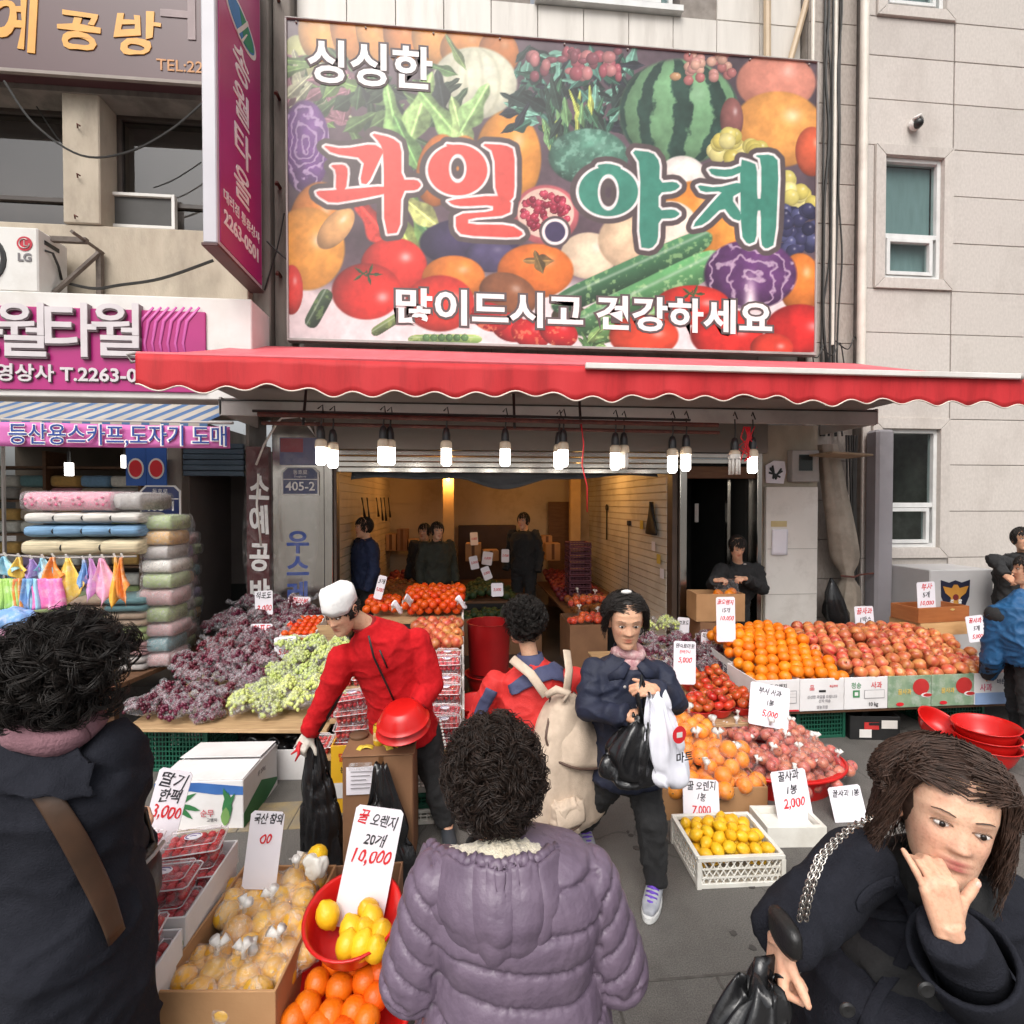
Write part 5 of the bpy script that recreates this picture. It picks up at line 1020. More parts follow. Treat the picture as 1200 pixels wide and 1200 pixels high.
# ---------------------------------------------------------------- tomato baskets and bagged grapes left of the table
t2 = thing('tomato_table','low board stand carrying red baskets of tomatoes by the orange cartons','table',(0,0,0)); B('tabletop',M('wood'),t2,1.35,2.27,3.62,5.55,.335,.36,.004)
for x in (1.45,2.15):
 for y in (3.85,5.4): B('leg',M('black'),t2,x - .03,x + .03,y - .03,y + .03,0,.334)
tl = 0
for px,py,Y,lab in ((818,820,3.75,'small red basket of tomatoes at the front left of the stand'),(842,826,3.77,'small red basket of tomatoes at the front middle of the stand'),(870,822,3.79,'small red basket of tomatoes at the front right beside the cartons'),(826,805,4.02,'red basket of greenish tomatoes behind the front left basket'),(848,800,4.06,'red basket of tomatoes in the second row by the cartons'),(838,785,4.35,'red basket of tomatoes in the third row by the cartons'),(812,790,4.3,'red basket of tomatoes behind the tall white price card')):
 p = W(px,py,Y); bowl('tomato_basket',lab,.105,.075,(p.x,Y,.362),cat='basket')
 for k in range(11):
  a = k * 2.4; rr = .0 if k == 0 else (.055 if k < 5 else .082); z = .125 + (.055 if k == 0 else .03 if k < 5 else -.012)
  o = link('tomato',random.choice(F_tom),None,(p.x + rr * math.cos(a),Y + rr * math.sin(a),.36 + z + random.uniform(-.006,.006)),rrot(False)); tag(o,'ripe tomato in one of the small red baskets on the low stand','tomato','tomatoes in the red baskets')
card_px(789,753,815,802,3.95,[('완숙토마토','k',.042,.88),('한바구니','r',.03,.75),('5,000','r',.06,.56)],'white price card for 5,000 standing among the tomato baskets',tilt=.12,roll=.06)
card_px(876,806,924,852,3.55,[('부사 사과','k',.05,.82),('1봉','k',.05,.56),('5,000','r',.062,.3)],'white price card reading 5,000 before the left end carton',tilt=.25,roll=.22)
card_px(793,724,807,745,5.4,[('적포도','k',.05,.7)],'small tilted price card in front of the dark doorway',tilt=.1,roll=.1); card_px(821,742,834,768,5.0,[('적포도','k',.05,.85),('5,000','r',.05,.55)],'narrow price card leaning at the carton corner under tall card',tilt=.15,roll=.1)
# grapes
def grape_bag(name,label,group,cA,cB,seed,variants=3,mfilm=None):
 m = mat(name + ' berry',cA,cB,.3,30,rand=.2); out = []
 ball = MB().ell((0,0,0),1,7,5)
 for s in range(variants):
  rs = random.Random(seed + s); b = MB(); pts = []
  for k in range(190):
   u = rs.random() ** .6; a = rs.uniform(0,6.28); x,y = .155 * u * math.cos(a),.115 * u * math.sin(a); z = .10 * math.sqrt(max(0,1 - u * u)) * (.75 + .35 * rs.random()) + .012 + .02 * math.sin(x * 40 + s) 
   r = rs.uniform(.011,.0155); pts.append((x,y,z)); b.add([(x + v[0] * r,y + v[1] * r,z + v[2] * r * 1.15) for v in ball.v],ball.f)
  t = thing(name,label,'bag of grapes',(0,0,0),0,group); o = b.build('berries',m,t,True,fix=False); o['kind'] = 'stuff'
  fb = MB()
  for p in pts[::4]: fb.ell(p,.027,8,6)
  fb.ell((0,0,.03),(.15,.11,.04),12,6); fb.tube([(.1,0,.05),(.19,.02,.05),(.24,.05,.07)],[.04,.018,.035],8)
  me = fuse(fb,.013,2,'film'); me.materials.append(mfilm or f_net); v = np.zeros(len(me.vertices) * 3,np.float32); me.vertices.foreach_get('co',v); v = v.reshape(-1,3); nn = np.zeros_like(v).ravel(); me.vertices.foreach_get('normal',nn); nn = nn.reshape(-1,3)
  v += nn * np.array([.010 * noise.noise(Vector(p) * 32 + Vector((seed + s,3,1))) for p in v])[:,None].astype(np.float32); me.vertices.foreach_set('co',v.ravel()); me.update(); link('film',me,t); out.append((t,list(t.children)))
 return out
f_gr = film('grape bag film',(.84,.82,.86),.14,.16,.16,.7,30)
rg = grape_bag('red_grape_bag','clear bag of dark red grapes in the heap on the left board','bags of red grapes on the left board',srgb(76,20,38),srgb(100,32,50),10,3,f_gr)
gg = grape_bag('green_grape_bag','clear bag of pale green grapes in the heap on the left board','bags of green grapes on the left board',srgb(196,204,124),srgb(176,190,104),20,3,f_gr)
# ================================================================ LEFT: the grape board
gt = thing('grape_board','plywood board on crates carrying bagged grapes by the steel pillar','table',(0,0,0))
MB().prism([(-2.42,3.86),(-.98,3.70),(-.95,5.7),(-2.5,5.7)],.37,.40).build('tabletop',M('wood'),gt,bevel=.003)
for x,y in ((-2.3,4.1),(-1.1,3.95),(-2.3,5.5),(-1.1,5.5)): B('leg',M('black'),gt,x - .03,x + .03,y - .03,y + .03,0,.369)
GZf = lambda y: .41 + max(0,y - 4.0) * .29
pl_r,pl_g = [],[]
for j,y in enumerate(np.arange(4.0,5.75,.2)):
 for i in range(9):
  x = -2.36 + .225 * i + (.11 if j % 2 else 0) - (y - 4.0) * .2 + random.uniform(-.03,.03)
  sp = -1.72 + .03 * (y - 4) * 4
  z = GZf(y) + random.uniform(-.01,.03) + (.03 if j == 0 else 0)
  if x < sp - .05 and x > -2.42 + (y - 4.0) * .02: pl_r.append(((x,y + random.uniform(-.03,.03),z),random.uniform(-.6,3.6)))
  elif x >= sp and x < -.98 and y < 5.0: pl_g.append(((x,y,z),random.uniform(-.6,3.6)))
set_bags(rg,pl_r); set_bags(gg,pl_g)
rg2 = grape_bag('red_grape_bag','clear bag of dark red grapes beyond the tomato baskets','bags of red grapes behind the tomatoes',srgb(82,26,44),srgb(110,40,56),40,1,f_gr)
set_bags(rg2,[((1.75 + .3 * i + .1 * j,4.75 + .22 * j,.38 + .07 * j),random.uniform(0,3)) for j in range(3) for i in range(3)])
gg2 = grape_bag('green_grape_bag','clear bag of green grapes beside the shop jamb','bags of green grapes by the shop jamb',srgb(140,156,70),srgb(120,140,64),50,1,f_gr)
set_bags(gg2,[((1.95,5.4,.6),.4),((2.22,5.45,.62),1.8)])
# tangerine gift tray on the grapes
tr = open_box('tangerine_tray','open white tray of neat rows of tangerines above the green grapes','tray',W(330,760,4.95).x,W(371,760,4.95).x,4.9,5.32,.72,.83,cw,0,.012,hole=False); tr.rotation_euler = (R_(14),0,0)
B('front_print',mat('orange print band',srgb(226,130,40)),tr,-.16,.16,-.216,-.2115,.02,.09)
for i in range(5):
 for j in range(5):
  q = tr.matrix_world @ Vector((0,0,0)); lx,ly = -.125 + .062 * i,-.15 + .075 * j
  o = link('tangerine',F_tan[0],None,Vector(tr.location) + Euler(tr.rotation_euler).to_matrix() @ Vector((lx,ly,.105)),rrot()); o.scale = (.72,) * 3; tag(o,'glossy tangerine set in rows in the open white tray','tangerine','tangerines in the white tray')
ob = open_box('wooden_box','brown wooden box beside the tangerine tray behind the red fleece man','box',W(374,760,5.1).x,W(392,760,5.1).x + .12,5.0,5.4,.68,.84,M('wood'),0,.015,hole=False)
for a,lines,lab,Y in (((299,693,320,722),[('적포도','k',.08,.8),('3,000','r',.08,.3)],'white price card against the maroon sign over the red grapes',5.35),((292,732,318,760),[('청포도','r',.07,.8),('1팩','k',.06,.5),('5,000','r',.07,.2)],'white price card standing amid the red grape bags',5.0),((322,747,348,771),[('청포도','k',.06,.75),('5,000','r',.07,.3)],'white price card between tangerine tray and green grapes',4.75),((336,700,362,724),[('한라봉','r',.07,.78),('25개','k',.06,.5),('20,000','r',.06,.2)],'white price card leaning back over the tangerine tray',5.5)):
 card_px(*a,Y,lines,lab,tilt=.15,roll=random.uniform(-.12,.12))
lattice_crate('green_crate','green lattice crate under the left end of the grape board',-2.36,-1.9,4.0,4.4,0,.35,M('greenplastic'),R_(-6),nx=18,nz=8)
open_box('white_carton','low white carton on the ground behind the radish box','carton',W(319,905,3.78).x,W(352,905,3.78).x + .12,3.8,4.1,0,.22,cw,R_(-4),hole=False)
def blob(name,label,cat,c,r,m,seed=0,amp=.25,fr=6,vox=.016):
 me = fuse(MB().ell(c,r,18,12),vox,1); me.materials.append(m); n = len(me.vertices); v = np.zeros(n * 3,np.float32); me.vertices.foreach_get('co',v); v = v.reshape(-1,3); nn = np.zeros(n * 3,np.float32); me.vertices.foreach_get('normal',nn); nn = nn.reshape(-1,3); a = amp * min(r)
 d = np.array([a * (noise.noise(Vector((p[0] * fr * 2,p[1] * fr * 2,p[2] * fr * .8)) + Vector((seed,0,0))) + .5 * abs(noise.noise(Vector(p) * fr * 3))) for p in v]); v += nn * d[:,None]; v[:,2] = np.maximum(v[:,2],.003); me.vertices.foreach_set('co',v.ravel()); me.update(); return tag(link(name,me),label,cat)
blob('plastic_bag','black plastic bag lying under the grape board','bag',(-1.45,4.0,.13),(.3,.15,.15),M('trash'),3,.5); blob('plastic_bag','small black plastic bag under the board beside red fleece man','bag',(-1.08,3.92,.15),(.14,.14,.2),M('trash'),8,.5)
# radish carton
rb = thing('radish_carton','white carton printed with a blue band and green radish leaves','carton',(-1.615,3.515,0),R_(-3)); X_,Yh,Hh = .265,.245,.30
MB().bx(-X_,X_,-Yh,Yh,0,Hh).build('box_body',cw,rb,bevel=.004)
for s,q in ((-1,2),(1,-3)): MB().box((0,0,0),(2 * X_ - .01,Yh - .006,.005)).build('flap',cw,rb,loc=(0,s * (Yh / 2 + .001),Hh + .006 + .012 * (s > 0)),rot=(R_(q),0,0))
lf = mat('leaf print',srgb(52,120,70)); bl_ = mat('blue band print',srgb(44,84,150),srgb(70,120,186),.5,3); pinkt = mat('rose print',srgb(196,90,100))
leafp = lambda cx,cz,L,w,a: [(cx + L * u * math.cos(a) - w * (1 - u * u) * s * math.sin(a),cz + L * u * math.sin(a) + w * (1 - u * u) * s * math.cos(a)) for s,us in ((1,(-1,-.5,0,.5,1)),(-1,(.6,0,-.6))) for u in us]
printed(rb,[('p',[(-X_,.245),(-.05,.238),(.1,.215),(X_,.21),(X_,.262),(0,.29),(-X_,.29)],bl_),('t','싱싱무',.04,-.2,.268,WHITEI()),('p',leafp(-.12,.17,.12,.02,.5),lf),('p',leafp(-.15,.13,.09,.02,.1),lf),('p',leafp(-.1,.12,.08,.018,-.7),lf),('p',leafp(-.06,.14,.07,.016,-.3),lf),('p',leafp(-.17,.1,.06,.014,1.1),lf),('p',leafp(.17,.13,.1,.03,1.5),lf),('p',leafp(.17,.19,.07,.016,1.9),lf),('p',leafp(.19,.17,.06,.012,1.1),lf),('p',leafp(.16,.08,.06,.028,1.5),mat('radish print',srgb(120,160,90))),('t','순무',.05,.05,.1,pinkt),('t','김장',.04,-.17,.21,pinkt),('t','고랭지',.026,.08,.06,INK())],'f',X_,Yh,Hh)
printed(rb,[('p',[(-Yh,.0),(Yh,.0),(Yh,.06),(0,.17),(-Yh,.09)],lf),('p',[(.08,.0),(Yh,.0),(Yh,.04)],cw),('t','무 20kg',.04,0,.23,tan_i)],'r',X_,Yh,Hh)
# ================================================================ STRAWBERRY PACKS
m_straw = mat('strawberry',srgb(198,24,32),srgb(172,16,24),.3,20,.4,120,rand=.1)
f_pack = film('clear pack plastic',(.92,.9,.92),.10,.16,.08,.25,12)
def pack(label,group,seed=0):
 t = thing('strawberry_pack',label,'strawberry pack',(0,0,0),0,group); b = MB(); rs = random.Random(seed)
 for i in range(6):
  for j in range(4):
   for k in range(2):
    x,y,z = -.083 + .033 * i + rs.uniform(-.006,.006),-.048 + .032 * j + rs.uniform(-.005,.005),.022 + .032 * k
    b.lathe([(.001,-.018),(.010,-.012),(.0165,.0),(.017,.008),(.010,.016),(.001,.017)],8,(x,y,z))
 s = b.build('strawberries',m_straw,t,True,fix=False); s['kind'] = 'stuff'
 p = MB().loft([[(a * X,c * Y,z) for a,c in ((-1,-.85),(-.9,-1),(.9,-1),(1,-.85),(1,.85),(.9,1),(-.9,1),(-1,.85))] for X,Y,z in ((.095,.06,0),(.105,.07,.065),(.112,.077,.067),(.112,.077,.071),(.1,.066,.074),(.09,.058,.092))]).build('clamshell',f_pack,t)
 MB().tube([(a * .112,c * .077,.069) for a,c in ((-1,-.85),(-.9,-1),(.9,-1),(1,-.85),(1,.85),(.9,1),(-.9,1),(-1,.85),(-1,-.85))],.0032,4).tube([(a * .092,c * .06,.092) for a,c in ((-1,-.85),(-.9,-1),(.9,-1),(1,-.85),(1,.85),(.9,1),(-.9,1),(-1,.85),(-1,-.85))],.002,4).build('rim',mat('pack rim',srgb(206,196,198),srgb(186,176,178),.25),t)
 MB().prism([(.033 * math.cos(a),.021 * math.sin(a)) for a in np.linspace(0,2 * PI,19)[:-1]],.0925,.0945).build('sticker',M('paper'),t)
 MB().tube([(.027 * math.cos(a),.016 * math.sin(a),.0948) for a in np.linspace(.3,4.2,16)],.0022,5).tube([(-.012,.002,.0948),(0,.003,.0948),(.012,-.001,.0948)],.002,5).build('sticker_print',mat('purple print',srgb(90,60,130)),t)
 return t
# front left tier of cartons with packs
pk0 = pack('','strawberry packs')
pkids = list(pk0.children); first = [True]
def put_pack(x,y,z,rz,label,group,tiltx=0):
 if first[0]:
  first[0] = False; pk0.location = (x,y,z); pk0.rotation_euler = (tiltx,0,rz); pk0['label'] = label; pk0['group'] = group; return pk0
 return copy_tree(pk0,(x,y,z),(tiltx,0,rz),label,group,pkids)
for i,(y0,y1,z) in enumerate(((1.46,1.86,.42),(1.88,2.30,.44))):
 r = open_box('strawberry_carton',['low white carton of strawberry packs nearest the bottom left corner','white carton of strawberry packs in the middle of the left tier','white carton of strawberry packs farthest up the left tier'][i],'carton',-1.52,-.985 - .0 * i,y0,y1,z,z + .1,cw,R_(0),.008,hole=False)
 printed(r,[('p',leafp(-.0,.05,.08,.03,.3),lf),('p',leafp(.12,.05,.05,.02,2.2),lf),('p',rect(-.26,.26,.004,.02),mat('lime print',srgb(150,170,90)))],'f',.27,(y1 - y0) / 2,.1); 
 b_ = open_box('support_carton',['white carton under the nearest strawberry carton','white carton under the middle strawberry carton','white carton under the farthest strawberry carton'][i],'carton',-1.5,-.99,y0 + .005,y1 - .005,0,z - .003,cw,0,hole=False); printed(b_,[('p',leafp(0,.3,.1,.04,.3),lf),('p',rect(-.25,.25,.2,.24),mat('lime print',(.1,.1,.1)))],'f',.255,(y1 - y0) / 2 - .005,z)
LB = 'clear pack of strawberries with oval sticker in the left carton tier'
for y0,z in ((1.46,.42),(1.88,.44)):
 for i in range(2):
  for j in range(2):
   for k in range(2): put_pack(-1.115 - .245 * i + random.uniform(-.012,.012),y0 + .10 + .195 * j + random.uniform(-.01,.01),z + .012 + .096 * k,random.uniform(-.1,.1) + R_(4),LB,'strawberry packs in the left carton tier',R_(random.uniform(-3,5)))
# price cards here
card_px(165,905,205,985,2.3,[('딸기','k',.07,.84),('한팩','k',.06,.62),('3,000','r',.07,.40)],'white price card held up by the fingers of the woman in dark coat',tilt=.1,roll=.22)
card_px(283,956,323,1042,2.12,[('국산 참외','k',.055,.9),('00','r',.05,.64)],'tall white price card standing in the golden fruit carton',tilt=.1,roll=.1)
# ================================================================ golden fruit carton
gc = open_box('cardboard_carton','open brown cardboard carton of bagged golden fruit at the bottom left','carton',-.985,-.585,1.70,2.28,0,.43,M('card'),R_(-5),.01); gc.name = 'cardboard_carton'
B('false_floor',M('card'),gc,-.18,.18,-.27,.27,.2,.21)
fb = fruit_bag('golden_fruit_bag','knotted clear bag of golden yellow fruit in the brown carton','bags of golden fruit in the brown carton',F_mel,6,.047,(.08,.07,.05),100,f_mel,'golden_fruit',variants=3)
set_bags(fb,[((x,y,z),random.uniform(0,6)) for x,y,z in ((-.89,1.84,.30),(-.74,1.82,.30),(-.65,1.92,.30),(-.86,2.02,.33),(-.70,2.06,.34),(-.88,2.19,.34),(-.72,2.2,.36),(-.78,1.94,.24),(-.80,2.12,.25))])
blob('plastic_bag','small white plastic bag tuft at the top of the golden fruit carton','bag',(W(368,1015,2.15).x,2.15,W(368,1015,2.15).z),(.05,.04,.045),M('whiteplastic'),4,.5,16,.008)
o = link('lemon',F_lemb[0],None,W(372,1003,2.2),(.4,.3,0)); tag(o,'single lemon lying on the white plastic tuft','lemon')
# ================================================================ the two red bowls
st1 = open_box('stool_box','brown cardboard box under the upper red bowl','box',-.62,-.28,1.98,2.3,0,.40,M('cardd'),hole=False)
pB = G(402,1150,.30); bowl('red_bowl','large red bowl of oranges at the bottom edge',.235,.19,(pB.x + .01,pB.y - .03,.13),(R_(16),0,0)); open_box('stool_box','brown box under the large red bowl of oranges','box',pB.x - .17,pB.x + .17,pB.y - .17,pB.y + .15,0,.12,M('cardd'),hole=False)
for k,(px,py) in enumerate(((360,1180),(372,1152),(398,1158),(392,1127),(412,1130),(440,1168),(428,1150),(415,1185),(388,1190),(445,1140),(345,1195),(430,1195),(376,1205),(402,1210))):
 p = G(px,py,.335 - .0008 * (py - 1130)); o = link('orange',F_orb[k % 2],None,p,rrot()); tag(o,'big orange lying in the large red bowl at the bottom edge','orange','oranges in the large red bowl')
pU = G(416,1068,.50); bowl('red_bowl','tilted red bowl of lemons behind the bowl of oranges',.165,.14,(pU.x,pU.y + .0,.385),(R_(12),0,0))
for k,(px,py) in enumerate(((384,1072),(432,1068),(412,1090),(428,1090),(446,1094),(407,1108),(424,1108),(440,1112),(436,1078))):
 p = G(px,py,.505 - .0006 * (py - 1060)); o = link('lemon',F_lemb[k % 2],None,p,(random.uniform(-.5,.5),random.uniform(-.5,.5),random.uniform(0,6))); tag(o,'yellow lemon lying in the tilted red bowl','lemon','lemons in the tilted red bowl')
card_px(388,962,447,1088,1.93,[('꿀','r',.055,.90,-.33,.28),('오렌지','k',.05,.88,.12,.56),('20개','k',.05,.72),('10,000','r',.062,.58)],'large white price card reading 10,000 planted in the bowl of lemons',tilt=.22,roll=.19)
# ================================================================ cardboard stand of the red fleece man
xa,xb,zt = W(401,885,2.78).x,W(484,888,2.78).x,W(440,886,2.78).z
cs = thing('cardboard_stand','tall brown cardboard box stand with a paper slip taped on it','box',((xa + xb) / 2,2.93,0)); hx = (xb - xa) / 2
MB().bx(-hx,hx,-.15,.15,0,zt).build('box_body',M('cardd'),cs,bevel=.006); B('lid',M('cardd'),cs,-hx - .006,hx + .006,-.156,.156,zt + .0005,zt + .008,.002); B('tape_strip',mat('parcel tape',srgb(110,76,50),srgb(100,68,44),.25),cs,hx * .02,hx * .16,-.1525,-.1505,0,zt - .005)
sl = thing('paper_slip','printed white paper slip taped on the cardboard stand','paper',W(425,912,2.775)); MB().grid(lambda u,v: (-.085 + .17 * u,-.004 - .006 * math.sin(u * 4) * v,-.085 + .15 * v),6,6).build('sheet',M('paper'),sl).modifiers.new('s','SOLIDIFY').thickness = .001
B('sheet_tape',f_net,sl,-.07,.05,-.012,-.011,.05,.09)
for k in range(5): B('print_line',tan_i,sl,-.06,.06 - .02 * (k % 3),-.0125,-.0115,.04 - .022 * k,.044 - .022 * k)
can = thing('drink_can','yellow drink can on the cardboard stand','can',(W(444,882,2.9).x,2.9,zt + .008)); MB().lathe([(.001,0),(.026,0),(.031,.008),(.031,.1),(.026,.112),(.024,.11),(.001,.108)],20).build('can_body',mat('yellow can print',srgb(226,190,60),srgb(214,176,46),.3,6,metal=.3),can,'auto'); MB().lathe([(.0265,.112),(.0275,.114),(.025,.115)],20).build('can_rim',st,can,'auto'); MB().lathe([(.0314,.03),(.0314,.075)],20).build('can_print',mat('can label',srgb(238,226,180),srgb(190,120,70),.3,40),can,'auto')
for i,(px,py,s) in enumerate(((430,882,1),(424,880,.8),(455,882,1),(462,884,.7))):
 p = W(px,py,2.86); o = MB().grid(lambda u,v: (.035 * s * (u - .5) * 2,.02 * s * (v - .5) * 2,.012 * math.sin(u * PI) * (1 + .3 * math.sin(v * 6))),5,4).build('fruit_peel',mat('yellow peel',srgb(226,196,70)),None,True,loc=(p.x,2.86,zt + .009),rot=(0,0,i)); tag(o,['scrap of yellow peel left of the can','small scrap of yellow peel farthest left on the stand','yellow peel right of the can','bit of yellow peel beside the black wallet'][i],'peel'); o.modifiers.new('s','SOLIDIFY').thickness = .003
p = W(472,882,2.9); MB(); o = MB().tube([(p.x - .06,2.9,zt + .02),(p.x,2.88,zt + .024),(p.x + .06,2.9,zt + .018)],[(.012,.03),(.014,.042),(.01,.03)],10).build('wallet',M('black'),None,True); tag(o,'black wallet lying on the cardboard stand','wallet')
o = MB().lathe([(.05,.0),(.055,.012),(.05,.02),(.001,.018)],14).build('snack_scrap',M('darkwood'),None,True,loc=(W(420,875,2.98).x,3.0,zt + .009)); o.name = 'paper_cup_lid'; tag(o,'flat brown scrap at the back of the cardboard stand','scrap')
# black bag hung on the stand
def hang_bag(name,label,top,bot,wt,wb,depth,seed,m,fr=5,kids=None,cat='bag'):
 top,bot = Vector(top),Vector(bot); rings = []; n = 56; K_ = 34
 for i in range(K_ + 1):
  t = i / K_; c = top.lerp(bot,t); w = (wt + (wb - wt) * math.sin(min(1,t * 1.25) * PI / 2)) * (1 if t < .86 else math.sqrt(max(.05,1 - ((t - .86) / .15) ** 2))); ring = []
  for j in range(n):
   a = 2 * PI * j / n; f = 1 + .20 * noise.noise(Vector((math.cos(a) * fr * .5 + seed,math.sin(a) * fr * .5,t * 1.4))) + .13 * math.sin(a * 9 + seed + 2 * t + 3 * noise.noise(Vector((seed,a,t)))) * (1 - .55 * t)
   ring.append(c + Vector((w * f * math.cos(a),depth * (w / max(wb,wt)) * f * math.sin(a),.02 * math.sin(a * 5 + seed) * (1 - t))))
  rings.append(ring)
 o = MB().loft(rings).build(name,m,None,True); displace(o.data,lambda v: -.2 * wb * np.array([max(0,1 - 3.2 * abs(noise.noise(Vector((p[0] * 9 + seed,p[1] * 9,p[2] * 4)) + .5 * noise.noise_vector(Vector(p) * 5)))) ** 2 - .3 * noise.noise(Vector(p) * 7) for p in v])); return tag(o,label,cat)
hang_bag('black_bag','black plastic bag hanging on the front of the cardboard stand',W(446,898,2.72),W(458,1070,2.66),.03,.15,.09,2.0,M('trash'))
hang_bag('black_bag','long black plastic bag hanging from the hand of the red fleece man',W(368,862,2.96),W(384,1035,2.9),.03,.115,.08,5.0,M('trash'))
# ================================================================ stepped display behind the red fleece man
sh = thing('stepped_display','stepped display of white edged shelves behind the man in red fleece','display stand')
steps = [(3.42,3.75,.34),(3.76,4.12,.44),(4.13,4.5,.54),(4.51,5.0,.70),(5.01,5.6,.86)]
for y0,y1,z in steps:
 x1 = W(541,800,y0).x; B('shelf',M('wood'),sh,-1.0 + .03 * (y0 - 3),x1,y0,y1,z - .025,z); B('shelf_edge',M('white'),sh,x1 + .001,x1 + .02,y0,y1 - .002,z - .14,z + .05,.003); B('step_front',M('black'),sh,-.98 + .03 * (y0 - 3),x1 - .01,y0 + .02,y0 + .03,.0,z - .03)
LB2 = 'clear pack of strawberries with oval sticker on the stepped display'
for y0,y1,z in steps[:3]:
 x1 = W(541,800,y0).x
 for j in range(2):
  for k in range(5): put_pack(x1 - .12 - .215 * k,y0 + .09 + .165 * j,z + .002 + .01 * j,random.uniform(-.08,.08),LB2,'strawberry packs on the stepped display',R_(8)) if not (k > 3 and j) else None
  for k in range(2): put_pack(x1 - .12 - .215 * k,y0 + .09 + .165 * j,z + .1 + .01 * j,random.uniform(-.12,.12),LB2,'strawberry packs on the stepped display',R_(8))
for i,(px,z,mm,lab) in enumerate(((527,.0,'white','white shallow crate lowest in the stack beside the black trousers'),(527,.1,'green','green shallow crate in the stack beside the black trousers'),(527,.2,'white','white shallow crate upper in the stack beside the black trousers'))):
 x1 = W(541,900,3.3).x; r = lattice_crate('shallow_crate',lab,x1 - .36,x1,3.2,3.4,z,z + .095,M(mm + 'plastic'),nx=10,nz=2)
yl = open_box('yellow_carton','yellow printed carton holding strawberry packs beside the black bag','carton',W(394,860,3.5).x,W(428,860,3.5).x,3.36,3.62,0,.44,mat('yellow carton',srgb(232,180,40),srgb(222,168,30),.5,4),0,.008,hole=False); printed(yl,[('t','딸기',.06,0,.36,red_i),('t','논산',.045,0,.28,INK()),('p',rect(-.09,.09,.1,.2),cw)],'f',.11,.13,.44)
for k in range(3): put_pack(W(411,850,3.5).x + .01,3.49,.445 + .1 * k,R_(5 + 8 * k),'clear pack of strawberries stacked on the yellow carton','strawberry packs on the yellow carton')
xo0,xo1 = W(452,700,5.1).x,W(545,700,5.1).x
heap('tangerine',F_tan,.046,xo0 + .14,xo1 + .02,5.1,5.75,lambda x,y: 1.0 + .12 * min(1,(y - 5.05) / .4),'deep orange tangerine heaped at the top of the stepped display','tangerine','tangerines at the top of the stepped display',2)
heap('tangerine',F_tan,.046,xo0 - .25,xo0 + .12,5.15,5.7,lambda x,y: .98 + .06 * min(1,(y - 5.05) / .4),'deep orange tangerine heaped behind the white cap','tangerine','tangerines behind the white cap',1)
xo0,xo1 = W(476,730,4.55).x,W(541,730,4.55).x
heap('apple',F_ap,.05,xo0,xo1,4.5,5.02,lambda x,y: .80 + .1 * min(1,(y - 4.5) / .4),'red and yellow apple heaped on the stepped display','apple','apples on the stepped display',2)
for px,py,Y in ((478,704,5.05),(540,706,5.05),(465,712,4.8)):
 p = W(px,py,Y); o = MB().grid(lambda u,v: (.1 * (u - .5),.02 * math.sin(u * 7 + v * 5),.09 * (v - .5) + .03 * math.sin(u * 5)),6,6).build('paper_wrap',M('paper'),None,True,loc=p,rot=(.4,0,px)); tag(o,{478: 'crumpled white paper between tangerines and apples, left piece',540: 'crumpled white paper at the right end of the tangerines',465: 'crumpled white paper left of the heaped apples'}[px],'paper'); o.modifiers.new('s','SOLIDIFY').thickness = .002
card_px(437,674,447,702,5.3,[('3개','k',.06,.75),('5,000','r',.05,.4)],'white price card rising behind the white cap at the tangerines',tilt=.05,roll=.25)
# red tub stacks by the shop entrance
for k in range(6): bowl('red_tub',['red tub at the bottom of the stack by the shop entrance','second red tub from the bottom by the shop entrance','third red tub from the bottom by the shop entrance','fourth red tub from the bottom by the shop entrance','red tub next to the top by the shop entrance','red tub on top of the stack by the shop entrance'][k],.2,.16,(W(562,830,4.0).x,4.05,.02 + .05 * k))
o = MB().lathe([(.001,0),(.17,0),(.2,.02),(.22,.5),(.23,.52),(.215,.52),(.19,.05),(.001,.04)],28).build('red_bin',mat('dark red plastic',srgb(150,22,24),srgb(134,18,20),.35),None,'auto',loc=(W(573,740,5.2).x,5.2,.28)); tag(o,'tall dark red plastic bin behind the woman with the backpack','bin'); bowl('red_tub','shallow red tub under the tall dark red bin',.24,.26,(W(573,740,5.2).x,5.2,.02))
# ================================================================ orange bags, apple bags, lemons on the right foreground
oc = open_box('cardboard_carton','low brown cardboard carton overflowing with bagged oranges','carton',1.22,1.93,3.08,3.78,0,.2,M('card'),R_(-3),.01)
ob_ = fruit_bag('orange_bag','clear bag of oranges heaped over the low brown carton','bags of oranges on the low carton',F_obag,9,.055,(.11,.09,.07),200,f_clear,'orange',variants=3)
set_bags(ob_,[((x,y,z),random.uniform(0,6)) for x,y,z in ((1.34,3.2,.12),(1.56,3.18,.13),(1.78,3.2,.12),(1.36,3.42,.22),(1.6,3.4,.24),(1.80,3.44,.2),(1.42,3.62,.32),(1.64,3.62,.32),(1.32,3.75,.36),(1.5,3.8,.40),(1.24,3.5,.2),(1.72,3.28,.22))])
am = thing('red_basin','wide shallow red basin full of bagged apples','basin',(2.24,3.46,0)); am.scale = (.86,.9,1); MB().loft([[(a * X * math.cos(t),a * Y * math.sin(t),z) for t in np.linspace(0,2 * PI,41)[:-1]] for a,X,Y,z in ((.01,.5,.34,0),(.85,.5,.34,0),(.97,.5,.34,.14),(1.04,.5,.34,.15),(1.04,.5,.34,.165),(.96,.5,.34,.165),(.84,.5,.34,.02),(.01,.5,.34,.015))],cap=False).build('basin_body',M('redplastic'),am,'auto')
MB().tube([(.53 * math.cos(t),.365 * math.sin(t),.165) for t in np.linspace(0,2 * PI,41)],.012,6).build('rim',M('redplastic'),am,True)
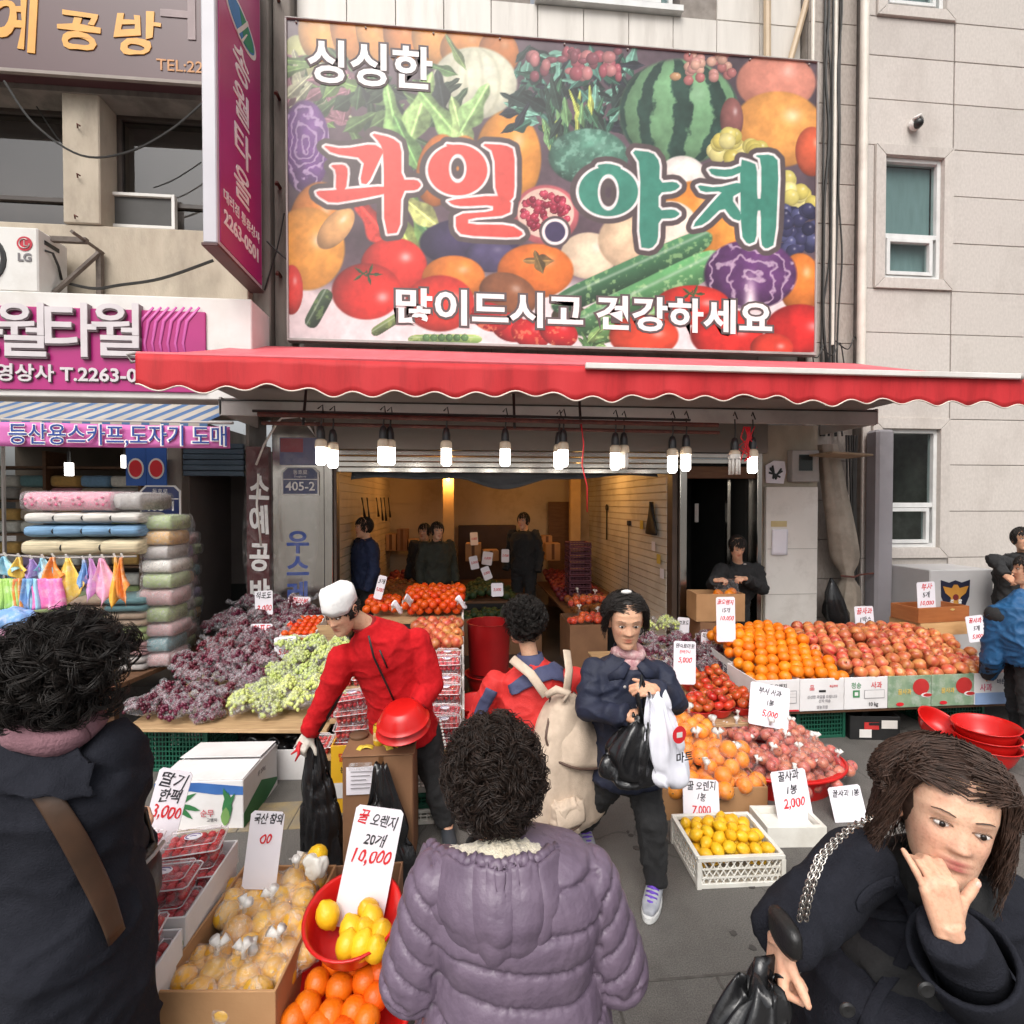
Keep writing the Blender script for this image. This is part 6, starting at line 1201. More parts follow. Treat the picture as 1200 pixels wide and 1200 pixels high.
ab_ = fruit_bag('apple_bag','knotted clear bag of small red apples heaped in the red basin','bags of apples in the red basin',F_apb,9,.042,(.09,.08,.06),300,f_clear,'apple',variants=3)
set_bags(ab_,[((x,y,z),random.uniform(0,6)) for x,y,z in ((1.98,3.34,.1),(2.2,3.26,.09),(2.44,3.28,.09),(2.62,3.42,.09),(2.05,3.52,.17),(2.28,3.48,.2),(2.48,3.52,.17),(2.1,3.7,.26),(2.32,3.7,.3),(2.52,3.7,.18),(2.18,3.74,.3),(1.92,3.68,.2),(2.1,3.36,.17),(2.34,3.34,.17),(2.22,3.56,.27),(2.4,3.6,.26),(2.0,3.6,.25),(2.56,3.52,.16))])
lc = lattice_crate('lemon_crate','white lattice crate of lemons on the pavement',1.21,1.66,2.52,2.88,0,.165,M('whiteplastic'),R_(-2),nx=12,nz=2,diag=True)
heap('lemon',F_lem,.034,1.225,1.645,2.53,2.87,lambda x,y: .175 + .07 * math.sin(PI * (x - 1.2) / .45) * math.sin(PI * (y - 2.5) / .38),'yellow lemon in the white lattice crate on the pavement','lemon','lemons in the white lattice crate',3)
fo = open_box('foam_box','white foam box behind the lemon crate with a price card in it','box',1.75,2.1,2.78,3.0,0,.12,M('whiteplastic'),R_(-4),.025,hole=False); B('inner_lid',M('whiteplastic'),fo,-.14,.14,-.08,.08,.07,.085)
card_px(801,921,844,962,2.92,[('꿀 오렌지','k',.055,.82),('1봉','k',.05,.55),('7,000','r',.065,.25)],'price card reading 7,000 leaning on the carton of bagged oranges',tilt=.35,roll=.12)
card_px(915,909,956,976,2.9,[('꿀사과','k',.06,.9),('1봉','k',.055,.68),('2,000','r',.075,.47)],'price card reading 2,000 before the bagged apples',tilt=.2,roll=-.08)
card_px(984,930,1022,984,2.95,[('꿀사과 1봉','k',.045,.86)],'low price card half hidden behind the shoulder of the woman at right',tilt=.3,roll=-.06); card_px(776,812,790,836,3.45,[('4','k',.07,.6)],'small price card next to the white carrier bag',tilt=.2,roll=.2)
# ================================================================ cardboard box in the doorway
db = open_box('cardboard_carton','open brown carton of oranges held before the dark doorway','carton',W(818,735,5.3).x,W(873,735,5.3).x,5.3,5.6,.72,1.02,M('card'),R_(-4),.01,hole=False); open_box('cardboard_carton','dark brown carton under the doorway carton','carton',W(822,735,5.3).x,W(866,735,5.3).x,5.32,5.6,.3,.715,M('cardd'),0,hole=False); open_box('cardboard_carton','bottom carton of the doorway stack','carton',W(822,735,5.3).x,W(866,735,5.3).x,5.32,5.6,0,.295,M('cardd'),0,hole=False)
for k in range(6):
 o = link('orange',F_or[k % 3],None,(W(838 + 5 * k,700,5.4).x,5.38 + .06 * (k % 3),.97 + .03 * (k % 2)),rrot()); tag(o,'orange lying in the open carton before the doorway','orange','oranges in the doorway carton')
# police marked cabinet at the right wall
ac2 = thing('police_cabinet','grey outdoor unit with a dark police shield emblem by the stone wall','cabinet',(0,0,0)); a,b = W(1090,668,5.3),W(1164,668,5.3)
MB().bx(a.x,b.x,5.3,5.85,0,a.z).build('casing',mat('grey metal casing',srgb(190,188,188),srgb(178,176,176),.45,3),ac2,bevel=.01); B('side_panel',M('white'),ac2,b.x + .001,b.x + .01,5.31,5.84,.1,a.z - .03)
B('handle',M('black'),ac2,b.x + .011,b.x + .02,5.6,5.66,.95,1.05)
shd = [(-.23,.24),(-.1,.2),(0,.235),(.1,.2),(.23,.24),(.22,0),(.15,-.16),(0,-.26),(-.15,-.16),(-.22,0)]; c = W(1120,699,5.29); SM = Matrix.Translation((c.x,5.297,c.z)) @ Matrix.Rotation(PI / 2,4,'X') @ Matrix.Scale(.78,4)
MB().prism(shd,0,.004,SM).build('emblem_shield',mat('police navy',srgb(22,26,52)),ac2); gold2 = mat('emblem gold',srgb(206,150,70),srgb(186,128,50),.4)
MB().prism([(-.2,.15),(-.06,.12),(-.03,.17),(.03,.17),(.06,.12),(.2,.15),(.16,.05),(.08,-.01),(.06,-.1),(0,-.13),(-.06,-.1),(-.08,-.01),(-.16,.05)],.005,.009,SM).build('emblem_eagle',gold2,ac2); MB().prism(disc(.045,.045,14),.01,.013,SM @ Matrix.Translation((0,-.01,0))).build('emblem_disc',mat('emblem red',srgb(120,40,40)),ac2); text('POLICE',.07,ac2,(c.x,5.288,c.z - .145),WHITEI(),FACE,.0005,.002); text('경찰',.05,ac2,(c.x,5.287,c.z - .06),WHITEI(),FACE,.0005,.002,space=3.2)
# ================================================================ goods inside the shop
def ibox(px0,px1,py,Y,h,m,lab,name='cardboard_carton'):
 a,b = W(px0,py,Y),W(px1,py,Y); r = thing(name,lab,'carton',((a.x + b.x) / 2,Y + .15,a.z - h),random.uniform(-.1,.1)); w = (b.x - a.x) / 2
 MB().bx(-w,w,-.15,.15,0,h).build('box_body',m,r,bevel=.006); B('tape',mat('parcel tape',(.1,.1,.1)),r,-.025,.025,-.152,-.1505,.02,h - .005); return r
def stand(x0,x1,y0,y1,z,lab):
 t = thing('produce_stand',lab,'table',((x0 + x1) / 2,(y0 + y1) / 2,0)); X,Y_ = (x1 - x0) / 2,(y1 - y0) / 2; B('tabletop',M('darkwood'),t,-X,X,-Y_,Y_,z - .03,z); B('panel',M('black'),t,-X + .02,X - .02,-Y_ + .02,-Y_ + .04,0,z - .031); B('panel',M('black'),t,X - .04,X - .02,-Y_ + .04,Y_ - .02,0,z - .031)
stand(-.3,.95,7.2,9.3,.62,'dark produce stand in the middle of the shop'); stand(-1.35,-.5,6.6,9.2,.62,'dark produce stand along the left shop wall'); stand(1.35,2.38,6.6,9.6,.52,'dark produce stand along the right shop wall')
for i,(a,b,y,Y,h,lab) in enumerate(((546,564,637,8.6,.3,'pale carton on the middle stand left of others'),(566,584,645,8.5,.18,'low pale carton on the middle stand'),(597,610,637,8.6,.25,'pale carton beside the dark standing figure'),(640,657,637,8.8,.3,'pale carton at the right rear of the shop'),(636,648,628,9.1,.3,'upper pale carton at the right rear of the shop'))): ibox(a,b,y,Y,h,M('card'),lab)
veg = [mat('dark greens',srgb(56,80,40),srgb(38,58,30),.6,12,rand=.2),mat('onion brown',srgb(170,110,60),srgb(150,92,48),.5,8,rand=.2),mat('radish red',srgb(130,40,40),srgb(110,34,44),.5,8,rand=.2)]
V = [[skin(n,prof_round(.06,.1,8,.9),10,m)] for n,m in (('cabbage',veg[0]),('onion',veg[1]),('red_vegetable',veg[2]))]
heap('onion',V[1],.05,-1.2,-.55,6.7,7.8,lambda x,y: .70 + .2 * (y - 6.6) / 1.2,'brown onion heaped on the left stand in the shop','onion','onions on the left stand',1); heap('cabbage',V[0],.06,-.2,.9,7.25,8.4,lambda x,y: .70 + .1 * math.sin(x * 5),'dark green cabbage on the middle stand in the shop','cabbage','cabbages on the middle stand',1); heap('red_vegetable',V[2],.06,1.4,2.1,7.6,9.4,lambda x,y: .62 + .2 * (y - 7.5) / 2,'reddish vegetable heaped on the right stand in the shop','vegetable','reddish vegetables on the right stand',1)
for i,(px,py,Y,w,lab) in enumerate(((557,660,7.4,10,'small tilted price card low on the middle stand'),(570,655,7.7,12,'tilted price card in the greens on the middle stand'),(592,652,7.6,9,'price card at the right end of the middle stand'),(573,672,7.2,10,'price card lying at the front of the middle stand'),(556,632,8.55,9,'price card sticking up from the pale carton'),(583,692,6.2,14,'price card with yellow greens behind the red bin'))): card_px(px - w / 2,py - 8,px + w / 2,py + 7,Y,[('3,000','r',.05,.5)],lab,tilt=.3,roll=random.uniform(-.4,.4))
heap('cabbage',V[0],.07,-.3,.95,6.7,7.2,lambda x,y: .52 + .06 * math.sin(x * 4),'dark green cabbage in the front row before the middle stand','cabbage','cabbages before the middle stand',1); heap('red_vegetable',V[2],.06,-1.3,-.6,7.9,9.0,lambda x,y: .72 + .15 * (y - 7.9),'reddish vegetable heaped at the back of the left stand','vegetable','reddish vegetables on the left stand',1); heap('onion',V[1],.055,1.45,2.2,6.75,7.5,lambda x,y: .60 + .1 * (y - 6.7),'brown onion heaped at the front of the right stand','onion','onions on the right stand',1); open_box('vegetable_carton','low carton of cabbages before the middle stand','carton',-.34,1.0,6.66,7.19,0,.5,M('cardd'),hole=False)
for i in range(7): ibox(400 + 13 * i,412 + 13 * i,632 - (i % 3) * 6,9.3,.3 + .1 * (i % 2),M(['card','cardd'][i % 2]),f'brown carton stacked along the back wall left of the post, {["first", "second", "third", "fourth", "fifth", "sixth", "seventh"][i]} from the left')
mg = mat('mesh basket purple',srgb(110,60,74),srgb(90,48,62),.6)
for k in range(9): lattice_crate('basket_tray',['maroon basket tray at the bottom of the stack by the right shop wall'] [0] if k == 0 else f'maroon basket tray {["second", "third", "fourth", "fifth", "sixth", "seventh", "eighth"][k - 1]} from the bottom by the right shop wall' if k < 8 else 'maroon basket tray topmost by the right shop wall',W(668,680,7.6).x,W(692,680,7.6).x,7.6,7.95,.52 + .1 * k,.61 + .1 * k,mg,nx=6,nz=1)
nb = fruit_bag('tangerine_bag','net bag of deep orange tangerines on the right inside the shop entrance','net bags of tangerines inside the entrance',F_tan,11,.045,(.1,.09,.08),400,f_clear,'tangerine',variants=2)
set_bags(nb,[((W(680,710,6.3).x,6.3,.72),1),((W(698,712,6.4).x,6.45,.72),2),((W(682,730,6.0).x,6.05,.56),3),((W(702,728,6.1).x,6.15,.56),.4)])
open_box('dark_carton','dark carton under the net bags of tangerines','carton',W(668,740,5.95).x,W(712,740,5.95).x,5.95,6.6,0,.56,M('cardd'),hole=False)
# things hung on the slatted walls
def hung(name,lab,cat,px,py,Y,build):
 t = thing(name,lab,cat,(0,0,0)); build(t); return t
XR = 2.42
def wallp(px,py):
 d = ray(px,py); t = (XR - .02) / d.x; return Vector((0,0,CAM_H)) + d * t
a = wallp(711,595); o = MB().ell(a,(.02,.06,.06),10,8).tube([a,a + Vector((0,0,-.55))],.012,6).build('ladle',M('black'),None,True); tag(o,'black long handled ladle hanging on the right slatted wall','ladle')
a = wallp(765,588); rings = [[a + Vector((-.02 + .03 * math.sin(q),w * math.cos(q),-z)) for q in np.linspace(0,2 * PI,17)[:-1]] for z,w in ((0,.015),(.08,.05),(.2,.1),(.32,.17),(.4,.2),(.42,.19))]; o = MB().loft(rings).build('apron',M('black'),None,True); tag(o,'black cloth hanging from a hook on the right slatted wall','cloth')
a = wallp(737,613); o = MB().tube([a,a + Vector((0,.01,-.5)),a + Vector((-.01,0,-1.1))],.006,5).box(a,(.04,.07,.07)).build('power_cord',M('cable'),None); tag(o,'black power cord dropping from a socket on the right wall','cord')
for i,(px,py) in enumerate(((766,640),(772,655),(776,672),(752,615))):
 a = wallp(px,py); o = MB().box(a + Vector((-.004,0,0)),(.004,.12,.12)).build('note_paper',[M('paper'),mat('yellow note',srgb(216,190,90))][i % 2],None,bevel=.001); tag(o,['white note pinned on the right slatted wall','yellow note pinned below the white one on right slatted wall','lowest white note pinned on the right slatted wall','yellow note pinned beside the hanging black cloth'][i],'note')
XL = -1.42
def wallq(px,py):
 d = ray(px,py); t = (XL + .03) / d.x; return Vector((0,0,CAM_H)) + d * t
for i,(px,h) in enumerate(((424,.25),(430,.35),(441,.3),(446,.38),(450,.4),(455,.36),(460,.32))):
 a = wallq(px,583); o = MB().tube([a,a + Vector((.02,0,-h * .5)),a + Vector((.03,.03,-h))],[.01,.008,.02],6).build('hanging_tool',M('black'),None,True); tag(o,['knife hanging first from the left on the left slatted wall','scissors hanging second from the left on left slatted wall','hook hanging third from the left on the left slatted wall','tool hanging in the middle of the row on left slatted wall','long tool hanging right of the middle on left slatted wall','tool hanging next to last on the left slatted wall','short tool hanging last toward the back on left slatted wall'][i],'tool')
# ================================================================ THE TOWEL SHOP'S DISPLAY
dt = thing('towel_table','brown wooden display table with stacked towels before the left shop','table'); MB().prism([(-6.4,4.25),(-2.72,4.25),(-2.45,5.75),(-6.4,5.75)],.54,.58).build('tabletop',M('darkwood'),dt,bevel=.004)
for x,y in ((-2.85,4.4),(-2.6,5.6),(-4.4,4.4),(-6,4.4)): B('leg',M('darkwood'),dt,x - .03,x + .03,y - .03,y + .03,0,.539)
CL = {'pink': (226,150,170),'cream': (226,210,176),'sky blue': (130,170,206),'white': (226,222,214),'green': (160,178,120),'rose': (190,150,150),'teal': (110,150,156),'orange': (214,168,96),'lilac': (160,140,180),'grey': (170,164,160),'tan': (190,168,146)}
def clothm(c): return mat(c + ' towel cloth',srgb(*CL[c]),srgb(*[int(v * .9) for v in CL[c]]),.9,30,.5,160,sheen=.2)
def bundle(c,x0,x1,y0,y1,z0,h,label,folds=2,wrap=True,rz=0,group=None):
 t = thing('towel_bundle',label,'towel bundle',((x0 + x1) / 2,(y0 + y1) / 2,z0),rz,group); X,Y_ = (x1 - x0) / 2,(y1 - y0) / 2; q = h / folds
 for k in range(folds):
  rings = []
  for i in range(13):
   u = -1 + 2 * i / 12; w = 1 - .06 * abs(u) ** 6; sg = .012 * math.sin(u * 5 + k)
   rings.append([Vector((u * X,math.copysign(abs(math.cos(a)) ** .35,math.cos(a)) * Y_ * w * (1 + .015 * math.sin(u * 9 + k * 2)),q * (k + .5) + math.copysign(abs(math.sin(a)) ** .6,math.sin(a)) * q * .49 * w + sg * q)) for a in np.linspace(0,2 * PI,17)[:-1]])
  MB().loft(rings).build('fold',clothm(c),t,True)
 if wrap:
  rings = [[Vector((u * (X + .01),math.copysign(abs(math.cos(a)) ** .35,math.cos(a)) * (Y_ + .012),h / 2 + math.copysign(abs(math.sin(a)) ** .5,math.sin(a)) * (h / 2 + .006))) for a in np.linspace(0,2 * PI,17)[:-1]] for u in (-1,-.9,-.3,.3,.9,1)]
  MB().loft(rings).build('wrap',f_net,t,True)
 return t
# big front stack
def W3(px,Y): return W(px,600,Y).x
zz = lambda y,Y=4.5: W(90,y,Y).z
Yf = 4.5
t = bundle('pink',W3(26,Yf),W3(128,Yf),Yf,Yf + .5,zz(599),zz(574) - zz(599) - .01,'pink patterned towel pack on top of the front stack',1)
for k in range(4):
 for s in range(5): MB().ell((-.27 + .18 * k + .04 * math.cos(s * 1.3),-.256,.08 + .03 * math.sin(s * 1.3)),(.014,.004,.012),6,5).build('flower_print',mat('rose flower print',srgb(206,96,130)),t,True)
bundle('grey',W3(130,Yf),W3(162,Yf),Yf + .02,Yf + .5,zz(598),zz(575) - zz(598) - .01,'grey towel pack in plastic on top of the front stack',1)
def rollrow(c,x0,x1,y0,z0,h,label,nb=3):
 t = thing('towel_roll_row',label,'towel bundle',((x0 + x1) / 2,y0 + .2,z0)); X = (x1 - x0) / 2; rings = []; N = 48
 for i in range(N + 1):
  u = -1 + 2 * i / N; b = abs(math.sin((u * .5 + .5) * PI * nb)) ** .35; r = .86 + .14 * b
  rings.append([Vector((u * X,.22 * r * math.copysign(abs(math.cos(a)) ** .6,math.cos(a)),h / 2 + h / 2 * r * math.copysign(abs(math.sin(a)) ** .55,math.sin(a)) * (1 + .03 * math.sin(a * 8)))) for a in np.linspace(0,2 * PI,25)[:-1]])
 MB().loft(rings).build('rolled_towel',mat(c + ' striped towel',srgb(*CL[c]),srgb(*[int(v * .72) for v in CL[c]]),.9,14,.4,90,stretch=(.2,1,5)),t,True)
 for k in range(1,nb): MB().tube([(-X + 2 * X * k / nb,.2 * math.cos(a),h / 2 + h / 2 * .9 * math.sin(a)) for a in np.linspace(0,2 * PI,25)],.006,5).build('strap',M('cable'),t,True)
 return t
rollrow('white',W3(27,Yf),W3(162,Yf),Yf,zz(614),zz(600) - zz(614),'row of white rolled towels strapped with black bands',4); rollrow('sky blue',W3(26,Yf),W3(161,Yf),Yf,zz(630),zz(615) - zz(630),'row of sky blue rolled towels beneath the white ones',4); rollrow('cream',W3(23,Yf),W3(161,Yf),Yf,zz(652),zz(632) - zz(652),'row of cream rolled towels beneath the blue ones',3)
for k in range(5):
 for i,(a,b,c) in enumerate(((20,70,'tan'),(72,112,'grey'),(114,160,'tan'))): bundle(['tan','teal','grey','rose','green'][(k + i) % 5],W3(a,Yf),W3(b,Yf),Yf + .05,Yf + .5,.585 + .125 * k,.12,f'{["tan", "teal", "grey", "rose", "green"][(k + i) % 5]} towel bundle hidden behind the hanging handkerchiefs, {["left", "middle", "right"][i]} column',2,False,group='towel bundles behind the handkerchiefs')
# receding side stacks
cs_ = ['rose','teal','rose','green','rose','green','white','grey','orange','green','lilac']
for s,(px0,px1,Y,nm) in enumerate(((163,196,4.62,'front'),(184,206,5.05,'middle'),(196,213,5.45,'rear'))):
 z = .59; h = [.134,.122,.112][s]
 for k in range(10):
  c = cs_[(k + s * 3) % 11]; hh = h * random.uniform(.85,1.1)
  bundle(c,W3(px0,Y) + random.uniform(-.02,.02),W3(px1,Y) + random.uniform(-.02,.03),Y,Y + .34,z,hh,f'{c} folded towel in plastic, {["lowest", "second", "third", "fourth", "fifth", "sixth", "seventh", "eighth", "ninth", "topmost"][k]} in the {nm} stack by the doorway',1); z += hh + .003
# hanging handkerchiefs
cols_ = {'yellow': (236,196,90),'pink': (240,120,180),'lilac': (206,150,206),'sky': (150,200,220),'orange': (232,140,60),'rose': (226,160,190),'lime': (170,210,110),'gold': (226,166,60),'violet': (160,130,190),'blue': (110,150,200)}
ln = MB().tube([W(0,650,4.28),W(60,654,4.28),W(160,652,4.3)],.008,6).build('hanging_rail',M('galv'),None,True); tag(ln,'thin rail the handkerchiefs hang from below the towel rolls','rail')
def kerchief(px,pyt,pyb,w,c,lab,Y=4.26,tri=True):
 a,b = W(px,pyt,Y),W(px,pyb,Y); L = a.z - b.z; rs = random.uniform(0,6); w = w * 4.3 / 600
 def fn(u,v):
  ww = w * ((.12 + .88 * min(1,v * 1.3)) if tri else 1) ; x = (u - .5) * ww; zb = L * v * (1 - (abs(u - .5) * .9 * v if tri else 0))
  return (a.x + x + .01 * math.sin(v * 4 + rs),Y + .03 * math.sin(u * 9 + rs) * (.4 + .6 * v) + .012 * math.sin(u * 19),a.z - zb)
 o = MB().grid(fn,14,12).build('handkerchief',mat(c + ' print cloth',srgb(*cols_[c]),srgb(*[min(255,int(v * 1.06 + 14)) for v in cols_[c]]),.85,22,.3,80,c3=srgb(246,240,236),dscale=14,damt=.7),None,True); o.modifiers.new('s','SOLIDIFY').thickness = .002; tag(o,lab,'handkerchief')
 if tri: MB().tube([(a.x,Y - .01,a.z + .03),(a.x + .01,Y,a.z + .0)],.008,5).build('peg',M('white'),o)
K_ = [(6,652,678,26,'sky','sky blue handkerchief hanging at the left frame edge'),(22,653,680,22,'yellow','yellow handkerchief second from the left on rail'),(36,655,680,20,'violet','violet handkerchief hanging left of the orange one'),(50,654,684,22,'sky','pale blue handkerchief before the orange one'),(62,653,690,26,'orange','orange and white handkerchief hanging on the rail'),(78,654,712,40,'yellow','large yellow handkerchief folded to a point'),(97,656,690,14,'blue','narrow blue handkerchief right of the large yellow one'),(106,654,706,18,'lilac','lilac handkerchief left of the rose one'),(120,654,712,28,'rose','rose pink handkerchief hanging in a point'),(134,653,714,14,'gold','gold handkerchief left of the last one'),(143,653,712,14,'orange','orange gold handkerchief last on the right of the rail')]
for k in K_: kerchief(*k)
for i,(px,w,c,lab) in enumerate(((2,14,'lime','lime striped towel hanging low at left edge'),(14,12,'lime','green towel hanging low beside the lime one'),(22,9,'orange','narrow orange towel hanging low between green and blue'),(31,12,'blue','blue striped towel hanging low in the row'),(40,10,'sky','pale blue striped towel hanging low beside the pink one'),(56,28,'pink','bright pink towel hanging flat in the lower row'))): kerchief(px,678,714,w,c,lab,4.2,False)
for i,(px,py,c,lab) in enumerate(((14,724,'blue','blue cloth heap at the left on the towel table'),(30,740,'rose','rose cloth heap on the towel table edge'),(10,765,'sky','pale plastic packed cloth at the left table edge'),(60,735,'violet','violet cloth heap behind the curly haired woman'))):
 p = W(px,py,4.1 + .1 * i); blob('cloth_heap',lab,'cloth',p,(.16,.12,.07),mat(c + ' print cloth',(.1,.1,.1)),i,.5,8,.02)
open_box('cardboard_carton','small brown carton at the left edge behind the dark coated woman','carton',W(-10,800,3.7).x,W(18,800,3.7).x,3.7,4.1,.3,W(5,775,3.7).z,M('card'),hole=False); open_box('cardboard_carton','carton under the small brown carton at the left edge','carton',W(-12,800,3.7).x,W(20,800,3.7).x,3.7,4.1,0,.297,M('card'),hole=False)
# shelves and goods inside the towel shop
sv = thing('shop_shelves','dim shelves of folded fabrics at the back of the towel shop','shelf')
for z in (.7,1.15,1.6,2.05,2.5): B('shelf',M('darkwood'),sv,-6.8,-3.3,7.4,7.8,z - .03,z)
for x in (-6.8,-5.6,-4.4,-3.3): B('upright',M('darkwood'),sv,x - .02,x + .02,7.38,7.8,0,2.7)
for z in (.7,1.15,1.6,2.05):
 for k in range(9):
  x = -6.7 + k * .38
  for q in range(2): bundle(random.choice(list(CL)),x,x + .34,7.42,7.75,z + .17 * q,.165,'folded fabric stacked on the dim shelves inside the towel shop',1,False,group='fabrics on the dim shop shelves')
for i,(px,py,Y) in enumerate(((81,550,6.2),(147,541,6.3))):
 p = W(px,py,Y); t = thing('shop_lamp',['lit tube lamp hanging left inside the towel shop','lit tube lamp hanging right inside the towel shop'][i],'lamp',p); MB().tube([(0,0,-.07),(0,0,.07)],.04,12).build('tube',m_lit,t,'auto'); MB().tube([(0,0,.07),(0,0,.2)],.018,8).build('socket',M('black'),t,'auto'); MB().tube([(0,0,.2),(0,0,.8)],.006,5).build('cord',M('cable'),t,True)
g_ = MB().bx(-4.9,-4.88,5.9,5.93,.6,2.7).bx(-3.22,-3.2,5.86,5.93,.6,2.7).build('door_frame',M('galv'),None); tag(g_,'slim grey shopfront frame of the towel shop','frame')
gp = MB().bx(-6.5,-4.9,5.905,5.912,.6,2.7).build('shop_window',glass('shop glass',(.85,.9,.88),.2),None); tag(gp,'clear shop window behind the towel stacks','window')
# ================================================================ PEOPLE
def nz(v,f,s=0.0,st=(1,1,1)): return np.array([noise.noise(Vector((p[0] * f * st[0] + s,p[1] * f * st[1],p[2] * f * st[2]))) for p in v])
def folds(amp=.008,f=9,s=0):
 def fn(v):
  out = np.zeros(len(v)); A = amp * 1.25; o = Vector((s * 3.7,s,0))
  for i,q in enumerate(v):
   q = Vector(q) + o; w = q + .05 * noise.noise_vector(q * 5.5); a = noise.noise(Vector((w.x * f,w.y * f,w.z * f * .75))); b = noise.noise(Vector((w.x * f * 1.5 + 9,w.y * f * 1.5,w.z * f * 2.1)))
   out[i] = A * (1.5 * max(0,1 - 3.0 * abs(a)) ** 1.5 + .9 * max(0,1 - 3.4 * abs(b)) ** 2 - .55 + .5 * a)
  return out
 return fn
def frame(fwd,up):
 f = Vector(fwd).normalized(); r = f.cross(Vector(up)).normalized(); u = r.cross(f); return Matrix((r,f,u)).transposed()
HP = [(-.121,.045,.012,.012),(-.116,.066,.0,.028),(-.104,.079,-.012,.040),(-.085,.082,-.03,.051),(-.06,.083,-.052,.058),(-.03,.085,-.068,.064),(0,.086,-.082,.069),(.03,.087,-.091,.0735),(.06,.082,-.094,.074),(.085,.068,-.084,.066),(.105,.042,-.06,.047),(.117,.014,-.036,.024),(.121,-.004,-.02,.006)]
def head_arrays(skin_c,lip_c,old=0.0,n=56,m=60):
 zs = np.array([h[0] for h in HP]); vs,cs = [],[]
 for i in range(m + 1):
  t = i / m; z = zs[0] + (zs[-1] - zs[0]) * (.5 - .5 * math.cos(PI * t)) * .5 + (zs[-1] - zs[0]) * t * .5
  yf,yb,w = (np.interp(z,zs,[h[k] for h in HP]) for k in (1,2,3))
  for j in range(n):
   a = 2 * PI * j / n; c,s = math.cos(a),math.sin(a); e = 2 / 2.35
   x = w * math.copysign(abs(s) ** e,s); yc = (yf + yb) / 2 * .6; y = yc + ((yf - yc) if c > 0 else (yc - yb)) * math.copysign(abs(c) ** e,c)
   if c > 0:
    gs = lambda x0,z0,sx,sz: math.exp(-((x - x0) / sx) ** 2 - ((z - z0) / sz) ** 2)
    if -.040 < z < .032: 
     k = (.032 - z) / .054; am = .021 * max(0,min(1,k)) ** 1.3 if z > -.022 else .021 * max(0,1 - ((-.022 - z) / .014) ** 2)
     y += am * math.exp(-(x / (.0085 + .0045 * max(0,k))) ** 2)
    for q in (-1,1):
     y -= .0075 * gs(q * .031,.010,.017,.0115); y += .0045 * gs(q * .03,.033,.022,.009); y += .005 * gs(q * .042,-.022,.02,.02); y += .006 * gs(q * .0125,-.024,.006,.007); y -= .002 * old * gs(q * .03,-.045,.005,.02)
    y += .0062 * gs(0,-.0515,.019,.0055) + .0068 * gs(0,-.0640,.016,.0060) - .0045 * gs(0,-.0578,.021,.0022) + .006 * gs(0,-.1,.022,.014) - .003 * gs(0,-.076,.02,.006) - .0015 * gs(0,-.042,.004,.006)
    li = min(1,1.25 * max(gs(0,-.0525,.020,.0048),gs(0,-.0632,.017,.0058))); ro = .35 * (gs(.042,-.022,.022,.02) + gs(-.042,-.022,.022,.02)) + .25 * gs(0,-.022,.014,.01)
   else: li = ro = 0
   sk = np.array(skin_c) * (1 - ro * .3 * np.array([0,1,.9])); vs.append((x,y,z)); cs.append(sk * (1 - li) + np.array(lip_c) * li)
 fs = [(i * n + j,i * n + (j + 1) % n,(i + 1) * n + (j + 1) % n,(i + 1) * n + j) for i in range(m) for j in range(n)]
 fs.append(tuple(reversed(range(n)))); fs.append(tuple(m * n + j for j in range(n)))
 return vs,fs,cs
def hand_shape(b,wrist,d,nrm,side,curl=(20,25,15),spread=4,thumb=(.8,.6,.35),s=1.0,curls=None,thumb_curl=15):
 d = Vector(d).normalized(); nrm = Vector(nrm); nrm = (nrm - d * nrm.dot(d)).normalized(); t = d.cross(nrm) * (1 if side == 'R' else -1); w = Vector(wrist)
 P = lambda a,c,e=0: w + (t * a + d * c + nrm * e) * s
 K = [(.027,.088),(.009,.093),(-.009,.088),(-.026,.079)]
 for (a,c),wa in zip(K,(.014,.005,-.006,-.014)): b.tube([P(wa,-.01),P(wa * .5 + a * .5,.04),P(a,c)],[(.0155 * s,.0155 * s),(.0145 * s,.0145 * s),(.0112 * s,.0112 * s)],10)
 b.ell(P(0,.05,.001),(.03 * s,.03 * s,.012 * s),12,8,Matrix((t,d,nrm)).transposed())
 L = [(.041,.025,.021),(.045,.029,.022),(.041,.027,.021),(.032,.020,.019)]
 for i,((a,c),seg) in enumerate(zip(K,L)):
  cu = curls[i] if curls else tuple(x * (1 + .12 * i) for x in curl); sp = R_(spread * (1.5 - i)); p = P(a,c); dd = (d * math.cos(sp) + t * math.sin(sp)); ang = 0; pts = [p]; 
  for q in range(3):
   ang += R_(cu[q]); p = p + (dd * math.cos(ang) + nrm * math.sin(ang)) * seg[q] * s; pts.append(p)
  r0 = (.0088,.0090,.0086,.0076)[i] * s; b.tube([pts[0],pts[0].lerp(pts[1],.5),pts[1],pts[1].lerp(pts[2],.5),pts[2],pts[2].lerp(pts[3],.7),pts[3]],[r0 * 1.1,r0 * .97,r0 * 1.03,r0 * .9,r0 * .92,r0 * .82,r0 * .5],10)
  b.ell(pts[3].lerp(pts[2],.12),r0 * .72,10,6)
 td = (t * thumb[0] + d * thumb[1] + nrm * thumb[2]).normalized(); p0 = P(.014,.012,.004); p1 = P(.033,.038,.008); p2 = p1 + td * .036 * s; td2 = (td + d * math.sin(R_(thumb_curl))).normalized(); p3 = p2 + td2 * .03 * s
 b.tube([p0,p1,p1.lerp(p2,.5),p2,p2.lerp(p3,.6),p3],[.017 * s,.0145 * s,.0108 * s,.0110 * s,.0098 * s,.006 * s],10); b.ell(p3.lerp(p2,.1),.0078 * s,10,6)
 return p3,td2,pts
SKIN = srgb(214,168,138)
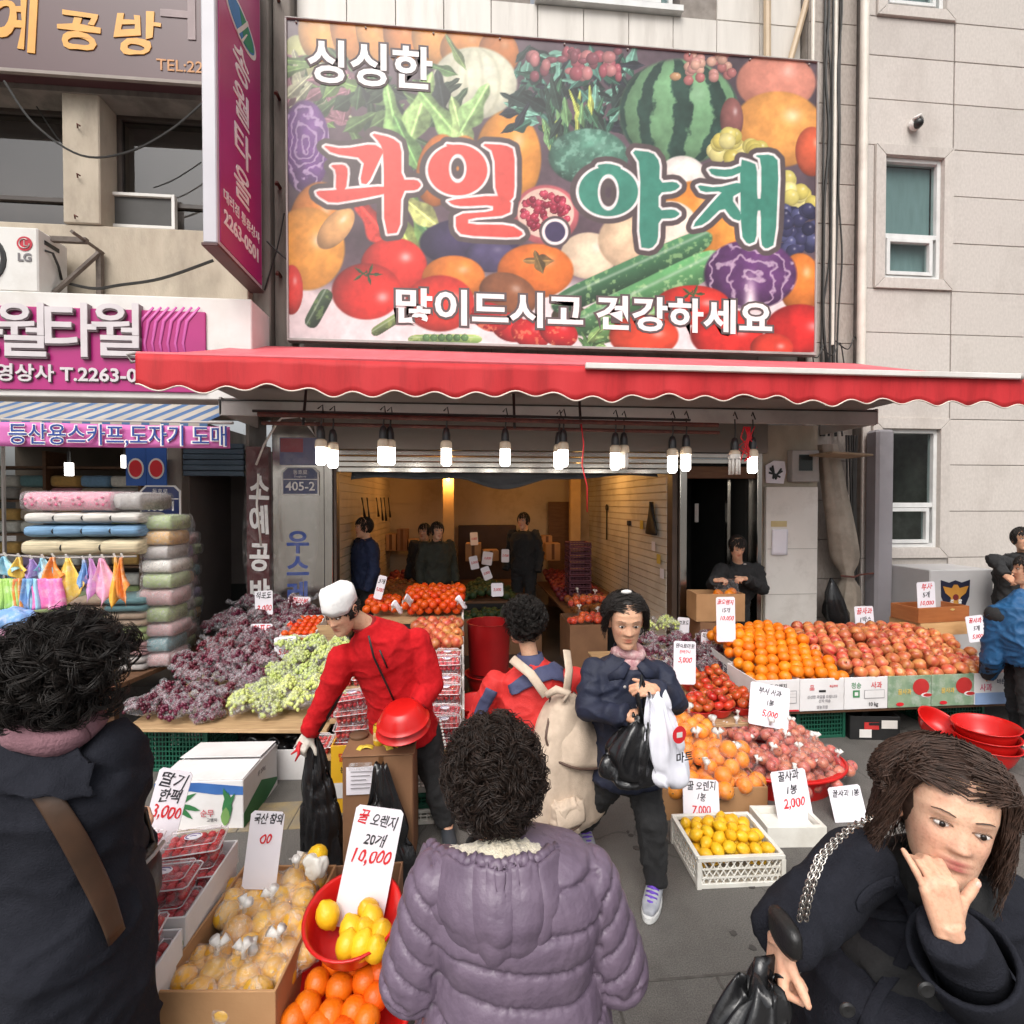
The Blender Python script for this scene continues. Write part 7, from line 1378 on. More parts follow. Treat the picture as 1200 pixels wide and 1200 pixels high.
def mskin():
 m = vcol('skin',.48,.35,.12,260); p = m.node_tree.nodes['Principled BSDF']; p.inputs['Subsurface Weight'].default_value = .12; p.inputs['Subsurface Radius'].default_value = (.01,.004,.002); p.inputs['Subsurface Scale'].default_value = .6; return skin_noise(m)
def skin_noise(m):
 if 'done' in m: return m
 m['done'] = 1; nt = m.node_tree; L = nt.links.new; pb = nt.nodes['Principled BSDF']; src = pb.inputs['Base Color'].links[0].from_socket; tc = nt.nodes.new('ShaderNodeTexCoord')
 for sc,col,am in ((38,srgb(186,110,90),.34),(150,srgb(150,98,74),.3)):
  n = nt.nodes.new('ShaderNodeTexNoise'); n.inputs['Scale'].default_value = sc; n.inputs['Detail'].default_value = 6; L(tc.outputs['Object'],n.inputs['Vector']); r = nt.nodes.new('ShaderNodeMapRange'); r.inputs['From Min'].default_value = .48; r.inputs['From Max'].default_value = .75; r.inputs['To Max'].default_value = am; L(n.outputs[0],r.inputs['Value'])
  x = nt.nodes.new('ShaderNodeMix'); x.data_type = 'RGBA'; L(r.outputs[0],x.inputs['Factor']); L(src,x.inputs['A']); x.inputs['B'].default_value = (*col,1); src = x.outputs['Result']
 L(src,pb.inputs['Base Color']); return m
def join_body(name,items,mt):
 V,Fc,Cc = [],[],[]
 for vs,fs,c in items:
  b = len(V); V += [tuple(p) for p in vs]; Fc += [tuple(i + b for i in f) for f in fs]; Cc += list(c) if not isinstance(c,tuple) else [c] * len(vs)
 me = bpy.data.meshes.new(name); me.from_pydata(V,[],Fc); a = me.attributes.new('Col','FLOAT_COLOR','POINT'); a.data.foreach_set('color',np.array([(x[0],x[1],x[2],1) for x in Cc],np.float32).ravel()); me.materials.append(mt); me.polygons.foreach_set('use_smooth',[True] * len(me.polygons)); me.update(); return me
def marr(me): return [tuple(v.co) for v in me.vertices],[tuple(p.vertices) for p in me.polygons]
class Person:
 """joints in the person's own frame: x to the person's right, y forward, z up from the ground"""
 def __init__(s,label,loc,yaw,h=1.6,group=None,skin=SKIN,wide=1.0,cat='person'):
  s.k = h / 1.6; s.label = label; s.loc = Vector(loc); s.yaw = yaw; s.skin = skin; s.wide = wide; s.group = group
  s.M = Matrix.Translation(s.loc) @ Matrix.Rotation(yaw,4,'Z'); k = s.k; s.J = {}
  for q,S in ((-1,'L'),(1,'R')): s.J.update({'hip' + S: Vector((q * .085,0,.84)) * k,'knee' + S: Vector((q * .095,.015,.46)) * k,'ank' + S: Vector((q * .1,-.01,.085)) * k,'sh' + S: Vector((q * .165,0,1.305)) * k,'el' + S: Vector((q * .225,-.02,1.05)) * k,'wr' + S: Vector((q * .235,.08,.83)) * k,'toe' + S: Vector((q * .12,.14,.03)) * k})
  s.J.update(pelvis=Vector((0,0,.88)) * k,chest=Vector((0,.005,1.15)) * k,neck=Vector((0,-.01,1.35)) * k,head=Vector((0,.02,1.485)) * k); s.fwd = Vector((0,1,0)); s.up = Vector((0,0,1)); s.hands = {}; s.hsc = 1.0
 def w(s,p): return s.M.inverted() @ Vector(p)          # a world point in the person's frame
 def set(s,**kw):
  for a,b in kw.items(): s.J[a] = Vector(b)
 def setw(s,**kw):
  for a,b in kw.items(): s.J[a] = s.w(b)
 def torso(s,b,g=0.0,hem=None,top=1.0,belly=0.0):
  J = s.J; k = s.k; wd = s.wide; lat0 = (J['hipR'] - J['hipL']).normalized(); lat1 = (J['shR'] - J['shL']).normalized(); sh = (J['shL'] + J['shR']) / 2
  pts = [(J['pelvis'] + (J['pelvis'] - J['chest']).normalized() * .05 * k,.15,.115),(J['pelvis'].lerp(J['chest'],.15),.15,.118),(J['pelvis'].lerp(J['chest'],.5),.138 + belly * .3,.108 + belly),(J['chest'],.155,.118 + belly * .3),(J['chest'].lerp(sh,.55),.165,.112),(sh + (J['neck'] - sh) * .25,.145,.085),(J['neck'].lerp(sh,.25),.085,.065),(J['neck'],.056,.056)]
  if hem: pts = [(J['pelvis'] + Vector(h[0]) * k,h[1],h[2]) for h in hem] + pts[1:]
  rings = []
  for i,(c,a,d) in enumerate(pts):
   t = i / (len(pts) - 1); lat = lat0.lerp(lat1,t).normalized(); ax = (pts[min(i + 1,len(pts) - 1)][0] - pts[max(i - 1,0)][0]).normalized(); fw = ax.cross(lat).normalized(); lat = fw.cross(ax).normalized(); gg = g * (.35 if i >= len(pts) - 2 else 1)
   rings.append([c + lat * ((a * wd * k + gg) * math.copysign(abs(math.cos(q)) ** .85,math.cos(q))) + fw * ((d * k * wd + gg) * math.copysign(abs(math.sin(q)) ** .85,math.sin(q))) for q in np.linspace(0,2 * PI,29)[:-1]])
  b.loft(rings); return rings
 def limb(s,b,a,m,e,r,n=14,bulge=0.0):
  A,Mm,E = s.J[a],s.J[m],s.J[e]; b.tube([A,A.lerp(Mm,.5),A.lerp(Mm,.88),Mm + (Mm - (A + E) / 2).normalized() * bulge,Mm.lerp(E,.12),Mm.lerp(E,.5),E],[r[0],(r[0] * .55 + r[1] * .45),r[1] * 1.02,r[1],r[1] * .99,(r[1] * .6 + r[2] * .4),r[2]],n); b.ell(A,r[0] * 1.0,14,10); b.ell(Mm,r[1] * 1.0,12,8)
 def body(s,name='person',vox=.011,hvox=.0042,eyes=True,lip=None,old=0.0,cover=True):
  k = s.k; b = MB(); s.torso(b); J = s.J
  for S in 'LR':
   s.limb(b,'sh' + S,'el' + S,'wr' + S,(.044 * k,.035 * k,.026 * k)); s.limb(b,'hip' + S,'knee' + S,'ank' + S,(.078 * k,.05 * k,.034 * k)); b.tube([J['ank' + S] + Vector((0,0,.01)),J['ank' + S].lerp(J['toe' + S],.5) - Vector((0,0,.02)),J['toe' + S]],[.036 * k,.032 * k,.022 * k],10)
  b.tube([J['neck'] + (J['neck'] - J['head']).normalized() * .06,J['neck'],J['head'] + (J['neck'] - J['head']) * .25],[.06 * k,.052 * k,.05 * k],14)
  me = fuse(b,vox,2); v,f = marr(me); bpy.data.meshes.remove(me); items = [(v,f,tuple(s.skin))]
  R = frame(s.fwd,s.up); s.R = R; hs = k ** .3 * s.hsc
  hv,hf,hc = head_arrays(s.skin,lip or tuple(np.array(s.skin) * np.array([.80,.42,.42])),old); items.append(([J['head'] + R @ (Vector(p) * hs) for p in hv],hf,hc))
  eb = MB()
  for q in (-1,1):
   eb.ell(J['head'] + R @ (Vector((q * .073,-.008,-.005)) * hs),(.010 * hs,.02 * hs,.032 * hs),12,8,R @ Matrix.Rotation(q * R_(18),3,'Z')); eb.tube([J['head'] + R @ (Vector((q * (.078 + .005 * math.sin(a)),-.012 + .017 * math.cos(a),.002 + .026 * math.sin(a))) * hs) for a in np.linspace(-.4,4.2,12)],.0045 * hs,6)
  items.append((eb.v,eb.f,tuple(np.array(s.skin) * np.array([.97,.86,.84]))))
  s.thumb = {}
  for S,hd in s.hands.items():
   hb = MB(); hd = dict(hd); d,nr = Vector(hd.pop('d')),Vector(hd.pop('n')); out = hand_shape(hb,J['wr' + S] ,d,nr,S,s=k ** .5 * .97,**hd); hb.tube([J['wr' + S].lerp(J['el' + S],.3),J['wr' + S],J['wr' + S] + d.normalized() * .012],[.03 * k,(.021 * k,.027 * k),.024 * k],12)
   s.thumb[S] = (out[0],out[1],nr); hm = fuse(hb,hvox,2); v,f = marr(hm); bpy.data.meshes.remove(hm)
   pr = Vector((0,0,0)); items.append((v,f,[np.array(s.skin) * (1 + .05 * noise.noise(Vector(p) * 60)) * np.array([1,.95,.93]) for p in v]))
  o = link(name,join_body(name,items,mskin()),None,s.loc,s.yaw); tag(o,s.label,'person',s.group); s.o = o
  if eyes:
   for q in (-1,1):
    e = MB(); c = J['head'] + R @ (Vector((q * .031,.0775,.0105)) * hs); e.ell(c,(.0125 * hs,.0085 * hs,.0055 * hs),14,10,R,0); e.ell(c + R @ Vector((0,.0066,0)) * hs,(.0056 * hs,.0032 * hs,.0056 * hs),12,8,R,1); e.build('eye',[mat('eye white',srgb(214,206,200)),mat('dark iris',(.018,.01,.007),(.01,.006,.004),.15)],o,True)
    MB().tube([J['head'] + R @ (Vector((q * x,y,z)) * hs) for x,y,z in ((.014,.0835,.012),(.022,.0865,.0178),(.033,.0850,.0192),(.043,.0785,.0148),(.047,.073,.010))],[.0014,.002,.0022,.002,.0014],6).build('eyelid',mat('lid skin',tuple(np.array(s.skin) * .4)),o,True)
    MB().tube([J['head'] + R @ (Vector((q * x,y,z)) * hs) for x,y,z in ((.015,.0895,.0335),(.026,.0905,.038),(.038,.0845,.0385),(.049,.0735,.0335))],[(.0008,.002),(.001,.0028),(.001,.0026),(.0006,.001)],6).build('eyebrow',mat('dark brow',(.06,.042,.034)),o,True)
  return o
 def cloth(s,name,shapes,m,vox=.011,disp=None,smooth=2):
  me = fuse(shapes,vox,smooth,name); me.materials.append(m)
  if disp: displace(me,disp)
  return link(name,me,s.o)
 def jacket(s,m,g=.022,r=(.068,.058,.045),name='jacket',hem=None,disp=None,collar=None,cm=None,extra=None,vox=.011,belly=0.0,ends=True):
  b = MB(); k = s.k; s.torso(b,g,hem,belly=belly)
  for S in 'LR': s.limb(b,'sh' + S,'el' + S,'wr' + S,tuple(x * k for x in r),16)
  if extra: extra(b)
  o = s.cloth(name,b,m,vox,disp or folds())
  if collar:
   J = s.J; ax = (J['head'] - J['neck']).normalized(); c0 = J['neck'] - ax * .02; lat = (J['shR'] - J['shL']).normalized(); fw = ax.cross(lat)
   rings = [[c0 + ax * z + lat * (w * math.cos(q)) + fw * (w * 1.02 * math.sin(q)) for q in np.linspace(0,2 * PI,25)[:-1]] for z,w in ((-.03,.085),(.0,.078),(collar,.072),(collar + .004,.066),(.0,.066))]
   MB().loft(rings,cap=False).build('collar',cm or m,s.o,True)
  for S in 'LR':
   if ends: MB().tube([s.J['wr' + S].lerp(s.J['el' + S],.10),s.J['wr' + S].lerp(s.J['el' + S],-.01)],r[2] * k * 1.05,16).build('cuff',cm or m,s.o,'auto',.004)
  return o
 def trousers(s,m,g=.012,r=(.098,.07,.055),name='trousers',disp=None):
  b = MB(); J = s.J; k = s.k; lat = (J['hipR'] - J['hipL']).normalized(); 
  for c,a,d in (((J['hipL'] + J['hipR']) / 2,.15,.12),(J['pelvis'] + Vector((0,0,.05 * k)),.145,.115)): b.ell(c,((a * s.wide) * k + g,d * k + g,.10 * k),20,12)
  for S in 'LR': s.limb(b,'hip' + S,'knee' + S,'ank' + S,tuple(x * k for x in r),16)
  return s.cloth(name,b,m,.014,disp or folds(.007,10,3))
 def shoes(s,m,sole=None,lace=None):
  for S in 'LR':
   a,t = s.J['ank' + S],s.J['toe' + S]; d = (t - a); d.z = 0; d.normalize(); base = Vector((a.x,a.y,s.J['ank' + S].z - .085 * s.k)); p = lambda f,z,x=0: base + d * f + Vector((0,0,z)) + d.cross(Vector((0,0,1))) * x
   b = MB().tube([p(-.055,.055),p(-.01,.07),p(.06,.052),p(.12,.042),p(.17,.036)],[(.036,.04),(.046,.042),(.036,.043),(.028,.043),(.016,.026)],14,flat=(0,0,1)).tube([p(-.02,.05),p(-.02,.105)],[.042,.044],14)
   o = s.cloth('shoe',b,m,.008,None,2)
   rings = [[p(f * .01,z) + d * (.062 + .125 * math.cos(q)) + d.cross(Vector((0,0,1))) * (.042 + .008 * math.cos(q)) * math.sin(q) * w for q in np.linspace(0,2 * PI,25)[:-1]] for z,w,f in ((.0,1,0),(.012,1.06,0),(.026,1.02,0))]
   MB().loft(rings).build('sole',sole or M('black'),o,'auto')
   if lace:
    for q in range(5): MB().tube([p(.03 + .022 * q,.086 - .0075 * q,-.026),p(.04 + .022 * q,.101 - .009 * q,0),p(.03 + .022 * q,.086 - .0075 * q,.026)],.008,6).build('lace',lace,o,True)
 def hp(s,p): return s.J['head'] + s.R @ (Vector(p) * s.k ** .3 * s.hsc)
 def curls(s,m,n=520,r=.014,size=(.098,.118,.112),c=(0,-.018,.03),lo=-.075,face=.045,tube=.0042,turns=1.6,seed=0,name='hair',grow=1.0,jag=.014):
  rs = random.Random(seed); b = MB().ell(s.hp(c),tuple(x * .95 for x in size),24,16,s.R); keep = MB(); o = None
  for i in range(n):
   z = 1 - 2 * (i + .5) / n; a = i * 2.39996; q = math.sqrt(1 - z * z); p = Vector((size[0] * q * math.cos(a),size[1] * q * math.sin(a),size[2] * z)) + Vector(c)
   if p.z < lo or (p.y > face and p.z < .062): continue
   nr = Vector(((p.x - c[0]) / size[0] ** 2,(p.y - c[1]) / size[1] ** 2,(p.z - c[2]) / size[2] ** 2)).normalized(); t1 = nr.orthogonal().normalized(); t1 = (Matrix.Rotation(rs.uniform(0,6.28),3,nr) @ t1); t2 = nr.cross(t1); pts = []; ph = rs.uniform(0,6.28); rr = r * rs.uniform(.7,1.25); off = rs.uniform(-.4,1) * jag; N = 9
   for j in range(N): 
    u = j / (N - 1); th = ph + turns * 2 * PI * u; pts.append(s.hp(p + nr * (off + rr * (.5 + .9 * math.sin(th))) + t1 * (rr * 1.2 * math.cos(th)) + t2 * (rr * 2.6 * (u - .5))))
   
   for q2 in range(9):
    o2 = s.R @ (nr * rs.uniform(-.005,.008) + t2 * rs.uniform(-.010,.010) + t1 * rs.uniform(-.008,.008)); sc = rs.uniform(.7,1.25); c_ = pts[N // 2]; keep.tube([c_ + (a_ - c_) * sc + o2 for a_ in pts],[.0011 if 0 < j < N - 1 else .0005 for j in range(N)],3,False)
  o = b.build(name,m,s.o,True); k = keep.build('curl',m,o,True,fix=False); k['kind'] = 'stuff'; return o
 def shorthair(s,m,size=(.084,.104,.102),c=(0,-.014,.026),face=.05,lo=-.05,n=900,L=.03,seed=1,name='hair',fringe=.06):
  rs = random.Random(seed); b = MB(); rings = []
  keep = MB()
  for i in range(n):
   z = 1 - 2 * (i + .5) / n; a = i * 2.39996; q = math.sqrt(1 - z * z); p = Vector((size[0] * q * math.cos(a),size[1] * q * math.sin(a),size[2] * z)) + Vector(c)
   if p.z < lo or (p.y > face and p.z < fringe): continue
   nr = Vector(((p.x - c[0]) / size[0] ** 2,(p.y - c[1]) / size[1] ** 2,(p.z - c[2]) / size[2] ** 2)).normalized(); dn = Vector((rs.uniform(-.4,.4),.25 if p.y > 0 else -.3,-1)); dn = (dn - nr * dn.dot(nr)).normalized(); keep.tube([s.hp(p - nr * .012),s.hp(p + dn * L * .5 + nr * .004),s.hp(p + dn * L * 1.1 - nr * .003)],[.0085,.0075,.002],5)
  rest = MB().ell(s.hp(c),tuple(x * .95 for x in size),24,16,s.R)
  if lo > -.2:
   o = rest.build(name,m,s.o,True)
  k = keep.build('strand',m,o,True,fix=False); k['kind'] = 'stuff'; return o
def strip(name,pts,w,m,parent,target,nrm,th=.006,off=.004,n=24,k=4,w1=None):
 """a band of cloth lying on a garment: flat grid along pts, wrapped onto the target"""
 P = [Vector(p) for p in pts]; nrm = Vector(nrm)
 def at(u):
  f = u * (len(P) - 1); i = min(int(f),len(P) - 2); return P[i].lerp(P[i + 1],f - i),(P[min(i + 1,len(P) - 1)] - P[i]).normalized()
 def fn(u,v):
  c,d = at(u); s = d.cross(nrm).normalized(); return c + s * ((w + ((w1 or w) - w) * u) * (v - .5))
 return patch(name,MB().grid(fn,n,k),m,parent,target,th,off)
from mathutils.bvhtree import BVHTree
def lay(name,target,p,pix,w,off,m,th=.003):
 """a strap lying on a garment: where sight lines through the given picture points meet the cloth, in the place itself"""
 me = target.data; tree = BVHTree.FromPolygons([v.co for v in me.vertices],[tuple(f.vertices) for f in me.polygons]); Mi = p.M.inverted(); o = Mi @ Vector((0,0,CAM_H)); P = []; N = []
 for k in range(len(pix) - 1):
  for t in np.linspace(0,1,6)[:-1]:
   x,y = pix[k][0] * (1 - t) + pix[k + 1][0] * t,pix[k][1] * (1 - t) + pix[k + 1][1] * t; h = tree.ray_cast(o,(Mi.to_3x3() @ ray(float(x),float(y))).normalized())
   if h[0] is not None: P.append(h[0] + h[1] * off); N.append(h[1])
 if len(P) < 3: return
 for it in range(3): P = [P[0]] + [(P[i - 1] + P[i] * 2 + P[i + 1]) / 4 for i in range(1,len(P) - 1)] + [P[-1]]; N = [N[0]] + [(N[i - 1] + N[i] * 2 + N[i + 1]).normalized() for i in range(1,len(N) - 1)] + [N[-1]]
 rings = []
 for i,q in enumerate(P):
  d = (P[min(i + 1,len(P) - 1)] - P[max(i - 1,0)]).normalized(); s = d.cross(N[i]).normalized(); n = s.cross(d); rings.append([q + s * (w * math.copysign(abs(math.cos(a)) ** .5,math.cos(a))) + n * (th * math.sin(a)) for a in np.linspace(0,2 * PI,13)[:-1]])
 return MB().loft(rings).build(name,m,p.o,True)
def patch(name,mb,m,parent,target,th=.006,off=.004,proj=None):
 o = mb.build(name,m,parent,True); s = o.modifiers.new('w','SHRINKWRAP'); s.target = target; s.wrap_method = 'NEAREST_SURFACEPOINT'; s.wrap_mode = 'OUTSIDE_SURFACE'; s.offset = off; t = o.modifiers.new('s','SOLIDIFY'); t.thickness = th; t.offset = 1; return o
def bob(s,m,sz,n,L,wave,seed,th=.0022,name='hair'):
 rs = random.Random(seed); hc = (0,-.03,.03); o = MB().ell(s.hp((0,-.030,.03)),(sz[0] * .9,sz[1] * .9,sz[2] * .95),24,16,s.R).ell(s.hp((0,-.016,.062)),(.083,.088,.072),20,14,s.R).build(name,m,s.o,True); kb = MB()
 for i in range(n):
  a = rs.uniform(0,2 * PI); el = math.asin(rs.uniform(-.15,1)); q = Vector((math.cos(el) * math.cos(a) * sz[0],math.cos(el) * math.sin(a) * sz[1],math.sin(el) * sz[2])) * rs.uniform(.96,1.05) + Vector(hc); front = (q.y - hc[1]) > .42 * math.hypot(q.x,q.y - hc[1]) or q.y > .03
  if front and q.z < .07: continue
  side = 1 if q.x > .012 * math.sin(i) else -1; ll = rs.uniform(*L); ph = rs.uniform(0,6.28); w = wave * rs.uniform(.5,1.3); pts = []
  if front:
   e = Vector((side * rs.uniform(.082,.1),rs.uniform(.0,.035),rs.uniform(.0,.05))); mid = Vector((side * (abs(q.x) * .5 + .052),min(q.y + .01,.062),max(q.z * .8 + .02,.084))); end = e + Vector((side * .012,-.02,-ll * .6)); ctl = [q,q.lerp(mid,.6),mid,e,e.lerp(end,.5),end]
  else:
   rr = Vector((q.x,q.y - hc[1],0)); k = 1 / max(.35,math.hypot(rr.x / sz[0],rr.y / sz[1])); eq = Vector((rr.x * k,rr.y * k + hc[1],hc[2] - .01)); end = Vector((eq.x * 1.03,eq.y,q.z - ll if q.z < hc[2] else hc[2] - ll * .75)); ctl = [q,q.lerp(eq,.4) + (q.lerp(eq,.4) - Vector(hc)).normalized() * .022,eq,eq.lerp(end,.4),eq.lerp(end,.75),end]
  N = 15
  for j in range(N):
   f = j / (N - 1) * (len(ctl) - 1); k = min(int(f),len(ctl) - 2); b = ctl[k].lerp(ctl[k + 1],f - k); t = j / (N - 1); pts.append(s.hp(b + Vector((w * math.sin(ph + t * 13),w * math.cos(ph + t * 12),w * .6 * math.sin(ph * 2 + t * 10))) * (t * 1.1 + .12)))
  kb.tube(pts,[th * (1 - .55 * (j / (N - 1)) ** 3) for j in range(N)],4,False)
 k = kb.build('strand',m,o,True,fix=False); k['kind'] = 'stuff'; return o
Person.bob = bob
m_hair = mat('black hair',(.006,.005,.0045),(.022,.016,.013),.5,90,0,spec=.35)
m_hairb = mat('brown black hair',(.034,.019,.013),(.009,.006,.005),.48,90,0,spec=.35)
m_coat = mat('black navy wool',(.015,.016,.022),(.019,.020,.027),.95,60,.4,220,spec=.15)
m_blackc = mat('black cloth',(.016,.016,.017),(.022,.022,.023),.9,40,.3,150)
m_navyj = mat('navy jacket cloth',srgb(30,36,58),srgb(24,29,48),.7,20,.25,120)
m_fleece = mat('red fleece',srgb(200,32,38),srgb(180,22,28),.95,40,.4,240,spec=.2)
m_redj = mat('scarlet jacket',srgb(208,48,44),srgb(192,38,36),.7,20,.2,140)
m_slate = mat('slate blue panel',srgb(72,76,108),srgb(62,66,96),.75,20,.2,140)
m_beige = mat('beige canvas',srgb(206,186,166),srgb(192,172,152),.85,30,.35,200)
m_puff = mat('mauve satin',srgb(112,97,114),srgb(100,86,103),.42,14,.3,60,spec=.45)
m_fur = mat('cream fleece',srgb(232,222,200),srgb(216,204,180),.95,60,.8,160,sheen=.5)

def P_(px,py,Y): return W(px,py,Y)
# ---------------------------------------------------------------- woman in mauve puffer jacket, seen from behind
def purple():
 c = P_(603,1100,1.24); p = Person('curly haired person in mauve quilted puffer jacket seen from behind',(c.x,1.24,0),0,1.47,wide=1.12)
 h = P_(578,912,1.27); p.setw(head=h,neck=h + Vector((.008,-.03,-.135))); p.fwd = Vector((-.12,1,-.12)); k = p.k
 p.set(shL=(-.18,-.01,1.08),shR=(.175,-.01,1.065),elL=(-.245,.0,.86),elR=(.255,.0,.84),wrL=(-.16,.2,.78),wrR=(.17,.2,.77),chest=(0,-.0,1.0))
 p.hands = {'L': dict(d=(.3,1,-.1),n=(1,0,0)),'R': dict(d=(-.3,1,-.1),n=(-1,0,0))}
 p.body(eyes=False,vox=.013)
 aL = [(p.J['sh' + S],p.J['el' + S],p.J['wr' + S]) for S in 'LR']
 def quilt(v):
  out = np.zeros(len(v))
  for i,q in enumerate(v):
   x,y,z = q; arm = abs(x) > .195 + max(0,(1.0 - z)) * .06
   if arm:
    A,E,Wr = aL[0 if x < 0 else 1]; d = (E - A); t = (Vector(q) - A).dot(d.normalized()) if z > .84 else d.length + (Vector(q) - E).dot((Wr - E).normalized())
    u = (t + .35 * abs(abs(x) - .2)) / .068
   else: u = (z + .10 * x * x + .02 * math.sin(x * 9)) / .082
   s_ = abs(math.sin(PI * u)); gr = math.exp(-(s_ / .16) ** 2); w_ = noise.noise(Vector((x * 34,y * 34,z * 11)) + 1.5 * noise.noise_vector(Vector((x * 6,y * 6,z * 6)))); out[i] = .006 * s_ ** .7 - .008 * gr - .005 * max(0,1 - 3 * abs(w_)) * (.25 + .9 * max(0,1 - s_ * 1.4)) + .004 * noise.noise(Vector((x * 9,y * 9,z * 9)))
  return out
 p.jacket(m_puff,.045,(.088,.086,.066),'puffer_jacket',hem=[((0,0,-.28),.20,.165),((0,0,-.1),.19,.16)],disp=quilt,vox=.0062)
 # hood lying on the back
 nk = p.J['neck']
 def hood(u,v,t=0):
  a = (u - .5) * 2; wdt = (.182 + .035 * math.sin(min(1,v / .3) * PI / 2)) * (1 - .62 * v ** 1.8); x = a * wdt + nk.x + .014; g_ = 6.0; ch = abs(math.sin(PI * (u * g_ + .12 * math.sin(u * 9)))) ** .5
  z = nk.z + .0 - .035 * v - .19 * v * (1 - .16 * a * a) - .02 * a * a - .05 * abs(a) ** 3 * (1 - v); bulge = .55 * math.sin(PI * min(1,.14 + v * .9)) ** .7 * (1 - a * a) ** .5
  y = nk.y - .085 - .075 * bulge - .055 * v * (1 - v) * 1.6 + .16 * abs(a) ** 2.2 * (1 - v * .5)
  puff = .015 * ch * (.35 + .65 * math.sin(PI * min(1,v + .05))); ripple = .004 * math.sin(u * 95 + 5 * math.sin(u * 13)) * math.exp(-v * 9) + .006 * noise.noise(Vector((u * 14,v * 7,1)))
  return Vector((x,y - puff + ripple,z + ripple * .6 + .012 * math.exp(-(v / .05) ** 2)))
 o = MB().grid(lambda u,v: hood(u,v),140,50).build('hood',m_puff,p.o,True); md = o.modifiers.new('s','SOLIDIFY'); md.thickness = .02; md.offset = 1
 rim = [hood(i / 70,0) + Vector((0,.004,.004 + .004 * math.sin(i * 2.1))) for i in range(71)]; MB().tube(rim,[.013 + .004 * math.sin(i * 2.4) for i in range(71)],10).build('hood_hem',m_puff,p.o,True)
 def lining(u,v):
  q = hood(u,0); c0 = Vector((nk.x,nk.y - .02,nk.z - .015)); d = (c0 - q); d.z = 0; r = q + d * min(1,v) * .78; r.z = q.z + .014 * math.sin(PI * v) + .022 * v + .006 * noise.noise(Vector((u * 30,v * 12,2))); return r
 MB().grid(lining,70,14).build('hood_lining',m_fur,p.o,True)
 MB().tube([p.J['neck'] + Vector((.07 * math.cos(a),.068 * math.sin(a) - .002,-.012 - .008 * math.sin(a))) for a in np.linspace(0,2 * PI,25)],.010,8).build('inner_collar',m_blackc,p.o,True)
 p.trousers(m_blackc); p.shoes(M('black'))
 p.curls(m_hairb,760,.0125,(.098,.116,.110),(.0,-.018,.022),-.086,.062,.0044,1.3,3,jag=.02)
 return p
purple()
# ---------------------------------------------------------------- person in the black coat at the left edge
def leftcoat():
 c = P_(50,900,1.5); p = Person('dark haired person in a long black coat with brown shoulder strap',(c.x,1.52,0),R_(-18),1.62,wide=1.15)
 h = P_(88,796,1.52); p.setw(head=h,neck=h + Vector((-.02,-.04,-.14))); p.fwd = Vector((.45,1,-.1))
 wr = P_(160,992,1.98); p.setw(shR=P_(126,884,1.52),shL=P_(-16,900,1.46),elR=P_(132,985,1.58),wrR=wr)
 p.hands = {'R': dict(d=p.M.to_3x3().inverted() @ Vector((.1,.75,.55)),n=p.M.to_3x3().inverted() @ Vector((-.6,0,.4)),curl=(45,50,30)),'L': dict(d=(0,1,-.3),n=(1,0,0))}
 p.body(eyes=True,vox=.013)
 jk = p.jacket(m_coat,.045,(.085,.078,.060),'coat',hem=[((0,0,-.55),.165,.15),((0,0,-.3),.165,.15),((0,0,-.05),.165,.15)],disp=folds(.008,4,4),vox=.013)
 n_ = p.J['neck']
 # wide lapel collar and scarf
 def col(u,v):
  a = R_(200) + (R_(340) - R_(200)) * u; r = .08 + .13 * v; return n_ + Vector((r * 1.15 * math.cos(a),r * .85 * math.sin(a),.012 - .06 * v - .05 * v * abs(math.cos(a))))
 patch('coat_collar',MB().grid(col,40,10),m_coat,p.o,jk,.02,.006)
 m_scarf = mat('dusty pink scarf',srgb(140,102,110),srgb(122,88,96),.9,30,.5,120)
 MB().tube([n_ + Vector((.088 * math.cos(a),.085 * math.sin(a),.022 + .012 * math.sin(3 * a))) for a in np.linspace(0,2 * PI,33)],[(.034,.026)] * 33,10).build('scarf',m_scarf,p.o,True)
 lay('shoulder_strap',jk,p,[(-30,852),(8,868),(50,918),(88,982),(118,1050),(136,1110)],.026,.012,mat('brown leather',srgb(78,54,38),srgb(62,44,31),.5,12,.1),.005)
 p.trousers(m_blackc); p.shoes(M('black'))
 p.curls(m_hair,760,.019,(.112,.124,.116),(0,-.022,.030),-.10,.055,.0034,.8,9,jag=.034)
 return p
leftcoat()
hb = thing('handbag','black zipped handbag beside the left carton of strawberries','handbag',P_(161,1030,1.72)); MB().loft([[Vector((.05 * w * math.cos(a),.10 * w * math.sin(a),z)) for a in np.linspace(0,2 * PI,21)[:-1]] for z,w in ((-.1,.8),(-.07,1),(.02,1),(.07,.8),(.075,.3))]).build('bag_body',mat('black leather',(.01,.01,.01),(.015,.014,.014),.35,30,.15),hb,True); MB().tube([(.03,-.09,.06),(.05,0,.075),(.03,.09,.06)],.006,6).build('zip',M('galv'),hb,True); MB().tube([(0,-.08,.06),(0,-.04,.2),(0,.04,.2),(0,.08,.06)],.009,8).build('handle',M('black'),hb,True)
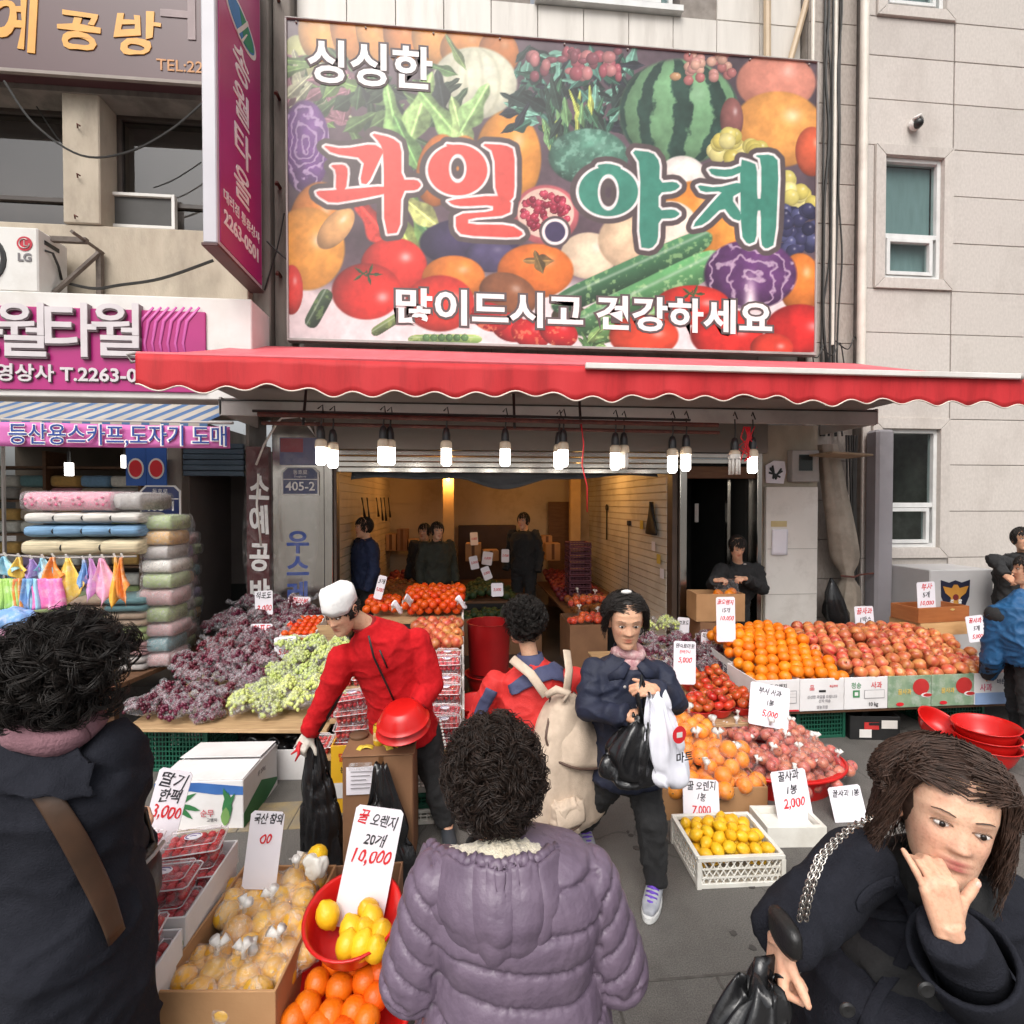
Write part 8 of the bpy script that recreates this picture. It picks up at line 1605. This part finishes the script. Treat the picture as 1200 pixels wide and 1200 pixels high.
# ---------------------------------------------------------------- man in the red fleece, bent over his stand
def redman():
 p = Person('person in red fleece and white cap bending over with a black bag',P_(490,985,3.12) * 1,R_(180),1.66); p.loc.z = 0; p.M = Matrix.Translation(p.loc) @ Matrix.Rotation(p.yaw,4,'Z')
 p.loc = Vector((P_(484,985,3.12).x,3.14,0)); p.M = Matrix.Translation(p.loc) @ Matrix.Rotation(p.yaw,4,'Z')
 h = P_(400,716,2.80); p.setw(head=h,neck=P_(428,732,2.90),chest=P_(455,772,3.0),pelvis=P_(474,850,3.12),hipL=P_(497,862,3.12),hipR=P_(452,866,3.14),shL=P_(489,752,2.97),shR=P_(402,772,2.92),elL=P_(507,802,2.95),wrL=P_(490,826,2.88),elR=P_(383,815,2.93),wrR=P_(363,858,2.95),kneeL=P_(512,925,3.06),ankL=P_(524,977,3.06),kneeR=P_(455,940,3.16),toeL=P_(528,992,2.92),ankR=G(450,968,.085),toeR=G(446,985,.03))
 p.J['ankL'].z = .085; p.J['toeL'].z = .03
 Q = p.M.to_3x3().inverted(); p.fwd = Q @ Vector((-.36,-.85,-.42)); p.up = Q @ Vector((-.15,-.2,1))
 p.hands = {'L': dict(d=Q @ Vector((-.25,-.35,-.85)),n=Q @ Vector((-.8,-.1,.25)),curl=(35,35,20),thumb=(.7,.6,.5)),'R': dict(d=Q @ Vector((-.45,-.1,-.8)),n=Q @ Vector((.2,.6,-.2)),curl=(50,50,30))}
 o = p.body(old=.6,vox=.010)
 def pile(v): return folds(.0065,4.6,2)(v) + .0012 * nz(v,90)
 p.jacket(m_fleece,.032,(.078,.066,.050),'fleece_jacket',hem=[((0,0,-.05),.165,.135)],disp=pile,collar=.055,cm=mat('dark red trim',srgb(150,14,22)),vox=.010)
 nk,ch,pv = p.J['neck'],p.J['chest'],p.J['pelvis']
 z_ = [P_(432,745,2.77),P_(438,770,2.79),P_(452,800,2.835),P_(466,830,2.90)]; MB().tube([p.w(q) for q in z_],.006,6).build('zip',M('black'),p.o,True); MB().tube([p.w(P_(445,762,2.79)),p.w(P_(454,783,2.81))],.005,6).build('pocket_zip',M('black'),p.o,True)
 for S in 'R': MB().tube([p.J['sh' + S].lerp(p.J['el' + S],.3) + Vector((-.058,0,-.02)),p.J['el' + S] + Vector((-.05,.0,-.02)),p.J['wr' + S].lerp(p.J['el' + S],.12) + Vector((-.036,0,-.01))],[(.02,.03)] * 3,8).build('sleeve_panel',m_blackc,p.o,True)
 p.trousers(m_blackc); p.shoes(mat('dark grey trainer',srgb(60,64,70),srgb(44,47,52),.6,12),mat('grey sole',srgb(120,120,118)))
 for k in range(9): q = P_(516 + .8 * k,845 + 4 * k,2.985 - .002 * k); MB().ell(p.w(q),(.008,.004,.008),6,5).build('trouser_print',M('white'),p.o,True) if k % 1 == 0 else None
 # gloves
 for S in 'LR':
  hd = dict(p.hands[S]); b = MB(); d,n = hd.pop('d'),hd.pop('n'); hand_shape(b,p.J['wr' + S],d,n,S,s=1.13,**hd); b.tube([p.J['wr' + S].lerp(p.J['el' + S],.06),p.J['wr' + S],p.J['wr' + S] + Vector(d).normalized() * .02],[.04,.034,.032],12)
  me = fuse(b,.0055,1,'glove'); me.materials.append(mat('white cotton glove',srgb(226,220,208),srgb(206,198,184),.9,40,.6,180)); link('glove',me,p.o)
 # cap
 rings = []
 for z,wx,yf,yb in ((.03,.086,.10,-.112),(.055,.088,.098,-.114),(.085,.090,.088,-.112),(.11,.088,.078,-.104),(.132,.070,.06,-.085),(.142,.03,.03,-.05)): rings.append([p.hp((wx * math.sin(a),(yf + yb) / 2 + (yf - yb) / 2 * math.cos(a),z + .010 * math.sin(3 * a + z * 30) + .005 * math.sin(7 * a))) for a in np.linspace(0,2 * PI,29)[:-1]])
 MB().loft(rings).build('cap',mat('white cotton cap',srgb(240,238,236),srgb(228,226,224),.85,20,.3,90),p.o,True)
 p.shorthair(m_hair,(.078,.098,.06),(0,-.014,.0),.03,-.05,500,.02,2,fringe=.02)
 return p
redman()
hand_ = P_(478,850,2.80)
bowl('red_bowl','upturned red bowl held in the white glove over the stand',.135,.085,(P_(470,835,2.78).x,2.78,P_(470,828,2.78).z),(R_(180 + 14),R_(-6),0)); bowl('red_bowl','second red bowl nested under the one held in the white glove',.14,.085,(P_(470,842,2.79).x,2.795,P_(470,838,2.78).z),(R_(180 + 14),R_(-6),0))
o = MB().tube([P_(352,870,2.93),P_(347,880,2.93),P_(341,884,2.93)],[.012,.008,.004],6).tube([P_(350,872,2.93),P_(350,884,2.92),P_(346,892,2.92)],[.01,.008,.004],6).build('red_twine',RED(),None,True); tag(o,'bit of red twine dangling at the gloved hand with the black bag','twine')
# ---------------------------------------------------------------- woman with the beige backpack
def backpacker():
 c = P_(640,950,2.88); p = Person('person in red and slate jacket wearing a beige backpack',(c.x,2.9,0),R_(28),1.5,wide=1.08)
 h = P_(612,729,2.92); p.setw(head=h,neck=P_(622,772,2.9),shL=P_(580,802,2.92),shR=P_(672,796,2.86),elL=P_(556,852,2.97),wrL=P_(566,880,3.15),elR=P_(684,850,2.95),wrR=P_(676,890,3.1),chest=P_(628,850,2.9),pelvis=P_(640,915,2.92))
 Q = p.M.to_3x3().inverted(); p.fwd = Q @ Vector((-.8,.55,-.2)); p.hands = {'L': dict(d=(0,1,0),n=(1,0,0)),'R': dict(d=(0,1,0),n=(-1,0,0))}
 p.body(); jk = p.jacket(m_redj,.034,(.080,.070,.052),'jacket',hem=[((0,0,-.12),.17,.14)],disp=folds(.005,6,9),collar=.05,cm=m_slate,vox=.010)
 # slate yoke and sleeve panels
 def yoke(u,v):
  a = PI * (1.0 + u); sh = (p.J['shL'] + p.J['shR']) / 2; x = (u - .5) * .40; q = p.J['neck'].lerp(sh,.5) + Vector((x,-.075 - .065 * v * (1 - (2 * u - 1) ** 2 * .5) + .045 * abs(2 * u - 1),.03 - .05 * v - .075 * abs(2 * u - 1) ** 1.4)); return q
 patch('yoke',MB().grid(yoke,24,8),m_slate,p.o,jk,.006,.013)
 for S,q in (('L',-1),('R',1)):
  A,E = p.J['sh' + S],p.J['el' + S]; strip('sleeve_panel',[A + Vector((q * .06,-.06,.0)),A.lerp(E,.5) + Vector((q * .06,-.05,.0)),A.lerp(E,.95) + Vector((q * .05,-.05,0))],.075,m_slate,p.o,jk,(q * .5,-1,0),.005,.011)
 p.trousers(m_blackc); p.shoes(M('black'))
 p.curls(m_hair,330,.014,(.098,.112,.104),(0,-.014,.022),-.085,.045,.0042,1.4,5)
 return p
bp_ = backpacker()
def backpack():
 r = thing('backpack','beige canvas backpack with flap and two zipped side pockets','backpack',(P_(662,880,2.66).x,2.74,P_(662,880,2.7).z),R_(24)); H = .44
 rings = []
 for i,(z,w,d) in enumerate(((-.42,.12,.06),(-.41,.20,.10),(-.36,.235,.13),(-.2,.235,.14),(0,.205,.13),(.15,.155,.11),(.25,.10,.08),(.30,.05,.045))): rings.append([Vector((w * math.copysign(abs(math.cos(a)) ** .7,math.cos(a)) + .02 * max(0,.1 - z),-.02 + d * math.copysign(abs(math.sin(a)) ** .7,math.sin(a)),z)) for a in np.linspace(0,2 * PI,33)[:-1]])
 me = fuse(MB().loft(rings),.009,3,'pack_body'); me.materials.append(m_beige); displace(me,lambda v: .006 * nz(v,7,3,(1.6,1.6,.5)) + .004 * nz(v,18,1,(1.6,1.6,.4))); link('pack_body',me,r)
 def flap(u,v):
  a = (u - .5) * 2; w = .07 + .12 * math.sin(min(1,v * 1.3) * PI / 2) * (1 - .35 * max(0,v - .6)); z = .29 - .34 * v * (1 - .18 * a * a); return (a * w + .045 * v + .01 * math.sin(v * 9),-.065 - .07 * math.sin(v * PI * .55) - .055 * v + .07 * abs(a) ** 2.2 + .010 * math.sin(a * 5 + v * 8),z + .012 * math.sin(v * PI + a * 3))
 o = MB().grid(flap,20,14).build('flap',m_beige,r,True); o.modifiers.new('s','SOLIDIFY').thickness = .012
 edge = [Vector(flap(0,v)) for v in np.linspace(0,1,10)] + [Vector(flap(u,1)) for u in np.linspace(0,1,16)] + [Vector(flap(1,v)) for v in np.linspace(1,0,10)]; MB().tube(edge,.007,6).build('zip',mat('brown zip',srgb(92,70,60)),r,True)
 for x,y,z,rz in ((-.085,-.155,-.26,0),(.205,-.09,-.20,.9)):
  pr = []
  for zz_,w,d in ((-.1,.06,.02),(-.09,.085,.05),(0,.088,.06),(.06,.085,.05),(.08,.06,.02)): pr.append([Matrix.Rotation(rz,3,'Z') @ Vector((w * math.copysign(abs(math.cos(a)) ** .6,math.cos(a)),d * math.sin(a),zz_)) + Vector((x,y,z)) for a in np.linspace(0,2 * PI,25)[:-1]])
  me = fuse(MB().loft(pr),.008,2,'pocket'); me.materials.append(m_beige); displace(me,folds(.006,14)); k = link('pocket',me,r)
  MB().tube([Matrix.Rotation(rz,3,'Z') @ Vector((q,-.052 + .03 * (q / .08) ** 2,-.045 - .0 * q)) + Vector((x,y - .008,z)) for q in np.linspace(-.085,.085,9)],.008,6).build('zip',mat('brown zip',(.1,.1,.1)),k,True)
  def pf(u,v,x=x,y=y,z=z,rz=rz): a = (u - .5) * 2; return Matrix.Rotation(rz,3,'Z') @ Vector((a * .088,-.03 - .035 * math.sin(v * 2) * (1 - a * a * .4),.07 - .105 * v)) + Vector((x,y - .004,z))
  o = MB().grid(pf,12,8).build('pocket_flap',m_beige,k,True); o.modifiers.new('s','SOLIDIFY').thickness = .008
 Mi = (Matrix.Translation(r.location) @ Matrix.Rotation(R_(24),4,'Z')).inverted()
 for a in ([(600,772,2.80),(622,790,2.72),(640,815,2.66)],[(664,762,2.74),(667,785,2.68),(664,812,2.64)]): MB().tube([Mi @ P_(*q) for q in a],[(.007,.026)] * 3,10,flat=(0,-1,0)).build('strap',m_beige,r,True)
 MB().tube([Mi @ P_(640,815,2.655),Mi @ P_(652,808,2.64),Mi @ P_(666,812,2.64),Mi @ P_(660,822,2.63)],[.018,.022,.02,.012],10).build('tied_neck',m_beige,r,True)
backpack()
# ---------------------------------------------------------------- woman in the navy jacket walking out
def navywoman():
 p = Person('person in navy jacket and pink scarf walking with two carrier bags',(P_(738,900,2.6).x,2.62,0),R_(180),1.6,wide=1.0)
 h = P_(733,728,2.56); p.setw(head=h,neck=P_(735,764,2.62)); Q = p.M.to_3x3().inverted(); p.fwd = Q @ Vector((-.12,-1,-.22))
 p.setw(shR=P_(698,786,2.62),shL=P_(770,786,2.62),elR=P_(688,832,2.54),wrR=P_(735,838,2.38),elL=P_(792,822,2.54),wrL=P_(768,808,2.36),ankL=G(768,1032,.09),toeL=G(763,1062,.03),kneeL=P_(763,960,2.46),ankR=G(683,965,.12),toeR=G(690,1000,.03),kneeR=P_(700,935,2.72),chest=P_(736,830,2.63),pelvis=P_(735,900,2.66),hipL=P_(752,905,2.66),hipR=P_(716,905,2.66))
 p.hands = {'R': dict(d=Q @ Vector((.75,-.1,-.25)),n=Q @ Vector((-.1,.8,-.6)),curl=(55,60,35),thumb=(.5,.8,.3)),'L': dict(d=Q @ Vector((-.9,-.1,.05)),n=Q @ Vector((.1,.7,-.6)),curl=(50,60,35),thumb=(.5,.8,.3))}
 p.hsc = 1.1; p.body(old=.5,hvox=.0045); p.jacket(m_navyj,.030,(.066,.060,.048),'jacket',hem=[((0,0,-.03),.175,.145)],disp=folds(.0075,6,6),collar=.045,vox=.010)
 m_ps = mat('pink print scarf',srgb(216,176,174),srgb(170,110,120),.85,40,.4,120,c3=srgb(240,226,220),dscale=30,damt=.8); n_ = p.J['neck']
 MB().tube([n_ + Vector((.066 * math.cos(a),.068 * math.sin(a) + .012,.005 + .012 * math.sin(2 * a))) for a in np.linspace(0,2 * PI,29)],[(.03,.024)] * 29,10).ell(n_ + Vector((0,.075,-.04)),(.05,.03,.05),12,8).build('scarf',m_ps,p.o,True)
 for q in (-1,1): MB().tube([n_ + Vector((q * .03,.10,-.03)),n_ + Vector((q * .07,.115,-.075)),n_ + Vector((q * .13,.10,-.1))],[(.006,.02),(.007,.032),(.004,.014)],8,flat=(0,1,.3)).build('lapel',m_navyj,p.o,True)
 for x,z in ((-.06,-.12),(.065,-.125),(.0,-.22)): MB().ell(n_ + Vector((x,.165,z)),(.008,.005,.008),8,6).build('button',M('galv'),p.o,True)
 p.trousers(m_blackc,r=(.098,.072,.060)); sg = mat('grey trainer',srgb(178,180,186),srgb(130,132,142),.5,14); p.shoes(sg,mat('white sole',srgb(226,226,224)),mat('violet lace',srgb(110,70,190)))
 p.bob(m_hair,(.094,.112,.108),1700,(.06,.12),.004,8,.0015); MB().ell(p.hp((.0,-.01,.142)),(.03,.014,.012),8,6).build('hair_clip',M('white'),p.o,True)
navywoman()
def carrier(name,label,hx,hy,Yh,bx,by,Yb,w,d,m,seed,cat='bag'):
 a,b = P_(hx,hy,Yh),P_(bx,by,Yb); return hang_bag(name,label,a,b,.045,w,d,seed,m,5,cat=cat)
o = carrier('black_bag','full black carrier bag held by person in navy jacket',752,838,2.36,735,918,2.36,.145,.10,M('trash'),1.0); MB().tube([P_(752,845,2.36),P_(747,815,2.35),P_(752,795,2.36),P_(757,815,2.36),P_(757,845,2.36)],[(.012,.02)] * 5,8).build('handle',M('trash'),o,True)
m_wb = M('wbag')
o = carrier('white_bag','white carrier bag with a red round mark held by person in navy jacket',768,812,2.33,785,922,2.30,.10,.07,m_wb,3.0)
for x,z,r,m in ((796,861,.036,RED()),):
 q = P_(x,z,2.215); MB().prism(disc(r,r * 1.1,20),0,.002,Matrix.Translation(q) @ Euler((PI / 2,0,.25)).to_matrix().to_4x4()).build('mark',m,o); MB().prism(rect(-.015,.015,-.012,.012),.002,.003,Matrix.Translation(q) @ Euler((PI / 2,0,.25)).to_matrix().to_4x4()).build('mark',M('white'),o)
q = P_(802,888,2.215); text('마트',.05,o,q,INK(),(PI / 2,0,.25),.0005,.001)
# ---------------------------------------------------------------- woman at the right, hand at her face
def rightwoman():
 c = P_(1075,1120,1.12); p = Person('person in black coat touching the face with one hand at right',(c.x,1.14,0),R_(180 - 30),1.55,wide=1.05,skin=srgb(222,178,150)); Q = p.M.to_3x3().inverted()
 p.hsc = 1.08; h = P_(1108,954,1.02); p.setw(head=h,neck=P_(1100,1026,1.10),shR=P_(1002,1010,1.12),shL=P_(1190,1068,1.16),elR=P_(942,1075,1.08),wrR=P_(913,1100,1.03),elL=P_(1170,1200,1.02),wrL=P_(1112,1090,.90),chest=P_(1085,1150,1.17))
 p.fwd = Q @ Vector((-.45,-.80,.05)); p.up = Q @ Vector((.13,-.08,1))
 p.hands = {'L': dict(d=Q @ Vector((-.12,.2,1)),n=Q @ Vector((.25,1,-.1)),curls=[(58,46,22),(62,46,22),(56,42,20),(14,14,10)],spread=7,thumb=(.78,.62,.1),thumb_curl=5),'R': dict(d=Q @ Vector((-.28,-.35,-.8)),n=Q @ Vector((.7,-.1,-.2)),curl=(82,85,50),thumb=(.4,.8,.5))}
 p.body(vox=.010,hvox=.0034,lip=srgb(176,96,92))
 jk = p.jacket(m_coat,.036,(.082,.072,.060),'coat',hem=[((0,0,-.45),.24,.20),((0,0,-.2),.2,.17),((0,0,-.02),.175,.15)],disp=folds(.0065,4.5,8),vox=.010,ends=False,collar=.06)
 tp,td,tn = p.thumb['L']; bk = -(tn - td * tn.dot(td)).normalized(); Rn = frame(td,bk); MB().ell(tp - td * .007 + bk * .0062,(.0056,.0075,.0022),10,8,Rn).build('thumb_nail',mat('nail',srgb(232,186,170),srgb(226,178,162),.2),p.o,True)
 # deep turned-back cuff and blouse sleeve at the raised hand
 wv,ev = p.J['wrL'],p.J['elL']; d = (wv - ev).normalized(); 
 MB().loft([[ev.lerp(wv,t) + d.orthogonal().normalized() * (r * math.cos(a)) + d.cross(d.orthogonal().normalized()) * (r * math.sin(a)) for a in np.linspace(0,2 * PI,29)[:-1]] for t,r in ((.42,.078),(.44,.086),(.78,.092),(.80,.088),(.78,.080),(.5,.07))],cap=False).build('turned_cuff',m_coat,p.o,True)
 MB().loft([[ev.lerp(wv,t) + d.orthogonal().normalized() * (r * math.cos(a)) + d.cross(d.orthogonal().normalized()) * (r * math.sin(a)) for a in np.linspace(0,2 * PI,29)[:-1]] for t,r in ((.6,.05),(.75,.046),(.8,.050),(.84,.044),(.88,.047),(.92,.042),(.955,.040),(.955,.034))],cap=False).build('blouse_sleeve',mat('beige satin',srgb(196,170,156),srgb(180,154,140),.4,10,.2,60),p.o,True)
 wr2,er2 = p.J['wrR'],p.J['elR']; MB().tube([er2.lerp(wr2,.7),er2.lerp(wr2,1.04)],[.07,.058],20).build('cuff',m_coat,p.o,'auto',.004)
 lay('lapel_edge',jk,p,[(1046,1030),(1076,1075),(1062,1120),(1030,1165),(1008,1215)],.012,.006,m_coat); lay('lapel_edge',jk,p,[(1046,1030),(1020,1040),(1000,1062),(1040,1075),(1076,1078)],.010,.005,m_coat)
 MB().tube([p.J['neck'] + Vector((.076 * math.cos(a),.074 * math.sin(a),-.004)) for a in np.linspace(0,2 * PI,25)],[(.056,.034)] * 25,10).build('neck_scarf',m_blackc,p.o,True)
 for q in ((992,1182,.97),(1084,1158,.90)): MB().lathe([(.001,0),(.014,0),(.016,.004),(.012,.007),(.004,.005),(.001,.005)],18).build('button',M('black'),p.o,'auto',loc=p.w(P_(*q)),rot=(PI / 2,0,R_(200)))
 p.bob(mat('brown hair',(.078,.043,.031),(.024,.014,.010),.5,80,0,spec=.35),(.108,.126,.117),3400,(.13,.20),.0075,4,.0014)
 p.trousers(m_blackc); p.shoes(M('black')); return p
rw = rightwoman()
# her shoulder bag on its chain
cb = thing('shoulder_bag','small black quilted shoulder bag on a silver chain strap','handbag',P_(931,1092,.955)); cb.scale = (.62,.62,.62); MB().loft([[Vector((.03 * w * math.copysign(abs(math.cos(a)) ** .7,math.cos(a)),.075 * w * math.sin(a) + .05,z)) for a in np.linspace(0,2 * PI,21)[:-1]] for z,w in ((-.09,.8),(-.07,1),(-.02,1),(.0,.85),(.005,.4))]).build('bag_body',mat('black leather',(.01,.01,.01)),cb,True)
cpts = [P_(*q) for q in ((1022,958,1.08),(1000,968,1.02),(980,985,.99),(962,1005,.975),(952,1030,.965),(944,1058,.965),(940,1080,.97))]; tot = []
for i in range(len(cpts) - 1):
 for t in np.linspace(0,1,7)[:-1]: tot.append(cpts[i].lerp(cpts[i + 1],t))
lk = MB(); ci = cb.matrix_world
for i,q in enumerate(tot):
 d = (tot[min(i + 1,len(tot) - 1)] - tot[max(i - 1,0)]).normalized(); u = d.orthogonal().normalized(); u = Matrix.Rotation(i * PI / 2,3,d) @ u
 for off in (-.007,.007):
  c = q + Vector((off,0,0)); lk.tube([c + d * (.0075 * math.cos(a)) + u * (.0045 * math.sin(a)) for a in np.linspace(0,2 * PI,11)],.0016,5,False)
k = lk.build('chain_strap',mat('silver chain',srgb(200,196,190),srgb(170,166,160),.25,20,metal=1.0),cb,True,fix=False); k.matrix_parent_inverse = Matrix.LocRotScale(cb.location,None,cb.scale).inverted()
o = carrier('black_bag','black carrier bag hanging from the lowered hand of the person in coat',894,1150,.985,874,1245,.97,.085,.06,M('trash'),7.0)
MB().tube([P_(888,1160,.98),P_(893,1128,1.0),P_(903,1124,1.01),P_(912,1165,1.0)],[(.006,.016)] * 4,8).build('handle',M('trash'),o,True)
# ---------------------------------------------------------------- the vendor in the dark doorway
def doorman():
 c = P_(866,700,5.65); p = Person('person in black jacket holding a clear bag in the dark doorway',(c.x,5.78,0),R_(180),1.72); h = P_(864,641,5.6); Q = p.M.to_3x3().inverted(); p.setw(head=h,neck=P_(864,660,5.72),shR=P_(845,668,5.74),shL=P_(886,668,5.74),elR=P_(836,685,5.66),wrR=P_(838,680,5.44),elL=P_(893,690,5.66),wrL=P_(874,678,5.44),chest=P_(866,690,5.78)); p.fwd = Q @ Vector((-.1,-.9,-.5))
 p.hands = {'R': dict(d=Q @ Vector((.7,-.4,.1)),n=Q @ Vector((.1,.4,-.8)),curl=(40,50,30)),'L': dict(d=Q @ Vector((-.8,-.4,.1)),n=Q @ Vector((-.1,.4,-.8)),curl=(40,50,30))}
 p.body(vox=.013,hvox=.006); p.jacket(m_blackc,.035,(.08,.07,.055),collar=.05,vox=.014); MB().ell(p.w(P_(873,657 + 4,5.56)),(.02,.006,.008),8,6).build('chest_mark',M('galv'),p.o,True); p.trousers(m_blackc); p.shoes(M('black')); p.shorthair(m_hair,n=600)
doorman()
cl = hang_bag('clear_bag','clear plastic bag being opened over the doorway carton',P_(852,679,5.42),P_(852,704,5.42),.13,.13,.07,2.0,f_clear)
def inside(label,px,ptop,Y,h,yaw,m,seed,fx=0,hands=False):
 top = P_(px,ptop,Y); p = Person(label,(top.x,Y,0),yaw,h); p.body(vox=.014,eyes=True,hvox=.007); p.jacket(m,.03,vox=.016,collar=.04); p.trousers(m_blackc); p.shoes(M('black')); p.shorthair(m_hair,n=500,seed=seed); return p
m_dblue = mat('dark blue shirt',srgb(26,40,74),srgb(20,32,62),.8,10,.2,60); m_olive = mat('dark olive jacket',srgb(52,54,44),srgb(40,42,36),.8,10,.2,60)
inside('person in dark blue shirt by the left wall inside the shop',428,603,6.55,1.83,R_(120),m_dblue,1); inside('person in dark olive jacket standing inside the shop, nearer of the pair',512,609,7.2,1.74,R_(200),m_olive,2); inside('person in black half hidden behind the one in olive',498,614,7.7,1.70,R_(160),m_blackc,3); inside('dark clad person standing far back in the shop',614,600,7.9,1.86,R_(150),m_blackc,4)
# ---------------------------------------------------------------- the two at the right edge
def edgeblack():
 p = Person('person in black top at the right edge reaching over the apples',(P_(1196,700,5.0).x,5.05,0),R_(150),1.68); Q = p.M.to_3x3().inverted(); h = P_(1198,632,5.0); p.setw(head=h,neck=P_(1200,653,5.04),shR=P_(1182,662,5.0),elR=P_(1164,656,4.8),wrR=P_(1178,674,4.66)); p.hands = {'R': dict(d=Q @ Vector((.6,-.2,-.5)),n=Q @ Vector((.2,.5,-.2)))}
 p.body(vox=.013,hvox=.006); p.jacket(m_blackc,.03,vox=.014,collar=.04); p.trousers(m_blackc); p.shoes(M('black')); p.shorthair(m_hair,n=600)
edgeblack()
def edgeblue():
 m_b = mat('petrol blue jacket',srgb(28,86,132),srgb(22,72,114),.6,14,.25,80); p = Person('person in petrol blue jacket picking apples at the right edge',(P_(1197,800,3.72).x + .03,3.72,0),R_(60),1.66,wide=1.1); Q = p.M.to_3x3().inverted(); h = P_(1206,668,3.7)
 p.setw(head=h,neck=P_(1206,696,3.7),shL=P_(1172,722,3.74),elL=P_(1163,770,3.78),wrL=P_(1158,790,3.95),shR=P_(1226,720,3.6),chest=P_(1204,765,3.7)); p.hands = {'L': dict(d=Q @ Vector((-.1,.5,-.7)),n=Q @ Vector((.6,.2,-.3)),curl=(30,30,20))}
 p.body(vox=.012,hvox=.005); p.jacket(m_b,.036,(.085,.072,.055),hem=[((0,0,-.1),.17,.14)],collar=.06,cm=m_blackc,vox=.011); p.trousers(m_blackc); p.shoes(M('black')); p.shorthair(m_hair,n=600)
 A,E,Wv = p.J['shL'],p.J['elL'],p.J['wrL']; MB().ell(A + Vector((0,0,.01)),(.1,.1,.085),16,10).build('shoulder_panel',m_blackc,p.o,True); MB().tube([E.lerp(Wv,.2),Wv.lerp(E,.02)],[.076,.06],16).build('cuff',m_blackc,p.o,'auto'); MB().tube([A + Vector((-.06,-.06,-.15)),A + Vector((-.05,-.07,-.35))],.012,6).build('zip',gr_i,p.o,True)
edgeblue()
finish_texts()
